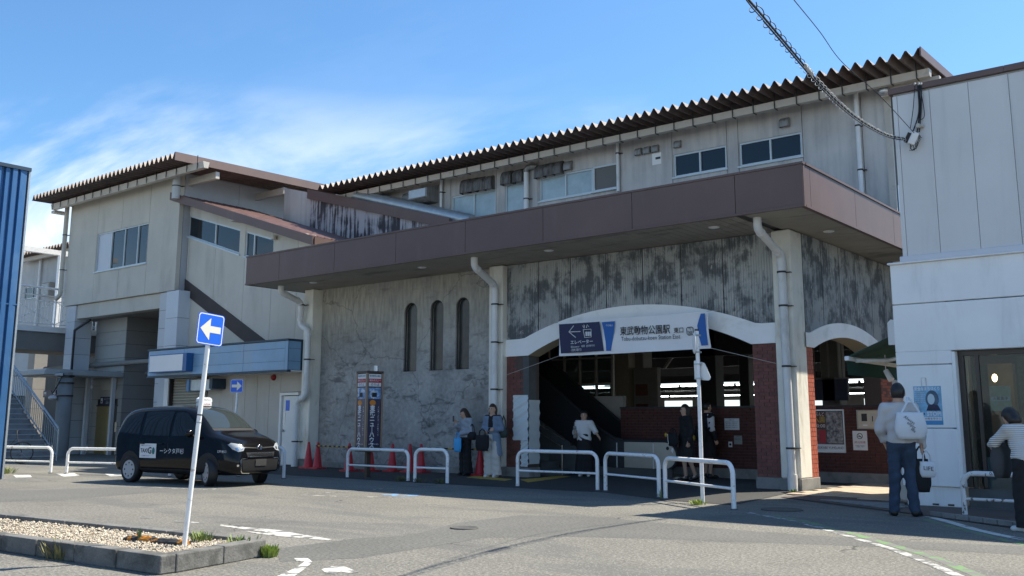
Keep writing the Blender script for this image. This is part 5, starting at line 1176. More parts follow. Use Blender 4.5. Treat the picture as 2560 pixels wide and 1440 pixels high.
def tuft(px, py, z, h, n, spread, label, col, up=.6, name='weed', wid=.006):
    q = oz(px, py, z); m = mat('weed_%s' % '_'.join('%d' % int(v*100) for v in col), col, .7, var=.3, scale=30); b = MB()
    for _ in range(n):
        a = rnd()*6.28; rr = spread*rnd()*.5; p = Vector((q.x+rr*math.cos(a), q.y+rr*math.sin(a), q.z)); d = Vector((math.cos(a)*(1-up)+random.uniform(-.3, .3), math.sin(a)*(1-up)+random.uniform(-.3, .3), up+.5*rnd())).normalized(); L_ = h*(.5+.6*rnd()); s = d.cross(EZ).normalized()*wid*(.6+rnd())
        m1 = p+d*L_*.55; tp = p+d*L_-EZ*L_*.18*rnd()
        b.add([p-s*.6, p+s*.6, m1+s, m1-s, tp], [(0, 1, 2, 3), (3, 2, 4)])
    return tag(b.build(name, m), label, 'weed', 'weeds along the kerbs')
tuft(505, 1352, .12, .12, 90, .20, 'spiky green weed on the gravel right of the leaning sign pole', (.15, .20, .05))
tuft(600, 1358, .12, .10, 50, .35, 'low weeds along the far inner kerb of the island', (.14, .20, .05))
tuft(672, 1392, .0, .125, 300, .14, 'bright yellow green bush of weed against the island kerb end', (.26, .34, .06), .7, wid=.009)
tuft(165, 1395, .0, .22, 110, .38, 'dry brown green weed clump against the front kerb', (.20, .19, .07)); tuft(252, 1412, .0, .17, 40, .04, 'small single sprout at the front kerb foot', (.16, .28, .05), .9)
tuft(348, 1352, .12, .13, 40, .03, 'thin stalk rising between the two painted blocks', (.10, .15, .06), .95)
tuft(1745, 1262, .0, .11, 110, .25, 'grass tuft at the foot of the back turned sign pole', (.30, .38, .06)); tuft(1985, 1230, .0, .07, 30, .2, 'tiny weeds at the corner pillar base', (.20, .28, .06))
tuft(1002, 1203, .0, .16, 60, .4, 'dry weeds under the right leg of the taxi stand barrier', (.09, .10, .04)); tuft(1045, 1206, .0, .15, 50, .3, 'dry weeds under the left leg of the short barrier', (.10, .10, .045)); tuft(1105, 1209, .0, .17, 50, .3, 'dry weeds under the right leg of the short barrier', (.09, .10, .04))
tuft(12, 1184, .0, .22, 160, .5, 'sunlit grass clump below the blue building', (.24, .28, .09)); tuft(1655, 1247, .0, .2, 22, .12, 'straggly weed between the two nearest barriers', (.20, .24, .08))
# ------------------------------------------------------------------ guard barriers
def barrier(a, c, ztop, label, zmid=.45, r=.036, m=None, ends=(1, 1), group='white pipe barriers along the station forecourt'):
    a, c = Vector((a[0], a[1], 0)), Vector((c[0], c[1], 0)); m = m or m_rail
    t = thing('guard_barrier', label, 'barrier', tuple((a+c)/2), group=group)
    d = (c-a).normalized(); R_ = .16; P = []
    if ends[0]: P += [a, a+EZ*(ztop-R_)]+[a+d*R_*(1-math.cos(k*math.pi/12))+EZ*(ztop-R_+R_*math.sin(k*math.pi/12)) for k in range(1, 7)]
    else: P += [a+EZ*ztop]
    if ends[1]: P += [c-d*R_*(1-math.sin(k*math.pi/12))+EZ*(ztop-R_+R_*math.cos(k*math.pi/12)) for k in range(0, 6)]+[c+EZ*(ztop-R_), c]
    else: P += [c+EZ*ztop]
    MB().tube(P, r, 10).build('frame_pipe', m, t)
    MB().tube([a+EZ*ztop*zmid, c+EZ*ztop*zmid], r*.6, 8).build('mid_rail', m, t)
    for p in ([a] if ends[0] else [])+([c] if ends[1] else []): MB().lathe([(r*1.5, 0), (r*1.5, .01), (r*1.05, .02)], p, 12).build('foot_collar', m_conc_dark, t)
    return t
def bp(px0, px1, ptop, label, **kw):
    a, c = oz(*px0), oz(*px1); z = oy(px0[0], ptop, a.y).z; return barrier(a, c, z, label, **kw)
bp((1294, 1217), (1494, 1227), 1127, 'long white barrier left of centre before the front arch'); bp((1514, 1228), (1648, 1245), 1133, 'white barrier in the middle before the escalator end')
bp((1664, 1248), (1835, 1275), 1145, 'sunlit white barrier in front of the sign pole'); bp((868, 1195), (1020, 1204), 1122, 'long white barrier beside the taxi stand pillar'); bp((1037, 1206), (1118, 1210), 1123, 'short narrow white barrier before the women at the wall')
a = oz(126, 1183); barrier((a.x-3.6, a.y-1.15), a, oy(126, 1119, a.y).z, 'white barrier in front of the outdoor stair', ends=(1, 1))
a = oz(166, 1184); barrier(a, (a.x+2.9, a.y+.95), oy(166, 1121, a.y).z, 'white barrier behind the taxi, in front of the lift')
a = oz(709, 1197); barrier((a.x-1.5, a.y-.12), a, oy(709, 1120, a.y).z, 'white barrier half hidden by the front of the taxi')
m_chip = mat('chipped_white_paint', (.66, .67, .67), .5, var=.05, dirt=(.06, .05, .045), dirt_amt=.9, dirt_scale=(16, 16, 10), dirt_lo=.57, dirt_hi=.60)
a = oz(2413, 1290); barrier(a, (a.x+2.3, a.y), oy(2408, 1183, a.y).z, 'white barrier with chipped paint before the shop window', m=m_chip, zmid=.40)
# ------------------------------------------------------------------ cones and bars
def cone(px, py, label):
    q = oz(px, py); y = min(q.y, 17.62); k = y/q.y if q.y else 1; x = oy(px, py, y).x
    t = thing('traffic_cone', label, 'traffic cone', (x, y, .006), group='red cones along the plaster wall')
    MB().lathe([(.135, .035), (.125, .05), (.035, .66), (.028, .69), (.0, .70)], (x, y, .006), 20).build('cone_body', m_cone, t)
    MB().prism([(-.16, -.19), (.16, -.19), (.19, -.16), (.19, .16), (.16, .19), (-.16, .19), (-.19, .16), (-.19, -.16)], (x, y, .006), EX, EY, EZ*.034).build('cone_base', m_cone, t); return Vector((x, y, .006))
cl_ = [cone(*c) for c in ((770, 1171, 'leftmost red cone beside the left pillar drainpipe'), (793, 1172, 'second red cone from the left pillar, holding a striped bar'), (872, 1178, 'red cone half hidden by the left leg of the long barrier'), (925, 1178, 'red cone behind the taxi stand pillar foot'), (980, 1179, 'red cone seen through the middle of the long barrier'), (1024, 1181, 'red cone between the long and short barriers'), (1052, 1181, 'red cone behind the left leg of the short barrier'), (1200, 1188, 'red cone between the two standing women'))]
m_by = mat('bar_yellow', (.55, .36, .03), .5, var=.1)
def cbar(a, c, label):
    a, c = a+EZ*.60, c+EZ*.60; d = c-a; n = 14; t = thing('cone_bar', label, 'cone bar', tuple((a+c)/2), group='striped bars between the cones'); y0 = Vector((0, -.06, 0))
    b1, b2 = MB(), MB()
    for k in range(n): (b1 if k % 2 else b2).tube([a+d*k/n+y0, a+d*(k+1)/n+y0], .018, 8)
    b1.build('yellow_sleeve', m_by, t, kind='stuff'); b2.build('black_sleeve', m_black, t, kind='stuff')
    for p in (a, c): MB().tube([p+Vector((.052*math.cos(u), .052*math.sin(u), 0)) for u in [6.283*k/12 for k in range(12)]], .012, 6, closed=True).build('ring', m_black, t)
cbar(cl_[1], cl_[2], 'black and yellow bar between the cones left of the taxi stand'); cbar(cl_[6], cl_[7], 'black and yellow bar behind the woman with the blue bag')
# ------------------------------------------------------------------ signs
def plate_sign(t, o, u, v, s, arrow, thick=.004):
    """square one-way plate: white rim, blue field, white arrow"""
    o, u, v = Vector(o), Vector(u).normalized(), Vector(v).normalized(); w = u.cross(v); h = s/2
    def rr(k, r): 
        P = []
        for cx_, cy_, a0 in ((k-r, k-r, 0), (-k+r, k-r, 90), (-k+r, -k+r, 180), (k-r, -k+r, 270)): P += [(cx_+r*math.cos(math.radians(a0+t_)), cy_+r*math.sin(math.radians(a0+t_))) for t_ in (0, 30, 60, 90)]
        return P
    MB().prism(rr(h, .03), o, u, v, w*thick).build('plate', m_blue, t)
    fan(rr(h*.955, .027), o+w*thick, u, v, m_pink, t, 'rim', .0008); fan(rr(h*.90, .022), o+w*thick, u, v, m_blue, t, 'field', .0016)
    k = h*.78*arrow
    A = [(-k, 0), (-k*.06, h*.70*abs(arrow)), (k*-.06, h*.21*abs(arrow)), (k*.98, h*.21*abs(arrow)), (k*.98, -h*.21*abs(arrow)), (k*-.06, -h*.21*abs(arrow)), (-k*.06, -h*.70*abs(arrow))]
    MB().add([o+w*(thick+.0030)+u*a+v*b_ for a, b_ in A], [(0, 6, 1), (5, 4, 3, 2)] if arrow > 0 else [(0, 1, 6), (2, 3, 4, 5)]).build('arrow', mat('cream_reflective_arrow', (.74, .70, .60), .4, var=.03), t)
    MB().prism(rr(h*.9, .02), o-w*.004, u, v, w*.003).build('plate_back', m_alu, t)
B = oz(460, 1368, .1); base = Vector((B.x, B.y, .09)); topv = oy(519, 868, B.y)
s1 = thing('one_way_sign', 'leaning white pole with square blue sign and left arrow on the gravel island', 'road sign', tuple(base))
dirp = (topv-base).normalized(); topp = base+dirp*((topv-base).length+.05)
sp_ = MB().tube([base, topp], .0225, 14).build('pole', m_rail, s1)
for z in (.9, 1.15, 1.22): 
    p = base+dirp*z; 
    if z > 1: MB().tube([p, p+dirp*.012], .0245, 14).build('tape', m_dark if z > 1.2 else m_galv, sp_)
pc = oy(520.5, 824, B.y); u = Vector((-.06, .998, -.07)).normalized(); v = (EZ-u*u.z).normalized()
plate_sign(s1, pc+EX*.034, u, v, .30, 1)
for z in (-.06, .06): MB().box(pc.x-.025, pc.x+.026, pc.y-.028, pc.y+.028, pc.z+z-.008, pc.z+z+.008).build('clamp', m_galv, s1)
yb = 14.6; pc = oy(592, 965, yb); s2 = thing('one_way_sign', 'square blue sign with right arrow in front of the kiosk', 'road sign', (pc.x, yb, 0)); pb_ = oy(586, 1045, yb)
dd = (pc-pb_); MB().tube([Vector((pb_.x-dd.x/dd.z*pb_.z, yb+.03, 0)), pc+Vector((dd.x/dd.z*.1, .03, .1))], .03, 12).build('pole', m_rail, s2)
plate_sign(s2, pc, (.84, .54, .0), EZ, .33, -1)
B = oz(1757, 1257); ptop = oy(1742, 826, B.y); s3 = thing('road_sign_back', 'white pole with two signs seen from behind, near the sunlit barrier', 'road sign', (B.x, B.y, 0))
MB().tube([B, ptop], .032, 14).build('pole', m_rail, s3)
MB().lathe([(.036, 0), (.036, .03)], ptop-EZ*.01, 14).build('cap', m_dark, s3)
ct = oy(1737, 862, B.y); vdir = (Vector((ct.x, ct.y, 0))).normalized(); sdir = Vector((vdir.y, -vdir.x, 0)); nrm = (sdir*.985+vdir*.15).normalized()
cc_ = ptop.lerp(B, .075)-sdir*.05
MB().lathe([(0, 0), (.165, 0), (.175, .006), (.165, .012), (0, .012)], cc_-nrm*.006, 28, axis=nrm, smooth=False).build('round_plate', m_white, s3)
pts = [(1735, 903), (1738, 901), (1760, 907), (1763, 910), (1777, 943), (1775, 949), (1771, 951), (1740, 949), (1737, 946)]
P = [oy(a, c, B.y+.05) for a, c in pts]; o_ = P[0]; uu = EX; poly = [((p-o_).x, (p-o_).z) for p in P][::-1]
MB().prism(poly, o_, EX, EZ, -EY*.006).build('corner_plate', mat('white_plate_back', (.74, .74, .72), .45, .1, var=.03), s3)
for k in (.03, .13, .20, .285): 
    p = ptop.lerp(B, k); MB().box(p.x-.05, p.x+.05, p.y-.042, p.y+.042, p.z-.012, p.z+.012).build('clamp', m_galv, s3)
# taxi stand pillar
q = oz(914, 1194); TX, TYY = q.x, q.y+.05
tp_ = thing('taxi_stand_pillar', 'slim four sided taxi stand pillar with navy advertising panels', 'taxi stand', (TX, TYY, 0))
zt_, zb_ = oy(925, 934, TYY).z, oy(920, 1118, TYY).z; hw_ = .215
rot = math.radians(39+45-4); M0 = Matrix.Translation((TX, TYY, 0)) @ Matrix.Rotation(rot, 4, 'Z')
m_bframe = mat('brown_pillar_frame', (.06, .042, .032), .5, .2, var=.08); m_bedge = mat('tan_corner_post', (.27, .20, .15), .45, .2, var=.05)
MB().box(-.05, .05, -.05, .05, 0, zb_).xf(M0).build('post', m_bframe, tp_)
MB().box(-hw_, hw_, -hw_, hw_, zb_-.10, zb_-.0).build('foot_box', m_bframe, tp_).matrix_local = Matrix.Translation((0, 0, zb_-.1)) @ Matrix.Rotation(rot, 4, 'Z')
MB().box(-hw_+.01, hw_-.01, -hw_+.01, hw_-.01, zb_, zt_).xf(M0).build('core', m_bframe, tp_); MB().box(-hw_-.01, hw_+.01, -hw_-.01, hw_+.01, zt_, zt_+.05).xf(M0).build('cap', m_bframe, tp_)
MB().lathe([(.055, 0), (.055, .13)], (TX+.1, TYY+.1, zt_+.05), 14).build('lamp_tube', m_alu, tp_)
m_house = mat('sky_photo_print', (.10, .22, .42), .4, var=.7, scale=9, dirt=(.62, .66, .70), dirt_amt=.9, dirt_scale=(7, 7, 7), dirt_lo=.52, dirt_hi=.6); m_orange = mat('orange_print', (.62, .22, .03), .5, var=.1); m_redp = mat('red_print', (.42, .02, .03), .5, var=.05); m_panel = mat('ad_navy', (.012, .014, .065), .3, var=.05)
for k in range(4):
    for sx, sy_ in ((1, 1),): 
        R4 = Matrix.Rotation(k*math.pi/2, 4, 'Z'); o_ = M0 @ R4 @ Vector((0, -hw_, 0)); u_ = (M0 @ R4).to_3x3() @ Vector((1, 0, 0)); n_ = (M0 @ R4).to_3x3() @ Vector((0, -1, 0))
        MB().mbox(M0 @ R4 @ Matrix.Translation((hw_-.012, -hw_+.012, (zt_+zb_)/2)), .05, .05, zt_-zb_).build('corner_post', m_bedge, tp_)
        if n_.dot(Vector((TX, TYY, 0))) > .2: continue
        w_ = hw_-.05; H_ = zt_-zb_; o2 = Vector((o_.x, o_.y, zb_))
        pn = fan(rect(-w_, w_, .02, H_-.32), o2, u_, EZ, m_panel, tp_, 'ad_panel', .003)
        fan(rect(-w_, w_, H_-.30, H_-.02), o2, u_, EZ, m_paper, tp_, 'header_panel', .003); fan(rect(-w_, w_, H_-.215, H_-.125), o2, u_, EZ, m_redp, tp_, 'header_band', .005)
        text('東武動物公園駅', .045, m_ink, tp_, o2+EZ*(H_-.165+.1)+n_*.005, u_, EZ, width=w_*1.8); text('構内タクシー', .06, m_paper, tp_, o2+EZ*(H_-.17)+n_*.007, u_, EZ, width=w_*1.85); text('のりば', .075, m_ink, tp_, o2+EZ*(H_-.075-.0-.0-.0+0-.0)-EZ*.0+n_*.005-EZ*0+EZ*(-.0), u_, EZ, width=w_*1.3) if False else text('のりば', .075, m_ink, tp_, o2+EZ*(H_-.262)+n_*.005, u_, EZ, width=w_*1.4)
        fan(rect(-w_, w_, H_-.58, H_-.33), o2, u_, EZ, m_house, tp_, 'photo_print', .005); fan(rect(-w_*.45, w_*.35, H_-.54, H_-.44), o2, u_, EZ, m_ink, tp_, 'house_print', .006)
        fan(circ(-w_*.3, H_-.67, w_*.5, 18, .065), o2, u_, EZ, m_orange, tp_, 'emblem', .005)
        yy = H_-.80
        for ch in '東武ニュ｜ハウス': text(ch, .135, m_paper, tp_, o2+u_*(-w_*.32)+EZ*yy+n_*.005, u_, EZ, bold=.004); yy -= .118
        text('よい家\nよい工\nよい暮', .045, m_paper, tp_, o2+u_*(w_*.62)+EZ*(H_-.85)+n_*.005, u_, EZ, line=.9) if False else None
        yy = H_-.77
        for ch in 'よい家・よい工・よい街づくり': text(ch, .045, m_paper, tp_, o2+u_*(w_*.66)+EZ*yy+n_*.005, u_, EZ); yy -= .048
        text('住まいのご相談 お気軽に', .03, m_paper, tp_, o2+EZ*.07+n_*.005, u_, EZ, width=w_*1.7)
# ------------------------------------------------------------------ banner over the arch
BY = 17.40
bn = thing('station_banner', 'white and navy station name banner tied across the front arch', 'banner', tuple(oy(1585, 835, BY)))
def bpx(*pts): return [oy(a, c, BY) for a, c in pts]
tl, tr, br, bl = bpx((1394.5, 806), (1766.5, 778), (1776, 870.5), (1397.5, 890.5))
def bil(s, t): return (tl*(1-s)+tr*s)*(1-t)+(bl*(1-s)+br*s)*t
nx_, ny_ = 48, 12; vs = []
for j in range(ny_+1):
    for i in range(nx_+1):
        s, t = i/nx_, j/ny_; p = bil(s, t); p = p+EY*(.014*(1+math.sin(s*21+t*5))+.012*(1+math.sin(s*9-t*7)))*.8-EZ*.012*math.sin(math.pi*s)*(1 if j in (0,) else .5); vs.append(p)
MB().add(vs, [(j*(nx_+1)+i, j*(nx_+1)+i+1, (j+1)*(nx_+1)+i+1, (j+1)*(nx_+1)+i) for j in range(ny_) for i in range(nx_)][::1], 0, True).build('cloth', mat('white_banner_cloth', (.80, .80, .80), .7, var=.03), bn)
def bfan(px, m, name, d=.004):
    P = [oy(a, c, BY-d) for a, c in px]; return MB().add(P, [tuple(range(len(P)-1, -1, -1))]).build(name, m, bn)
cp = lambda x, y: (1360+x/5.818, 740+y/5.818)
bfan([cp(*p) for p in ((217, 412), (500, 394), (806, 374), (822, 480), (850, 640), (872, 800), (560, 818), (246, 836), (225, 600))], m_navy, 'navy_field')
m_bblue = mat('banner_blue', (.02, .12, .40), .6, var=.05)
bfan([cp(*p) for p in ((838, 382), (1030, 366), (1018, 520), (1000, 640), (972, 796), (905, 800), (895, 660), (868, 500))], m_bblue, 'blue_stripe')
bfan([cp(*p) for p in ((2280, 256), (2337, 252), (2360, 480), (2386, 714), (2290, 722), (2245, 560), (2228, 430), (2255, 330))], m_bblue, 'blue_stripe')
def btext(s, pa, pb, size_px, m, d=.008, **kw):
    a, c = oy(*cp(*pa), BY-d), oy(*cp(*pb), BY-d); u = (c-a); sz = size_px/5.818/2410*22.3
    return text(s, sz, m, bn, (a+c)/2, u, EZ, width=u.length, **kw)
btext('東武動物公園駅', (1105, 522), (1832, 488), 125, m_ink, bold=.002); btext('東口', (1890, 508), (2030, 500), 80, m_ink, bold=.001)
btext('Tobu-dobutsu-koen Station East', (1122, 628), (1982, 590), 78, m_ink); btext('TS', (2100, 484), (2140, 482), 36, m_ink); btext('30', (2094, 534), (2152, 530), 58, m_ink, bold=.001)
rr_ = [cp(*p) for p in ((2085, 458), (2150, 452), (2168, 466), (2172, 545), (2160, 562), (2098, 568), (2082, 552), (2074, 475))]
MB().tube([oy(a, c, BY-.008) for a, c in rr_], .008, 5, closed=True).build('badge_ring', m_ink, bn)
btext('エレベーター', (388, 680), (710, 662), 62, m_paper, bold=.001); btext('Elevator', (392, 742), (515, 735), 36, m_paper); btext('电梯  엘리베이터', (545, 732), (735, 722), 34, m_paper); btext('（改札階行）', (395, 790), (545, 782), 42, m_paper)
btext('⋅TOBU', (895, 430), (1000, 428), 34, m_paper)
def bline(pts, r, name='pictogram_line'): MB().tube([oy(*cp(*p), BY-.009) for p in pts], r, 5).build(name, m_paper, bn)
bline([(530, 516), (365, 524)], .010, 'arrow'); bline([(432, 432), (362, 522), (462, 604)], .010, 'arrow')
bline([(570, 490), (685, 482), (690, 596), (592, 604), (570, 490)], .008); bline([(560, 432), (585, 470), (592, 420)], .006); bline([(620, 462), (628, 415), (655, 450)], .006); bline([(585, 470), (578, 415)], .005); bline([(628, 418), (612, 466)], .005)
for k in range(3): x = 602+k*28; bfan([cp(x, 520), cp(x+22, 518), cp(x+24, 580), cp(x+4, 582)], m_paper, 'pictogram_person', .009)
for k, (pa, pb, y2) in enumerate((((1397, 890), (1267, 937), 17.55), ((1776, 870), (1942, 909), 17.6), ((1395, 806), (1370, 812), 17.7), ((1767, 778), (1800, 775), 17.7))):
    MB().tube([oy(*pa, BY), oy(*pb, y2)], .006, 5).build('tie_rope', mat('pale_rope', (.42, .40, .36), .8, var=.05), bn)
# ------------------------------------------------------------------ sheet, posters and notices
ps = thing('protective_sheet', 'crumpled white plastic sheet taped round the left brick pier', 'plastic sheet', tuple(oy(1305, 1168, 17.7)))
def crumple(px0, px1, y):
    a, c = oy(*px0, y), oy(*px1, y); nx, ny = 14, 40; vs = []
    for j in range(ny+1):
        for i in range(nx+1):
            s, t = i/nx, j/ny; x = a.x+(c.x-a.x)*s; z = a.z+(c.z-a.z)*t; vs.append((x+.008*math.sin(t*31), y-.012-.010*math.sin(s*6+t*27)-.009*math.sin(t*61+s*13)-.008*rnd(), z))
    return vs, [(j*(nx+1)+i, (j+1)*(nx+1)+i, (j+1)*(nx+1)+i+1, j*(nx+1)+i+1) for j in range(ny) for i in range(nx)]
m_plast = mat('white_plastic_sheet', (.62, .67, .68), .35, var=.05)
for a, c in (((1284, 988), (1321, 1101)), ((1303, 1101), (1321, 1167))):
    vs, fs = crumple(a, c, 17.71); MB().add(vs, fs, 0, True).build('sheet', m_plast, ps)
bxr = oy(1321, 1050, 17.71).x; b = MB(); vs = []
for j in range(41):
    z = .3+1.45*j/40
    for i in range(5): vs.append((bxr+.02+.012*math.sin(j*.9+i)+.008*rnd(), 17.70+.10*i, z))
MB().add(vs, [(j*5+i, j*5+i+1, j*5+i+6, j*5+i+5) for j in range(40) for i in range(4)], 0, True).build('sheet_return', m_plast, ps)
def board(name, label, cat, tlp, brp, y, m, th=.012, frame=None):
    a, c = oy(*tlp, y), oy(*brp, y); t = thing(name, label, cat, ((a.x+c.x)/2, y, c.z))
    MB().box(a.x, c.x, y-th, y-.001, c.z, a.z).build('sheet', m, t)
    if frame:
        f = .025; b = MB().box(a.x-f, c.x+f, y-th-.012, y-.0015, a.z, a.z+f).box(a.x-f, c.x+f, y-th-.012, y-.0015, c.z-f, c.z).box(a.x-f, a.x, y-th-.012, y-.0015, c.z, a.z).box(c.x, c.x+f, y-th-.012, y-.0015, c.z, a.z); b.build('frame', frame, t)
    return t, a, c, y-th
m_bpr = mat('blue_poster_print', (.20, .42, .60), .5, var=.35, scale=9)
t, a, c, y = board('crime_poster', 'pale blue printed poster with a face and STOP on the white wall', 'poster', (2283, 966), (2359, 1062), RY, m_bpr, .004)
w_, h_ = c.x-a.x, a.z-c.z
fan(rect(0, w_, 0, h_*.10), (a.x, y, c.z), EX, EZ, mat('deep_blue_print', (.05, .25, .50), .5, var=.1), t, 'footer', .001); fan(rect(.02, w_-.02, h_*.11, h_*.20), (a.x, y, c.z), EX, EZ, m_paper, t, 'band', .0012)
fan(circ(w_*.66, h_*.66, w_*.24, 20, h_*.23), (a.x, y, c.z), EX, EZ, mat('slate_print', (.06, .11, .17), .5, var=.3, scale=14), t, 'hair_print', .001); fan(circ(w_*.62, h_*.66, w_*.13, 16, h_*.14), (a.x, y, c.z), EX, EZ, mat('pale_blue_print', (.52, .64, .70), .5, var=.1), t, 'face_print', .0016); fan([(w_*.42, h_*.36), (w_*.95, h_*.36), (w_*.86, h_*.50), (w_*.66, h_*.54), (w_*.5, h_*.5)], (a.x, y, c.z), EX, EZ, m_navy, t, 'shoulder_print', .0013)
fan(circ(w_*.2, h_*.28, w_*.17, 14, h_*.05), (a.x, y, c.z), EX, EZ, m_navy, t, 'car_print', .0012)
text('安全なまちづくり', .06, m_paper, t, (a.x+w_/2, y-.002, a.z-.045), EX, EZ, width=w_*.92, bold=.002); text('STOP!', .09, m_paper, t, (a.x+w_*.70, y-.003, c.z+h_*.275), EX, EZ, width=w_*.52, bold=.003); text('防 犯', .05, m_ink, t, (a.x+w_*.66, y-.003, c.z+h_*.385), EX, EZ); text('私たちの街を守ろう', .035, m_navy, t, (a.x+w_/2, y-.003, c.z+h_*.155), EX, EZ, width=w_*.85)
for k in range(6): text('みんなで見守り', .022, m_paper, t, (a.x+w_*.22, y-.002, a.z-h_*(.17+.05*k)), EX, EZ, width=w_*.36)
q0, q1 = oy(2303, 945, RY), oy(2316, 966, RY); tag(MB().tube([(q0.x, RY-.008, q1.z), (q0.x, RY-.008, q0.z), (q1.x, RY-.008, q0.z), (q1.x, RY-.008, q1.z)], .004, 5).build('wire_hook', m_alu), 'thin wire hanger above the blue poster', 'hook')
m_pdk = mat('dark_poster_print', (.10, .085, .075), .45, var=.7, scale=12)
t, a, c, y = board('event_poster', 'large framed poster on the half wall inside the side arch', 'poster', (2030, 1027), (2113, 1129), HY, m_pdk, .02, m_alu)
w_, h_ = c.x-a.x, a.z-c.z
fan(rect(0, w_, 0, h_*.17), (a.x, y, c.z), EX, EZ, m_paper, t, 'title_strip', .001); text('KASUKABE YUMELAND', .07, m_navy, t, (a.x+w_*.5, y-.003, c.z+h_*.085), EX, EZ, width=w_*.93)
fan(rect(.01, w_*.42, h_*.55, h_*.99), (a.x, y, c.z), EX, EZ, mat('brown_print', (.11, .035, .02), .5, var=.3, scale=10), t, 'picture', .001); fan(rect(w_*.2, w_*.42, h_*.2, h_*.52), (a.x, y, c.z), EX, EZ, m_redp, t, 'picture', .001); fan(rect(w_*.46, w_*.97, h_*.2, h_*.98), (a.x, y, c.z), EX, EZ, mat('grey_collage_print', (.24, .22, .22), .5, var=.9, scale=14), t, 'picture', .001)
text('夢らんど', .10, m_paper, t, (a.x+w_*.22, y-.004, c.z+h_*.91), EX, EZ, width=w_*.36); text('入園', .14, mat('yellow_print', (.6, .42, .08), .5, var=.05), t, (a.x+w_*.24, y-.004, c.z+h_*.77), EX, EZ, width=w_*.34); text('10:00', .10, m_paper, t, (a.x+w_*.24, y-.004, c.z+h_*.62), EX, EZ, width=w_*.33)
t, a, c, y = board('no_smoking_notice', 'white no smoking notice on the half wall inside the side arch', 'notice', (2131, 1077), (2170, 1126), HY, m_paper, .006)
w_, h_ = c.x-a.x, a.z-c.z; cc = Vector((a.x+w_/2, y-.004, a.z-h_*.27))
MB().tube([cc+EX*(.055*math.cos(k*.393))+EZ*(.055*math.sin(k*.393)) for k in range(16)], .006, 5, closed=True).build('ring', m_ink, t); MB().tube([cc+Vector((-.04, 0, .04)), cc+Vector((.04, 0, -.04))], .005, 5).build('bar', m_ink, t); MB().box(cc.x-.035, cc.x+.03, y-.005, y-.001, cc.z-.012, cc.z).build('cigarette', m_ink, t)
text('終日禁煙', .05, m_redp, t, (a.x+w_/2, y-.003, a.z-h_*.60), EX, EZ, width=w_*.75); text('駅構内での喫煙は\nご遠慮ください', .022, m_ink, t, (a.x+w_/2, y-.003, a.z-h_*.80), EX, EZ, width=w_*.65)
t, a, c, y = board('intercom_panel', 'cream metal cabinet with two small doors on the half wall', 'cabinet', (2146, 1028), (2203, 1070), HY, mat('cream_cabinet', (.55, .50, .40), .5, var=.05), .05, m_steel)
w_, h_ = c.x-a.x, a.z-c.z; MB().box(a.x+w_*.17, a.x+w_*.42, y-.008, y-.001, c.z+h_*.4, c.z+h_*.85).build('screen', m_dark, t); MB().box(a.x+w_*.56, a.x+w_*.9, y-.012, y-.001, c.z+h_*.2, c.z+h_*.85).build('door', m_gutter, t); MB().box(a.x+w_*.66, a.x+w_*.70, y-.018, y-.0125, c.z+h_*.38, c.z+h_*.7).build('handle', m_dark, t); MB().box(a.x+w_*.22, a.x+w_*.42, y-.003, y-.001, c.z+h_*.12, c.z+h_*.2).build('label', m_paper, t)
for nm, lab, p0, p1, lines in (('paper_notice', 'larger white paper notice on the half wall inside the front arch', (1811, 1046), (1849, 1075), 5), ('paper_notice', 'smaller grey paper notice low on the half wall near the brick pier', (1835, 1089), (1856, 1111), 3), ('paper_notice', 'tiny white sticker on the half wall beside the grey notice', (1821, 1104), (1831, 1118), 0)):
    t, a, c, y = board(nm, lab, 'notice', p0, p1, HY-.0, m_paper if lines != 3 else mat('grey_notice', (.30, .30, .29), .7, var=.05), .005); w_, h_ = c.x-a.x, a.z-c.z
    if lines: text('お知らせ', h_*.13, m_ink, t, (a.x+w_/2, y-.002, a.z-h_*.14), EX, EZ)
    for k in range(lines-1): text('通路工事のご案内です', h_*.09, m_ink, t, (a.x+w_*.47, y-.002, a.z-h_*(.32+.16*k)), EX, EZ, width=w_*.82)
    if not lines: fan(circ(w_/2, h_/2, w_*.3, 10), (a.x, y, c.z), EX, EZ, m_ink, t, 'pictogram')
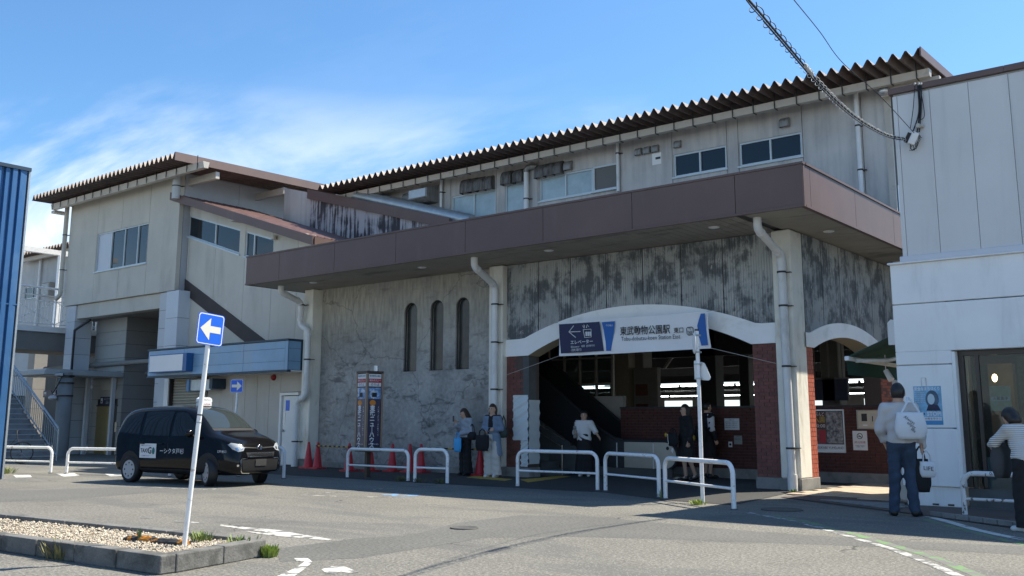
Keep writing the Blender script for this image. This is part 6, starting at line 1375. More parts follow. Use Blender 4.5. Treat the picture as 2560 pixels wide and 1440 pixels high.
# ------------------------------------------------------------------ escalator, inner stair rails
ey = 19.35
es = thing('escalator', 'escalator with steel skirt and black handrail rising to the left inside the arch', 'escalator', (oy(1600, 1190, ey).x, ey, 0))
ex = lambda px, py: oy(px, py, ey)
nw = ex(1690, 1150); nx0 = nw.x; zr = ex(1640, 1106).z; xk = ex(1560, 1100).x; xt, zt3 = ex(1322, 905).x-1.6, ex(1322, 905).z+1.05
for yy in (ey, ey+1.25):
    rr = (zr-.22)/2; cz = (zr+.22)/2
    out = [(xk, .22)]+[(nx0-rr+rr*math.sin(k*math.pi/10), cz-rr*math.cos(k*math.pi/10)) for k in range(11)]+[(xk, zr)]
    MB().prism(out, (0, yy, 0), EX, EZ, EY*.05).build('balustrade', m_steel, es)
    MB().prism([(xk, .22), (xk, zr), (xk-.5, zr+.16), (xt, zt3), (xt, zt3-1.35), (xk-.6, .22)], (0, yy+.005, 0), EX, EZ, EY*.04).build('inclined_balustrade', mat('smoked_balustrade', (.02, .022, .024), .25, var=0), es)
    hr_ = [(xt, yy+.025, zt3+.03), (xk-.6, yy+.025, zr+.24), (xk-.25, yy+.025, zr+.07), (xk, yy+.025, zr+.03)]+[(nx0-rr+(rr+.03)*math.sin(k*math.pi/10), yy+.025, cz+(rr+.03)*math.cos(k*math.pi/10)) for k in range(11)]
    MB().tube(hr_, .035, 8).build('handrail', m_black, es)
    MB().box(xk-.4, nx0-.1, yy-.02, yy+.07, .02, .21).build('skirt', m_intdark, es)
    for px in (1543, 1634): x = ex(px, 1150).x; MB().box(x-.012, x+.012, yy-.012, yy-.001, .05, zr-.02).build('panel_joint', m_alu, es)
for k in range(11): MB().box(xk-.4-.40*(k+1)+.0, xk-.4-.40*k, ey+.06, ey+1.24, .02, .10+.235*k+.12).build('step', m_conc_dark, es)
MB().box(xk-.4, nx0+.3, ey+.06, ey+1.24, .0, .05).build('comb_plate', m_steel, es)
q = ex(1669, 1121); fan(circ(0, 0, .04, 12), (q.x, ey-.003, q.z), EX, EZ, m_ink, es, 'sticker')
tag(MB().box(oy(1362, 1000, 20.75).x, oy(1374, 1000, 20.75).x, 20.72, 20.74, oy(1368, 1049, 20.75).z, oy(1368, 997, 20.75).z).build('no_smoking_plate', mat('dim_white_plate', (.32, .33, .34), .6, var=.05)), 'narrow white upright no smoking plate left of the escalator', 'sign')
wl = thing('hall_partition', 'dark partition wall beside the inner stair at the left of the arch', 'wall', (-16.5, 20.9, 0)); MB().box(-21.5, oy(1560, 1000, 20.8).x, 20.76, 20.9, 0, 1.9).build('partition', m_int, wl)
ir = thing('stair_handrail', 'steel double handrail of the inner stair behind the barrier', 'handrail', tuple(oz(1405, 1160)))
hy = 19.0; p0, p1, p2, p3 = oy(1343, 1058, hy), oy(1412, 1100, hy), oy(1343, 1077, hy), oy(1405, 1117, hy)
MB().tube([p0, p1], .014, 6).build('rail', m_steel, ir); MB().tube([p2, p3], .014, 6).build('rail', m_steel, ir)
MB().tube([oy(1342, 1070, hy), oy(1342, 1116, hy)], .016, 6).build('post', m_steel, ir); MB().tube([oy(1405, 1112, hy), Vector((p3.x, hy, 0))], .016, 6).build('post', m_steel, ir)
sw_ = thing('inner_stair', 'dark inner stair beside the escalator', 'stair', (oz(1380, 1180).x, 19.1, 0))
for k in range(8): MB().box(p3.x-.28*(k+1), p3.x-.28*k, 18.55, 19.25, 0, .16*(k+1)).build('step', m_conc_dark, sw_)
# ------------------------------------------------------------------ green awning on the side of the white shop
aw = thing('awning', 'open green cloth awning with white front bar on the side of the white shop', 'awning', (-5.4, 17.6, 2.2))
p = oy(2119, 897, 16.35); xf, zf = p.x, p.z; ya_, yb_ = 16.35, 19.2; xw = -4.93
zw = zf+.42
MB().add([(xf, ya_, zf+.03), (xw, ya_, zw), (xw, yb_, zw), (xf, yb_, zf+.03), (xf, ya_, zf+.045), (xw, ya_, zw+.015), (xw, yb_, zw+.015), (xf, yb_, zf+.045)], [(0, 3, 2, 1), (4, 5, 6, 7), (0, 1, 5, 4), (2, 3, 7, 6)]).build('cloth', m_green, aw)
MB().add([(xf-.02, ya_, zf-.02), (xf-.02, yb_, zf-.02), (xf-.02+.01, yb_, zf-.27), (xf-.02+.01, ya_, zf-.27)], [(0, 1, 2, 3)]).build('valance', m_green, aw)
MB().box(xf-.05, xf+.03, ya_-.02, yb_, zf-.03, zf+.045).build('front_bar', m_white, aw, bevel=.01)
MB().tube([(xf+.05, ya_+.25, zf-.02), (xf+.45, ya_+.75, zf+.0), (xw, ya_+.15, zf+.02)], .035, 8).build('folding_arm', m_white, aw)
MB().prism([(0, 0), (.26, 0), (.26, .36), (.06, .42), (0, .36)], (xw-.25, ya_-.03, zw-.22), EX, EZ, EY*.06).build('end_bracket', m_white, aw, bevel=.03)
MB().tube([(xw-.09, ya_, zw+.02), (xw-.09, yb_, zw+.02)], .07, 10).build('roller', m_white, aw)
for yy in (17.2, 18.0): l_ = MB().tube([(xf+.35, yy, zf-.17), (xf+.45, yy-.05, zf-.34)], [.045, .055], 10).build('spot_lamp', m_white, aw); MB().tube([(xf+.35, yy, zf-.17), (xf+.35, yy, zf+.1)], .008, 5).build('stem', m_white, l_)
tag(MB().box(-5.35, -4.97, 16.6, 17.1, .0, .62).build('side_cabinet', m_gutter, bevel=.02), 'small cream cabinet on the pavers behind the standing man', 'cabinet')
# ------------------------------------------------------------------ cables
def cpath(pts, n=12):
    P = [oy(a, c, y) for a, c, y in pts]; out = []
    for i in range(len(P)-1):
        p0, p1, p2, p3 = P[max(i-1, 0)], P[i], P[i+1], P[min(i+2, len(P)-1)]
        for k in range(n): t = k/n; out.append(.5*((2*p1)+(p2-p0)*t+(2*p0-5*p1+4*p2-p3)*t*t+(3*p1-p0-3*p2+p3)*t**3))
    return out+[P[-1]]
cp0 = cpath([(2262, 346, 15.5), (2215, 336, 14.9), (2150, 300, 13.8), (2095, 255, 12.8), (2035, 192, 11.5), (1960, 103, 9.8), (1900, 32, 8.4), (1872, 0, 7.8)])
ext = (cp0[-1]-cp0[-6]).normalized(); cp0.append(cp0[-1]+ext*8+EZ*.3)
oc = thing('overhead_cable', 'thick black cable bundle with white spiral hanger running to the white shop', 'cable', tuple(cp0[0]))
MB().tube(cp0, .012, 8).build('cable', m_black, oc); MB().tube([p+Vector((.03, .01, -.035-.05*min(1, i/40))) for i, p in enumerate(cp0)], .006, 6).build('cable', m_black, oc); MB().tube([p+Vector((-.02, 0, -.02)) for p in cp0[:70]], .006, 6).build('cable', m_black, oc)
hel = []; acc = 0; m_spir = mat('white_spiral_hanger', (.50, .50, .49), .5, var=.05)
L_ = [0]
for i in range(1, len(cp0)-1): L_.append(L_[-1]+(cp0[i]-cp0[i-1]).length)
s = 0
while s < L_[-1]-.1:
    i = max(0, min(len(L_)-2, int(np.searchsorted(L_, s))-1)); t = (s-L_[i])/(L_[i+1]-L_[i]); p = cp0[i].lerp(cp0[i+1], t); d = (cp0[i+1]-cp0[i]).normalized(); e1 = d.cross(EZ).normalized(); e2 = d.cross(e1)
    pit = .13+.16*(s/L_[-1])**2*2; acc += .018/pit*6.283; rr = .038+.012*(s/L_[-1])
    hel.append(p+e1*rr*math.cos(acc)+e2*(rr*math.sin(acc)+.02)); s += .018
k1 = int(len(hel)*.62); MB().tube(hel[:k1], .0045, 5).build('spiral_hanger', m_spir, oc); MB().tube(hel[k1-1:], .005, 5).build('spiral_hanger', m_black, oc)
mid = cp0[50]; MB().tube([cp0[49], cp0[52]], .03, 8).build('splice_clip', m_spir, oc)
w2 = cpath([(2285, 332, 15.55), (2200, 240, 14.5), (2105, 155, 13.0), (2050, 80, 11.4), (1990, 6, 9.6)]); ext = (w2[-1]-w2[-6]).normalized(); w2.append(w2[-1]+ext*8)
ow = thing('overhead_wire', 'single thin wire running up from the cable box on the white shop', 'cable', tuple(w2[0])); MB().tube(w2, .0055, 5).build('wire', m_black, ow)
q = oy(2283, 346, RY-.1); cb = thing('cable_box', 'small white cable closure with black end and loose wires on the white shop wall', 'cable box', tuple(q))
M = Matrix.Translation((q.x, q.y, q.z)) @ Matrix.Rotation(.5, 4, 'Y') @ Matrix.Rotation(.4, 4, 'Z')
MB().mbox(M, .11, .12, .20).build('box', m_white, cb, bevel=.01); MB().mbox(M @ Matrix.Translation((-.085, 0, -.02)), .055, .10, .16).build('black_end', m_black, cb)
for k in range(9):
    a_ = rnd()*6.28; pp = [Vector((q.x+.03+.13*rnd()*math.cos(a_+t)-.02, RY-.06-.05*rnd(), q.z-.06+.14*math.sin(a_+t*1.3))) for t in (0, .9, 1.7, 2.4)]; MB().tube(pp, .005, 5).build('loose_wire', m_black, cb)
i_ = oy(2303, 317, RY); MB().tube([(i_.x, RY, i_.z), (i_.x-.02, RY-.12, i_.z)], .035, 10).build('insulator', m_gutter, cb); MB().tube([(i_.x-.06, RY-.05, i_.z), (i_.x+.05, RY-.05, i_.z)], .03, 10).build('insulator', m_gutter, cb)
for k, (pa, pb, pc_) in enumerate((((2297, 212), (2300, 270), (2292, 335)), ((2303, 212), (2303, 270), (2298, 330)), ((2294, 213), (2297, 280), (2280, 335)), ((2287, 213), (2283, 270), (2276, 320)), ((2299, 212), (2311, 285), (2300, 300)))):
    MB().tube(cpath([(*pa, RY-.04), (*pb, RY-.03-.01*k), (*pc_, RY-.05)]), .011 if k < 3 else .006, 6).build('drop_cable', m_black, cb)
for px in (2287, 2297, 2303): q = oy(px, 210, RY-.045); MB().ball(q, .022, 6).build('cable_eye', m_spir, cb)
q = oy(2221, 236, 21.9); tag(MB().ball((q.x, 21.6, q.z), (.14, .1, .1), 10).build('eave_lamp', m_alu), 'small bright metal lamp under the eave end of the station roof', 'lamp')
# ------------------------------------------------------------------ taxi
car = thing('taxi', 'black compact minivan taxi with white roof lamp parked before the kiosk', 'taxi', (-17.86, 11.74, 0), rz=.125, local=True, scale=.855); car.scale = (.85, .855, .925)
m_paint = mat('black_car_paint', (.005, .005, .006), .10, var=0, spec=.30); 
m_trim = mat('matt_black_trim', (.010, .010, .011), .55, var=0); m_chrome = mat('chrome', (.72, .73, .75), .14, 1.0, var=0); m_carglass = glass('tinted_car_glass', alpha=.04, body=(.024, .027, .029), ior=1.18); m_screen = glass('windscreen_glass', alpha=.55, tint=(.75, .85, .85), body=(.075, .095, .095), ior=1.45)
m_lens = glass('headlamp_lens', alpha=.25, body=(.42, .45, .48)); m_hub = mat('silver_wheel_cover', (.50, .51, .52), .35, .5, var=.03)
# stations: x, sill z, belt z, roof z (centre), half width sill, belt, roof
ST = [(-1.99, .36, 1.0, 1.04, .60, .62, .52), (-1.985, .30, 1.02, 1.16, .78, .79, .62), (-1.97, .24, 1.03, 1.40, .83, .84, .66), (-1.89, .22, 1.03, 1.58, .845, .85, .68), (-1.6, .21, 1.02, 1.68, .845, .85, .69), (-.9, .21, 1.0, 1.705, .845, .85, .69), (-.2, .21, .99, 1.71, .845, .85, .69), (.30, .21, .985, 1.695, .845, .85, .68),
      (.70, .21, .98, 1.60, .845, .85, .665), (.99, .21, .985, 1.40, .845, .845, .675), (1.27, .21, .985, 1.155, .845, .835, .71), (1.56, .22, .97, 1.085, .84, .815, .66), (1.84, .22, .92, 1.02, .82, .77, .58), (2.05, .23, .84, .93, .77, .69, .50), (2.16, .27, .68, .74, .64, .56, .42), (2.185, .34, .60, .62, .52, .46, .34)]
b = MB(); nr_ = 0; rows = []
for x, zs, zb_, zr_, ws, wb_, wr_ in ST:
    h = [(0, zs), (ws*.86, zs), (ws*.985, zs+.07), (ws, zs+.20*(zb_-zs)/.75+.1), (max(ws, wb_), zs+(zb_-zs)*.62), (wb_, zb_-.03), (wb_-.03 if zr_-zb_ > .2 else wb_*.97, zb_+min(.05, (zr_-zb_)*.3)), (wr_+(wb_-wr_)*.35, zb_+(zr_-zb_)*.55), (wr_, zr_-min(.11, (zr_-zb_)*.25)), (wr_*.80, zr_-.025*(1 if zr_-zb_ > .2 else .5)), (0, zr_)]
    rows.append([(x, -y, z) for y, z in h]+[(x, y, z) for y, z in h[::-1][1:-1]])
n_ = len(rows[0]); vs = [v for r in rows for v in r]
fs = [(i*n_+j, i*n_+(j+1) % n_, (i+1)*n_+(j+1) % n_, (i+1)*n_+j) for i in range(len(rows)-1) for j in range(n_)]+[tuple(range(n_-1, -1, -1)), tuple((len(rows)-1)*n_+j for j in range(n_))]
body = MB().add(vs, fs, 0, True).build('body', m_paint, car)
sm = body.modifiers.new('sub', 'SUBSURF'); sm.levels = 2; sm.render_levels = 2
dg = bpy.context.evaluated_depsgraph_get(); me_ = bpy.data.meshes.new_from_object(body.evaluated_get(dg)); body.modifiers.clear(); me_.materials.clear(); me_.materials.append(m_paint); body.data = me_
from mathutils.bvhtree import BVHTree
off_ = LOC[body]; bvh = BVHTree.FromPolygons([tuple(v.co+off_) for v in me_.vertices], [tuple(p.vertices) for p in me_.polygons])
def decal(poly, view, m, name, par=None, off=.006, cells=10, mirror=False, flat=None):
    """piece fitted to the body: outline in side view (x,z) or front view (y,z), cut fine and laid on the surface"""
    bm = bmesh.new(); vv = [bm.verts.new((p[0], p[1], 0)) for p in poly]; bm.faces.new(vv)
    lo = [min(p[i] for p in poly) for i in (0, 1)]; hi = [max(p[i] for p in poly) for i in (0, 1)]
    for ax in (0, 1):
        for k in range(1, cells):
            c = lo[ax]+(hi[ax]-lo[ax])*k/cells; bmesh.ops.bisect_plane(bm, geom=bm.verts[:]+bm.edges[:]+bm.faces[:], plane_co=(c, 0, 0) if ax == 0 else (0, c, 0), plane_no=(1, 0, 0) if ax == 0 else (0, 1, 0))
    bm.verts.ensure_lookup_table(); bm.verts.index_update(); P, NR = [], []
    for v in bm.verts:
        if view == 'r': o_, d_ = Vector((v.co.x, -3, v.co.y)), Vector((0, 1, 0))
        elif view == 'l': o_, d_ = Vector((v.co.x, 3, v.co.y)), Vector((0, -1, 0))
        elif view == 'f': o_, d_ = Vector((4, v.co.x, v.co.y)), Vector((-1, 0, 0))
        elif view == 'b': o_, d_ = Vector((-4, v.co.x, v.co.y)), Vector((1, 0, 0))
        hit, nn, _, _ = bvh.ray_cast(o_, d_)
        if hit is None: hit, nn, _, _ = bvh.find_nearest(o_+d_*2.5)
        if nn.dot(d_) > 0: nn = -nn
        P.append(hit+nn*off)
        h2_, n2_, fi_, _ = bvh.find_nearest(hit); pv = me_.polygons[fi_].vertices; sn = Vector((0, 0, 0))
        for q_ in pv: w_ = 1/(1e-4+(me_.vertices[q_].co+off_-hit).length_squared); sn += me_.vertices[q_].normal*w_
        NR.append(sn.normalized() if sn.dot(nn) > 0 else -sn.normalized())
    FS = []
    for f in bm.faces:
        q_ = [v.index for v in f.verts]; fn = (P[q_[1]]-P[q_[0]]).cross(P[q_[2]]-P[q_[1]]); FS.append(tuple(q_) if fn.dot(NR[q_[0]]) >= 0 else tuple(q_[::-1]))
    o = MB().add(P, FS, 0, True).build(name, m, par or car); bm.free(); o.data.normals_split_custom_set_from_vertices([tuple(v) for v in NR]); return o
for s in 'rl':
    decal([(.06, 1.03), (.06, 1.53), (.22, 1.55), (.42, 1.52), (.68, 1.36), (.97, 1.10), (.97, 1.04)], s, m_carglass, 'side_window'); decal([(-1.0, 1.04), (-1.0, 1.54), (-.85, 1.56), (-.03, 1.56), (-.03, 1.03)], s, m_carglass, 'side_window'); decal([(-1.88, 1.10), (-1.84, 1.40), (-1.72, 1.50), (-1.12, 1.55), (-1.12, 1.06)], s, m_carglass, 'side_window')
    for x0 in (-.03, -1.04): decal([(x0, .42), (x0+.012, .42), (x0+.012, 1.0), (x0, 1.0)], s, m_trim, 'door_gap', off=.002, cells=4)
    decal([(1.02, .50), (1.032, .50), (1.10, 1.0), (1.088, 1.0)], s, m_trim, 'door_gap', off=.002, cells=4)
    decal([(-1.0, .22), (1.0, .22), (1.0, .33), (-1.0, .33)], s, m_trim, 'sill_trim', off=.004, cells=6)
    for xw_ in (-1.375, 1.375): decal([(xw_+.385*math.cos(k*math.pi/18), .31+.385*math.sin(k*math.pi/18)) for k in range(19)]+[(xw_-.36, .215), (xw_+.36, .215)], s, m_black, 'wheel_arch_shade', off=.004, cells=6)  # flat black patch on the closed body, painted for the shade inside the arch
    yy = -1 if s == 'r' else 1
    for hx in (-.20, -.85): MB().tube([(hx, yy*.862, .86), (hx-.18, yy*.868, .865)], .016, 8).build('door_handle', m_paint, car)
    mr_ = MB().ball((.88, yy*.99, 1.09), (.075, .11, .085), 12).build('mirror', m_paint, car); MB().tube([(.89, yy*.85, 1.02), (.89, yy*.95, 1.06)], .03, 8).build('mirror_stem', m_trim, mr_)
decal([(-.60, 1.20), (.60, 1.20), (.55, 1.50), (.46, 1.60), (0, 1.63), (-.46, 1.60), (-.55, 1.50)], 'f', m_screen, 'windscreen', cells=12)
decal([(-.55, 1.10), (.55, 1.10), (.48, 1.50), (-.48, 1.50)], 'b', m_carglass, 'rear_window', cells=8)
decal([(-.62, 1.145), (.62, 1.145), (.61, 1.195), (-.61, 1.195)], 'f', m_trim, 'cowl', off=.005, cells=6)
for yy in (-1, 1):
    hl = decal([(yy*.44, .80), (yy*.50, .735), (yy*.62, .715), (yy*.71, .77), (yy*.745, .86), (yy*.70, .895), (yy*.56, .87)], 'f', m_lens, 'headlight', cells=8, off=.012)
    decal([(yy*.60, .745), (yy*.64, .745), (yy*.66, .80), (yy*.62, .80)], 'f', m_chrome, 'reflector', hl, off=.016, cells=2); decal([(yy*.50, .765), (yy*.545, .75), (yy*.56, .80), (yy*.51, .81)], 'f', m_chrome, 'reflector', hl, off=.016, cells=2)
    decal([(yy*.62, .42), (yy*.66, .42), (yy*.66, .46), (yy*.62, .46)], 'f', m_chrome, 'fog_lamp', off=.008, cells=2)
    decal([(yy*.10, .775), (yy*.44, .79), (yy*.44, .81), (yy*.10, .80)], 'f', m_chrome, 'nose_bar', off=.012, cells=6)
decal([(-.40, .60), (.40, .60), (.43, .70), (-.43, .70)], 'f', m_trim, 'upper_grille', off=.006, cells=6)
for k in range(4): decal([(-.38, .61+.024*k), (.38, .61+.024*k), (.38, .617+.024*k), (-.38, .617+.024*k)], 'f', m_chrome, 'grille_bar', off=.010, cells=6)
decal([(-.52, .32), (.52, .32), (.56, .56), (-.56, .56)], 'f', m_trim, 'lower_grille', off=.005, cells=8)
def strip(px, w_, view, m, name, off=.013):
    for (a0, a1), (c0_, c1_) in zip(px[:-1], px[1:]):
        d = Vector((c0_-a0, c1_-a1, 0)).normalized(); nn = Vector((-d.y, d.x, 0))*w_/2
        P_ = [(a0+nn.x, a1+nn.y), (a0-nn.x, a1-nn.y), (c0_-nn.x, c1_-nn.y), (c0_+nn.x, c1_+nn.y)]; decal(P_, view, m, name, off=off, cells=4)
for yy in (-1, 1): strip([(yy*.40, .575), (yy*.55, .575), (yy*.585, .54), (yy*.565, .33), (yy*.51, .29), (yy*.30, .28)], .016, 'f', m_chrome, 'bumper_trim')
decal([(-.165, .42), (.165, .42), (.165, .56), (-.165, .56)], 'f', mat('blurred_plate', (.045, .045, .043), .6, var=.1), 'number_plate', off=.02, cells=2)
hit = bvh.ray_cast(Vector((4, 0, .80)), Vector((-1, 0, 0)))[0]; em = [hit+Vector((.015, .075*math.cos(k*.314), .052*math.sin(k*.314))) for k in range(20)]
eb = MB().tube(em, .007, 6, closed=True).build('emblem', m_chrome, car); MB().tube([hit+Vector((.017, .030*math.cos(k*.314), .048*math.sin(k*.314))) for k in range(20)], .005, 6, closed=True).build('emblem_ring', m_chrome, eb)
MB().tube([hit+Vector((.017, .062*math.cos(k*.314), .022+.018*math.sin(k*.314))) for k in range(20)], .005, 6, closed=True).build('emblem_ring', m_chrome, eb)
# wheels
for sx in (-1.375, 1.375):
    for yy in (-1, 1):
        R_ = Matrix.Translation((sx, yy*.765, .31)) @ Matrix.Rotation(math.radians(-24) if sx > 0 else 0, 4, 'Z')
        ax = (0, yy, 0); w = MB().lathe([(.20, -.10), (.285, -.105), (.31, -.08), (.31, .08), (.285, .105), (.22, .10), (.205, .05), (0, .04)], (0, 0, 0), 28, axis=ax).xf(R_).build('wheel', m_black, car); w.scale = (1, 1, .93)
        MB().lathe([(0, .075), (.06, .085), (.075, .075), (.20, .088), (.215, .10), (.225, .098)], (0, 0, 0), 28, axis=ax).xf(R_).build('rim', m_hub, w)
        for k in range(8): a = k*math.pi/4; MB().ball((.155*math.cos(a), yy*.088, .155*math.sin(a)), (.042, .014, .042), 8).xf(R_).build('vent_hole', m_black, w)
# roof lamp, lettering, stickers, cabin
rl = MB().prism([(-.17, 0), (.17, 0), (.20, .035), (.19, .09), (.12, .125), (-.12, .125), (-.19, .09), (-.20, .035)], (.22, 0, 1.755), EY, EZ, -EX*.12).build('roof_lamp', m_white, car, bevel=.012, seg=2)
MB().box(.08, .24, -.17, .17, 1.69, 1.753).build('lamp_foot', m_white, rl); text('杉戸タクシー', .058, m_ink, rl, (.2235, 0, 1.815), EY, EZ, width=.30); text('構内専用車', .03, m_redp, rl, (.2435, 0, 1.725), EY, EZ, width=.26)
text('ーシクタ戸杉', .125, m_paper, car, (.14, -.857, .70), EX, EZ, width=.84, depth=.004); text('〔戸杉〕', .06, m_paper, car, (1.83, -.842, .72), Vector((1, .28, 0)), EZ, width=.22, depth=.015)
stk = decal([(-1.02, .55), (-.42, .55), (-.42, .86), (-1.02, .86)], 'r', m_paper, 'door_sticker', off=.008, cells=3)
yk = min(v.co.y for v in stk.data.vertices)+LOC[stk].y-.003
text('TAXI', .125, m_ink, stk, (-.85, yk, .705), EX, EZ, width=.25, bold=.002); text('G', .20, m_ink, stk, (-.645, yk, .705), EX, EZ, bold=.004)
fan(circ(0, 0, .048, 18, .075), (-.51, yk-.001, .705), EX, EZ, mat('teal_sticker', (.02, .16, .16), .5, var=.2), stk, 'sticker_ring'); text('配車アプリでタクシー', .03, m_ink, stk, (-.78, yk, .815), EX, EZ, width=.36); text('ご利用ください', .03, m_ink, stk, (-.78, yk, .595), EX, EZ, width=.3)
m_seat = mat('car_seat', (.05, .05, .052), .8, var=.1)
MB().prism([(0, 0), (.30, 0), (.30, .04), (-.25, .12)], (.85, -.66, .95), EX, EZ, EY*1.32).build('dashboard', m_trim, car)
# ------------------------------------------------------------------ people: one implicit surface per body, clothes as looser shells over it
def smin(a, b, k):
    h = np.maximum(k-np.abs(a-b), 0)/k; return np.minimum(a, b)-h*h*k*.25
def field(prims, h, pad=.05):
    lo = np.min([np.minimum(np.array(p[1]), np.array(p[2]) if p[0] == 'c' else np.array(p[1]))-(max(p[3], p[4]) if p[0] == 'c' else max(p[2])) for p in prims], axis=0)-pad
    hi = np.max([np.maximum(np.array(p[1]), np.array(p[2]) if p[0] == 'c' else np.array(p[1]))+(max(p[3], p[4]) if p[0] == 'c' else max(p[2])) for p in prims], axis=0)+pad
    n = np.ceil((hi-lo)/h).astype(int)+1; F = np.full(n, 1.0, np.float32); ax = [lo[i]+h*np.arange(n[i]) for i in range(3)]
    for p in prims:
        k = p[-1] if (p[0] == 'c' and len(p) == 6) or (p[0] == 'e' and len(p) == 4) else .03
        if p[0] == 'c': a, c = np.array(p[1], float), np.array(p[2], float); R_ = max(p[3], p[4]); l0, h0 = np.minimum(a, c)-R_-k-2*h, np.maximum(a, c)+R_+k+2*h
        else: a = np.array(p[1], float); r = np.array(p[2], float); l0, h0 = a-r-k-2*h, a+r+k+2*h
        i0 = np.clip(np.floor((l0-lo)/h).astype(int), 0, n-1); i1 = np.clip(np.ceil((h0-lo)/h).astype(int)+1, 1, n)
        X, Y, Z = np.meshgrid(ax[0][i0[0]:i1[0]], ax[1][i0[1]:i1[1]], ax[2][i0[2]:i1[2]], indexing='ij')
        if p[0] == 'c':
            ba = c-a; L2 = max(1e-9, ba@ba); t = np.clip(((X-a[0])*ba[0]+(Y-a[1])*ba[1]+(Z-a[2])*ba[2])/L2, 0, 1)
            d = np.sqrt((X-a[0]-t*ba[0])**2+(Y-a[1]-t*ba[1])**2+(Z-a[2]-t*ba[2])**2)-(p[3]+(p[4]-p[3])*t)
        else:
            q = np.sqrt(((X-a[0])/r[0])**2+((Y-a[1])/r[1])**2+((Z-a[2])/r[2])**2); d = (q-1)*min(r)
        s = (slice(i0[0], i1[0]), slice(i0[1], i1[1]), slice(i0[2], i1[2])); F[s] = smin(F[s], d.astype(np.float32), k)
    return F, lo, h
def surfnet(F, lo, h):
    ins = F < 0; nx, ny, nz = F.shape; idx = -np.ones((nx-1, ny-1, nz-1), int)
    c8 = [(i, j, k) for i in (0, 1) for j in (0, 1) for k in (0, 1)]
    S = sum(ins[i:nx-1+i, j:ny-1+j, k:nz-1+k].astype(int) for i, j, k in c8); act = (S > 0) & (S < 8); cells = np.argwhere(act); idx[act] = np.arange(len(cells))
    acc = np.zeros((len(cells), 3)); cnt = np.zeros(len(cells))
    for a in range(8):
        for b in range(a+1, 8):
            A, B = np.array(c8[a]), np.array(c8[b])
            if abs(A-B).sum() != 1: continue
            fa = F[tuple((cells+A).T)]; fb = F[tuple((cells+B).T)]; m = (fa < 0) != (fb < 0); t = np.where(m, fa/np.where(fa-fb == 0, 1, fa-fb), 0); acc += np.where(m[:, None], A+(B-A)*t[:, None], 0); cnt += m
    V = lo+h*(cells+acc/cnt[:, None]); Q = []
    for ax_ in range(3):
        o1, o2 = [(1, 2), (2, 0), (0, 1)][ax_]; sl0 = [slice(None)]*3; sl1 = [slice(None)]*3; sl0[ax_] = slice(0, -1); sl1[ax_] = slice(1, None)
        E = np.argwhere(ins[tuple(sl0)] != ins[tuple(sl1)]); E = E[(E[:, o1] > 0) & (E[:, o2] > 0) & (E[:, o1] < F.shape[o1]-1) & (E[:, o2] < F.shape[o2]-1)]
        if not len(E): continue
        d1, d2 = np.eye(3, dtype=int)[o1], np.eye(3, dtype=int)[o2]; q = np.stack([idx[tuple((E-d1-d2).T)], idx[tuple((E-d2).T)], idx[tuple(E.T)], idx[tuple((E-d1).T)]], 1)
        fl_ = ~ins[tuple(E.T)]; q[fl_] = q[fl_][:, ::-1]; Q.append(q)
    return V, np.concatenate(Q)
def shell(prims, h, name, m, par, cut=(), wob=0.):
    F, lo, h = field(prims, h); n = F.shape
    if cut or wob:
        X, Y, Z = np.meshgrid(*[lo[i]+h*np.arange(n[i]) for i in range(3)], indexing='ij')
        if wob: F = F+wob*(np.sin(X*31+Z*23)*np.sin(Y*27-Z*19)+.6*np.sin(Z*47+X*17))
        for f in cut: F = np.maximum(F, f(X, Y, Z))
    V, Q = surfnet(F, lo, h); b = MB(); b.v = [tuple(v) for v in V]; b.f = [tuple(q) for q in Q]; b.m = [0]*len(Q); b.sm = [True]*len(Q)
    return b.build(name, m, par)
m_skin = mat('skin', (.50, .31, .22), .6, var=.05, scale=8); m_hairb = mat('black_hair', (.014, .011, .010), .45, var=.2, scale=40); m_hairbr = mat('brown_hair', (.045, .025, .016), .45, var=.2, scale=40)
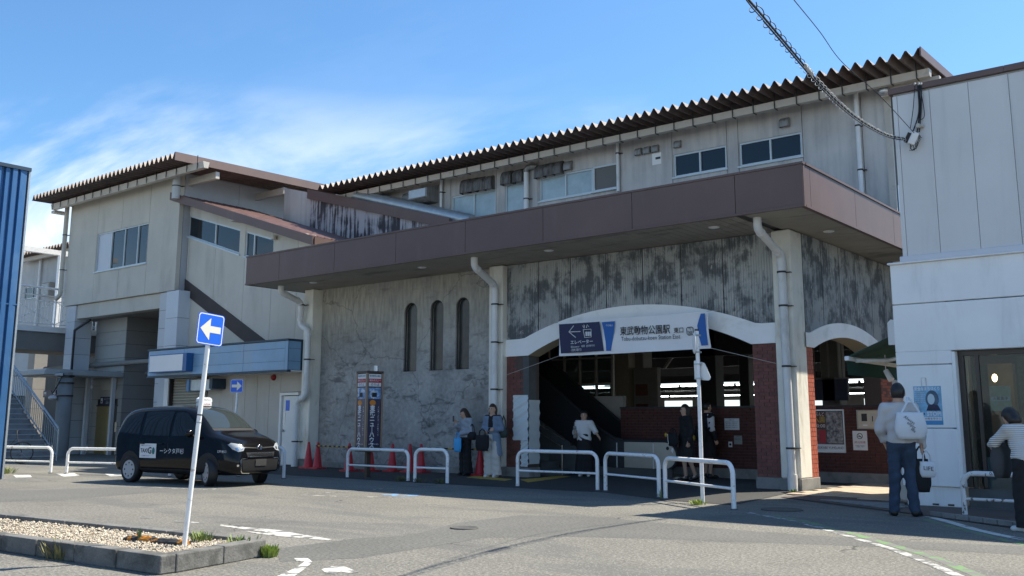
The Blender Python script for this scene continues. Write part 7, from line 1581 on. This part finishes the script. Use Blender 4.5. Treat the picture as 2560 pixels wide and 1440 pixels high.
def person(label, loc, face, H=1.65, J=None, h=.012, top=None, bottom=None, shoes=None, hair='short', hairm=None, group=None, sleeves=1.0, hem=.90, neck=1.46, loose=.02, flare=0., skirt=None, coat=None, wob=.0055):
    t = thing('person', label, 'person', loc, rz=math.atan2(face[0], -face[1]), local=True, scale=H/1.70, group=group)
    D = dict(head=(0, -.015, 1.585), nk=(0, .0, 1.44), chest=(0, .0, 1.27), waist=(0, .0, 1.08), pel=(0, 0, .94))
    for s, sg in (('l', 1), ('r', -1)): D.update({'sh'+s: (sg*.165, .005, 1.385), 'el'+s: (sg*.225, .03, 1.11), 'wr'+s: (sg*.235, -.05, .87), 'hip'+s: (sg*.085, 0, .90), 'kn'+s: (sg*.095, -.02, .49), 'an'+s: (sg*.10, .02, .085), 'to'+s: (sg*.115, -.13, .028)})
    D.update(J or {}); V_ = {k: np.array(v, float) for k, v in D.items()}
    hd = V_['head']; up = hd-V_['nk']; up = up/np.linalg.norm(up); fw = np.array(D.get('look', (0, -1, 0)), float); fw = fw-up*(fw@up); fw /= np.linalg.norm(fw); sd = np.cross(up, fw)
    P = [('e', hd, (.078, .094, .115)), ('c', hd-up*.055+fw*.02, hd-up*.085+fw*.045, .058, .042), ('c', hd+fw*.085+up*.01, hd+fw*.108-up*.022, .012, .016, .012), ('c', V_['nk']-(0, 0, .03), hd-up*.06, .056, .052),
         ('e', hd+sd*.08-up*.01+(-fw)*.005, (.016, .026, .034), .01), ('e', hd-sd*.08-up*.01-fw*.005, (.016, .026, .034), .01), ('c', hd+fw*.083-up*.058+sd*.02, hd+fw*.083-up*.058-sd*.02, .010, .010, .012),
         ('e', V_['chest'], (.15, .098, .17), .06), ('e', V_['waist'], (.125, .088, .13), .06), ('e', V_['pel'], (.15, .102, .11), .06)]
    for s in 'lr':
        P += [('c', V_['nk']-(0, 0, .04), V_['sh'+s], .055, .058, .05), ('c', V_['sh'+s], V_['el'+s], .050, .040), ('c', V_['el'+s], V_['wr'+s], .039, .026), ('c', V_['hip'+s], V_['kn'+s], .085, .055, .05), ('c', V_['kn'+s], V_['an'+s], .056, .036), ('c', V_['an'+s]-(0, 0, .02), V_['to'+s], .036, .026)]
        w = V_['wr'+s]; d = w-V_['el'+s]; d = d/np.linalg.norm(d); hdir = np.array(D.get('hand'+s, tuple(d)), float); hdir /= np.linalg.norm(hdir); sg = 1 if s == 'l' else -1; acr = np.cross(hdir, (sg, 0, 0)); acr = acr/max(.1, np.linalg.norm(acr)); pal = np.cross(acr, hdir)
        c0_ = w+hdir*.05; P.append(('c', w+hdir*.02+acr*.012, c0_+acr*.018+hdir*.03, .020, .018, .02)); P.append(('c', w+hdir*.02-acr*.012, c0_-acr*.018+hdir*.03, .020, .018, .02))
        for k, (o_, ln) in enumerate(((-.030, .060), (-.010, .072), (.010, .068), (.029, .052))):
            a = c0_+hdir*.028+acr*o_; m1 = a+hdir*ln*.5; e_ = m1+hdir*ln*.3+pal*ln*.35*(-sg); P += [('c', a, m1, .0095, .009, .006), ('c', m1, e_, .009, .0075, .006)]
        P += [('c', w+hdir*.03-acr*.03, w+hdir*.065-acr*.055, .013, .011, .01), ('c', w+hdir*.065-acr*.055, w+hdir*.10-acr*.050, .011, .009, .008)]
    shell(P, h, 'body', m_skin, t)
    # eyes
    for sg in (-1, 1):
        c = hd+fw*.083+up*.018+sd*.031*sg; MB().ball(tuple(c), .012, 8).build('eye', m_ink, t)
    hm = hairm or m_hairb; F_ = lambda X, Y, Z: (X-hd[0])*fw[0]+(Y-hd[1])*fw[1]+(Z-hd[2])*fw[2]; U_ = lambda X, Y, Z: (X-hd[0])*up[0]+(Y-hd[1])*up[1]+(Z-hd[2])*up[2]
    hp = [('e', hd-fw*.012+up*.014, (.092, .106, .122))]
    if hair == 'long': hp += [('c', hd-fw*.05-up*.02, hd-fw*.075-up*.25, .085, .075, .05), ('c', hd+sd*.07-fw*.01, hd+sd*.085-up*.22, .035, .03, .03), ('c', hd-sd*.07-fw*.01, hd-sd*.085-up*.22, .035, .03, .03)]
    if hair == 'bob': hp += [('c', hd-fw*.04, hd-fw*.045-up*.09, .092, .085, .05)]
    shell(hp, h, 'hair', hm, t, cut=[lambda X, Y, Z: np.minimum(F_(X, Y, Z)-.012, -(U_(X, Y, Z)-.055)) if True else 0, lambda X, Y, Z: -(U_(X, Y, Z)+(.075 if hair == 'short' else .5))], wob=.002)
    e = loose
    if top is not None:
        T = [('e', V_['chest'], (.15+e, .10+e, .18+e), .06), ('e', V_['waist'], (.130+e*1.2, .095+e, .15+e), .07), ('e', V_['pel'], (.15+e, .105+e, .13+e), .07), ('c', V_['nk']-(0, 0, .045), V_['nk']+(0, 0, .0), .062, .062, .03)]
        for s in 'lr':
            T += [('c', V_['nk']-(0, 0, .05), V_['sh'+s], .060, .066+e*.5, .05), ('c', V_['sh'+s], V_['el'+s], .056+e*.8, .048+e*.8, .03)]
            if sleeves > .5: w_ = V_['el'+s]+(V_['wr'+s]-V_['el'+s])*(.0+min(1, sleeves))*.96; T.append(('c', V_['el'+s], w_, .047+e*.8, .036+e*.8, .03))
        tp = shell(T, h, 'top', top, t, cut=[lambda X, Y, Z: np.where(np.abs(X) < .27, hem-Z, -1.), lambda X, Y, Z: Z-(V_['nk'][2]+(neck-1.44))], wob=wob)
    if bottom is not None:
        B_ = [('e', V_['pel'], (.168, .124, .135), .06), ('e', (V_['waist']+V_['pel'])/2, (.15, .112, .11), .05)]
        for s in 'lr':
            lowp = V_['an'+s]-(0, 0, .02); B_ += [('c', V_['hip'+s], V_['kn'+s], .095, .066+flare*.5, .04), ('c', V_['kn'+s], lowp, .066+flare*.5, .050+flare, .03)]
        shell(B_, h, 'trousers', bottom, t, cut=[lambda X, Y, Z: Z-1.04, lambda X, Y, Z: .055-Z], wob=wob)
    if skirt is not None:
        m_s, z0, z1, r0, r1 = skirt; b = MB(); n = 28; K = 10; vs = []
        for j in range(K+1):
            q = j/K; z = z1+(z0-z1)*q; r = r1+(r0-r1)*q
            for i in range(n): a = 6.2832*i/n; rr = r*(1+.06*q*math.sin(7*a)); vs.append((V_['pel'][0]+rr*math.cos(a), V_['pel'][1]+rr*.78*math.sin(a), z))
        b.add(vs, [(j*n+i, (j+1)*n+i, (j+1)*n+(i+1) % n, j*n+(i+1) % n) for j in range(K) for i in range(n)], 0, True); b.build('skirt', m_s, t)
    if shoes is not None:
        for s in 'lr': a, c = V_['an'+s], V_['to'+s]; shell([('c', a+(0, .02, -.03), a+(0, .0, .0), .046, .044), ('c', a+(0, .025, -.045), c+(0, 0, .004), .042, .036), ('c', c, c+(c-a)*.2*(1, 1, 0), .034, .026)], h, 'shoe', shoes, t, cut=[lambda X, Y, Z: .0-Z, lambda X, Y, Z: Z-(a[2]+.03)])
    return t, V_
def at(t, p): return t.matrix_basis @ Vector(p)
def bag(name, label, t, c, w, h_, d, m, rz=0., handle=None, taper=.85, sag=.1, hm=None, cat='bag'):
    """soft bag: bulging body with gathered top and looped handles, in the figure's frame placed in the world"""
    o = thing(name, label, cat, tuple(at(t, c)), rz=t.rotation_euler.z+rz, local=True, scale=t.scale.x); vs = []; n, K = 20, 9
    for j in range(K+1):
        q = j/K; z = h_*(q-.5); k = (taper+(1-taper)*math.sin(math.pi*min(1, .15+q)))*(1-.12*(1-q)*(q < .15)); dk = .35+.65*math.sin(math.pi*(.10+.80*(1-q)))
        for i in range(n):
            a = 6.2832*i/n; x, y = math.cos(a), math.sin(a); sx_ = math.copysign(abs(x)**.45, x); sy_ = math.copysign(abs(y)**.6, y); vs.append((w/2*k*sx_, d/2*dk*sy_+.006*math.sin(9*a+5*q), z-sag*h_*.15*(1-q)*(1-abs(x))))
    MB().add(vs, [(j*n+i, j*n+(i+1) % n, (j+1)*n+(i+1) % n, (j+1)*n+i) for j in range(K) for i in range(n)]+[tuple(range(n-1, -1, -1)), tuple(K*n+i for i in range(n))], 0, True).build('bag_body', m, o)
    if handle:
        for yy in (-d*.2, d*.2): MB().tube([(-w*.24, yy, h_*.48), (-w*.2, yy*.7, h_*.5+handle*.6), (0, yy*.3, h_*.5+handle), (w*.2, yy*.7, h_*.5+handle*.6), (w*.24, yy, h_*.48)], .009, 6).build('handle', hm or m, o)
    return o
m_denim = mat('dark_blue_denim', (.030, .050, .085), .85, var=.25, scale=6, bump=.2, bscale=90); m_sweat = mat('pale_grey_sweatshirt', (.52, .50, .49), .85, var=.05, bump=.2, bscale=70); m_blk = mat('black_cloth', (.010, .010, .012), .85, var=.1); m_tote = mat('white_tote_cloth', (.66, .68, .70), .8, var=.05, bump=.2, bscale=40)
m_greytop = mat('grey_blue_knit', (.30, .34, .39), .85, var=.08, bump=.2, bscale=80); m_cardi = mat('blue_grey_cardigan', (.16, .22, .30), .85, var=.1, bump=.25, bscale=80); m_creamp = mat('cream_cloth', (.55, .52, .48), .85, var=.06); m_sky = mat('bright_blue_tote_cloth', (.05, .40, .80), .6, var=.04); m_wsh = mat('white_shoe', (.68, .67, .64), .6, var=.05); m_dsh = mat('black_shoe', (.012, .012, .012), .4, var=0); m_blouse = mat('white_blouse', (.62, .62, .63), .8, var=.05)
FA = (-.30, .954)
man, V_ = person('man seen from behind in pale sweatshirt and jeans standing before the white shop', (-4.33, 13.9, .0), FA, H=1.78, h=.0105, top=m_sweat, bottom=m_denim, shoes=m_dsh, hem=.93, loose=.025, flare=.016, J=dict(elr=(-.25, .04, 1.12), wrr=(-.25, -.03, .90), handr=(0, -.15, -1), ell=(.25, .0, 1.12), wrl=(.20, -.12, .94), anl=(.13, .03, .085), tol=(.16, -.12, .028), anr=(-.12, .02, .085), tor=(-.17, -.12, .028)))
b1 = bag('tote_bag', 'white tote with dark lettering slung over the standing man\'s shoulder', man, (-.13, .175, 1.16), .40, .34, .15, m_tote, rz=.25)
MB().tube([(-.12, .0, .17), (-.05, -.02, .30), (-.03, -.12, .36)], .014, 6).build('strap', m_tote, b1); MB().tube([(.10, .0, .17), (.02, -.02, .30), (-.01, -.12, .36)], .014, 6).build('strap', m_tote, b1)
for k, s in enumerate(('Always', 'enjoy', 'life')): text(s, .055, m_ink, b1, (.03-.02*k, .078, .07-.065*k), Vector((-.80, 0, -.6)), Vector((-.6, 0, .80)), depth=.004)
b2 = bag('plastic_bag', 'small white plastic bag with black print hanging from the man\'s right hand', man, (-.30, -.02, .60), .21, .20, .12, m_tote, rz=.2, handle=.14)
text('LIFE', .075, m_ink, b2, (-.0, .062, .01), Vector((-1, 0, -.12)), EZ, depth=.004)
b3 = bag('black_bag', 'sagging black bag hanging behind the white plastic bag at the man\'s leg', man, (-.22, -.06, .52), .23, .42, .16, m_blk, handle=.16, rz=.3)
# striped woman at the right edge, bending over her backpack
m_stripe = bpy.data.materials.new('striped_jersey'); m_stripe.use_nodes = True; N, L = nodes_of(m_stripe); p = N['Principled BSDF']; p.inputs['Roughness'].default_value = .85
tcn = N.new('ShaderNodeTexCoord'); sp3 = N.new('ShaderNodeSeparateXYZ'); L.new(tcn.outputs['Object'], sp3.inputs[0]); mt = N.new('ShaderNodeMath'); mt.operation = 'MULTIPLY'; L.new(sp3.outputs[2], mt.inputs[0]); mt.inputs[1].default_value = 1/.026
fr_ = N.new('ShaderNodeMath'); fr_.operation = 'FRACT'; L.new(mt.outputs[0], fr_.inputs[0]); gt_ = N.new('ShaderNodeMath'); gt_.operation = 'GREATER_THAN'; L.new(fr_.outputs[0], gt_.inputs[0]); gt_.inputs[1].default_value = .72
mxx = N.new('ShaderNodeMix'); mxx.data_type = 'RGBA'; L.new(gt_.outputs[0], mxx.inputs[0]); mxx.inputs[6].default_value = (.66, .66, .65, 1); mxx.inputs[7].default_value = (.015, .016, .025, 1); L.new(mxx.outputs[2], p.inputs['Base Color'])
q = oz(2525, 1328)
sw2, VS = person('person in striped jersey and black trousers bending over a grey backpack at the right edge', (q.x+.20, q.y+.12, 0), (-.80, .60), H=1.50, h=.0105, top=m_stripe, bottom=m_blk, shoes=m_wsh, hem=.86, loose=.024, flare=.05, hair='bob', J=dict(head=(.0, -.22, 1.50), look=(0, -.7, -.7), nk=(0, -.12, 1.38), chest=(0, -.06, 1.24), waist=(0, 0, 1.06), shl=(.165, -.08, 1.335), shr=(-.165, -.08, 1.335), ell=(.20, -.30, 1.16), wrl=(.10, -.48, 1.12), elr=(-.20, -.28, 1.18), wrr=(-.06, -.46, 1.16), anl=(.12, .03, .085), tol=(.15, -.12, .028), anr=(-.16, -.10, .085), tor=(-.2, -.25, .028)))
m_bpk = mat('charcoal_backpack_cloth', (.05, .055, .06), .8, var=.15)
bk = bag('backpack', 'charcoal backpack with clear pocket held by the person in the striped jersey', sw2, (.05, -.38, .91), .32, .46, .22, m_bpk, rz=.5, taper=.9)
for xx in (-.08, .08): MB().tube([(xx, .10, .20), (xx, .13, .34), (xx*.8, .22, .42), (xx*.8, .32, .30)], .018, 6).build('strap', m_bpk, bk)
MB().ball((-.02, -.10, -.02), (.10, .035, .11), 12).build('clear_pocket', mat('clear_pocket', (.40, .42, .42), .25, var=.2, scale=12), bk)
# two women at the plaster wall
q = oz(1142, 1190); wa, VW = person('woman in grey knit and black wide trousers leaning on the plaster wall with phone', (q.x+.05, 17.40, .006), (-.25, -1), H=1.56, h=.013, top=m_greytop, bottom=m_blk, shoes=m_dsh, hair='long', hairm=m_hairbr, loose=.028, flare=.07, hem=.96, J=dict(head=(-.03, -.06, 1.57), look=(-.2, -.8, -.55), elr=(-.24, -.02, 1.12), wrr=(-.10, -.24, 1.28), handr=(.1, -.3, .8), ell=(.24, .02, 1.12), wrl=(.05, -.20, 1.06), handl=(-1, -.2, 0)))
bag('tote_bag', 'bright blue tote hanging from the arm of the woman with the phone', wa, (-.0, -.26, .77), .30, .34, .07, m_sky, rz=.0, handle=.16, taper=.97)
bag('shoulder_bag', 'black shoulder bag at the hip of the woman with the phone', wa, (.30, -.02, 1.0), .30, .20, .14, m_blk, handle=.20)
MB().box(-.16, -.09, -.30, -.29, 1.33, 1.46).build('smartphone', m_dark, None) if False else None
ph = thing('smartphone', 'dark phone held up by the woman leaning on the wall', 'phone', tuple(at(wa, (-.10, -.33, 1.36))), rz=wa.rotation_euler.z, local=True, scale=.92); MB().box(-.036, .036, -.005, .005, 0, .145).build('case', m_dark, ph, bevel=.004)
q = oz(1243, 1193); wb_, VB = person('woman in long blue grey cardigan and cream trousers with folded arms by the pillar', (q.x, 17.22, .006), (.15, -1), H=1.64, h=.013, top=m_blk, bottom=m_creamp, shoes=m_wsh, hair='long', hairm=m_hairbr, loose=.012, flare=.08, hem=.93, J=dict(elr=(-.25, .02, 1.13), wrr=(.02, -.17, 1.10), handr=(1, -.1, .05), ell=(.25, .02, 1.13), wrl=(-.02, -.14, 1.06), handl=(-1, -.1, 0)))
e = .03; TT = [('e', VB['chest'], (.172, .12, .20), .06), ('e', VB['waist'], (.165, .122, .17), .07), ('e', VB['pel'], (.185, .135, .15), .07), ('c', (.09, .02, .92), (.12, .02, .52), .11, .12, .05), ('c', (-.09, .02, .92), (-.12, .02, .52), .11, .12, .05)]
for s in 'lr': TT += [('c', VB['nk']-(0, -.01, .045), VB['sh'+s], .064, .074, .05), ('c', VB['sh'+s], VB['el'+s], .072, .064, .03), ('c', VB['el'+s], VB['el'+s]+(VB['wr'+s]-VB['el'+s])*.92, .062, .052, .03)]
shell(TT, .013, 'cardigan', m_cardi, wb_, cut=[lambda X, Y, Z: .50-Z, lambda X, Y, Z: Z-1.43, lambda X, Y, Z: np.where((Y < -.03) & (np.abs(X) < .055+.02*(1.4-Z)) & ((Z > 1.16) | (Z < 1.0)), .05, -1.)], wob=.003)
bag('tote_bag', 'large black tote hanging from the folded arms of the woman in the cardigan', wb_, (-.12, -.27, .80), .36, .36, .10, m_blk, handle=.15, taper=.97)
bag('shoulder_bag', 'dark green shoulder bag at the side of the woman in the cardigan', wb_, (.27, .06, 1.03), .20, .22, .12, mat('dark_green_leather', (.02, .035, .03), .6, var=.1), handle=.3)
# in the dim hall
q = oz(1450, 1175); wc, VC = person('woman in white blouse and long black skirt walking out beside the escalator', (q.x+.4, 18.95+.0, .006), (.55, -1), H=1.5, h=.014, top=m_blouse, bottom=None, shoes=m_creamp, skirt=(m_blk, .14, 1.10, .25, .175), hair='bob', loose=.035, wob=.003, hem=.90, sleeves=.45, J=dict(ell=(.30, .0, 1.16), wrl=(.40, -.16, 1.03), elr=(-.24, -.02, 1.12), wrr=(-.2, -.16, 1.10)))
wc.location = (oz(1450, 1178).x*.895, 18.9, .006)
bag('shoulder_bag', 'patterned bag on the shoulder of the woman in the white blouse', wc, (-.23, -.05, 1.15), .12, .32, .10, mat('patterned_bag', (.24, .23, .22), .7, var=.9, scale=24), handle=.12)
q = oz(1718, 1203); st1, V1 = person('student in black jacket and skirt with dangling bag charms by the escalator end', (q.x, q.y, .006), (-.6, -.8), H=1.62, h=.014, top=m_blk, bottom=None, shoes=m_dsh, skirt=(m_blk, .50, 1.06, .23, .175), hair='long', loose=.03, hem=.9, J=dict(anl=(.06, .18, .12), tol=(.06, .06, .03), knl=(.09, .03, .49)))
bg = bag('school_bag', 'black school bag with yellow toy charm and white tag on the left student', st1, (-.05, -.30, .92), .42, .30, .15, m_blk, handle=.1); MB().ball((-.16, -.10, .10), (.045, .03, .05), 10).build('yellow_charm', m_by, bg); MB().tube([(-.06, -.10, .12), (-.03, -.11, .0), (.0, -.11, -.10)], .008, 5).build('ribbon', m_paper, bg); MB().mbox(Matrix.Translation((.16, -.09, -.24)) @ Matrix.Rotation(.6, 4, 'Y'), .09, .01, .09).build('tag', m_paper, bg)
q = oz(1775, 1194); st2, V2 = person('student in black waistcoat and white sleeves standing behind the sign pole', (q.x+.15, q.y-.35, .006), (.5, .85), H=1.70, h=.014, top=m_blk, bottom=None, shoes=m_dsh, skirt=(m_blk, .46, 1.06, .23, .175), hair='short', loose=.03, hem=.9)
shell([('c', V2['shr'], V2['elr'], .085, .075), ('c', V2['elr'], V2['elr']+(V2['wrr']-V2['elr'])*.5, .072, .06)], .014, 'sleeve', m_blouse, st2)
bg = bag('school_bag', 'black school bag with yellow charm on the right student', st2, (-.10, .25, 1.0), .34, .34, .16, m_blk, handle=.1); MB().ball((.12, .09, -.10), (.05, .03, .06), 10).build('yellow_charm', m_by, bg)
# bicycle half hidden at the left edge
bi = thing('bicycle', 'dark bicycle leaning half hidden at the left edge below the stair', 'bicycle', tuple(oz(6, 1160)), rz=.9, local=True, scale=.95)
for xx in (-.52, .52): 
    w = MB().tube([(xx+.32*math.cos(k*.2618), 0, .34+.32*math.sin(k*.2618)) for k in range(24)], .018, 6, closed=True).build('wheel', m_black, bi)
    for k in range(8): MB().tube([(xx, 0, .34), (xx+.31*math.cos(k*.785), 0, .34+.31*math.sin(k*.785))], .0025, 4).build('spoke', m_alu, w)
MB().tube([(-.52, 0, .34), (-.05, 0, .30), (.36, 0, .80), (.52, 0, .34)], .016, 6).build('frame', m_dark, bi); MB().tube([(-.52, 0, .34), (-.20, 0, .82), (-.05, 0, .30)], .014, 6).build('frame_tube', m_dark, bi); MB().tube([(.36, 0, .80), (.33, 0, .98), (.30, .25, 1.02)], .012, 6).build('handlebar', m_dark, bi); MB().ball((-.22, 0, .90), (.13, .07, .04), 10).build('saddle', m_black, bi)
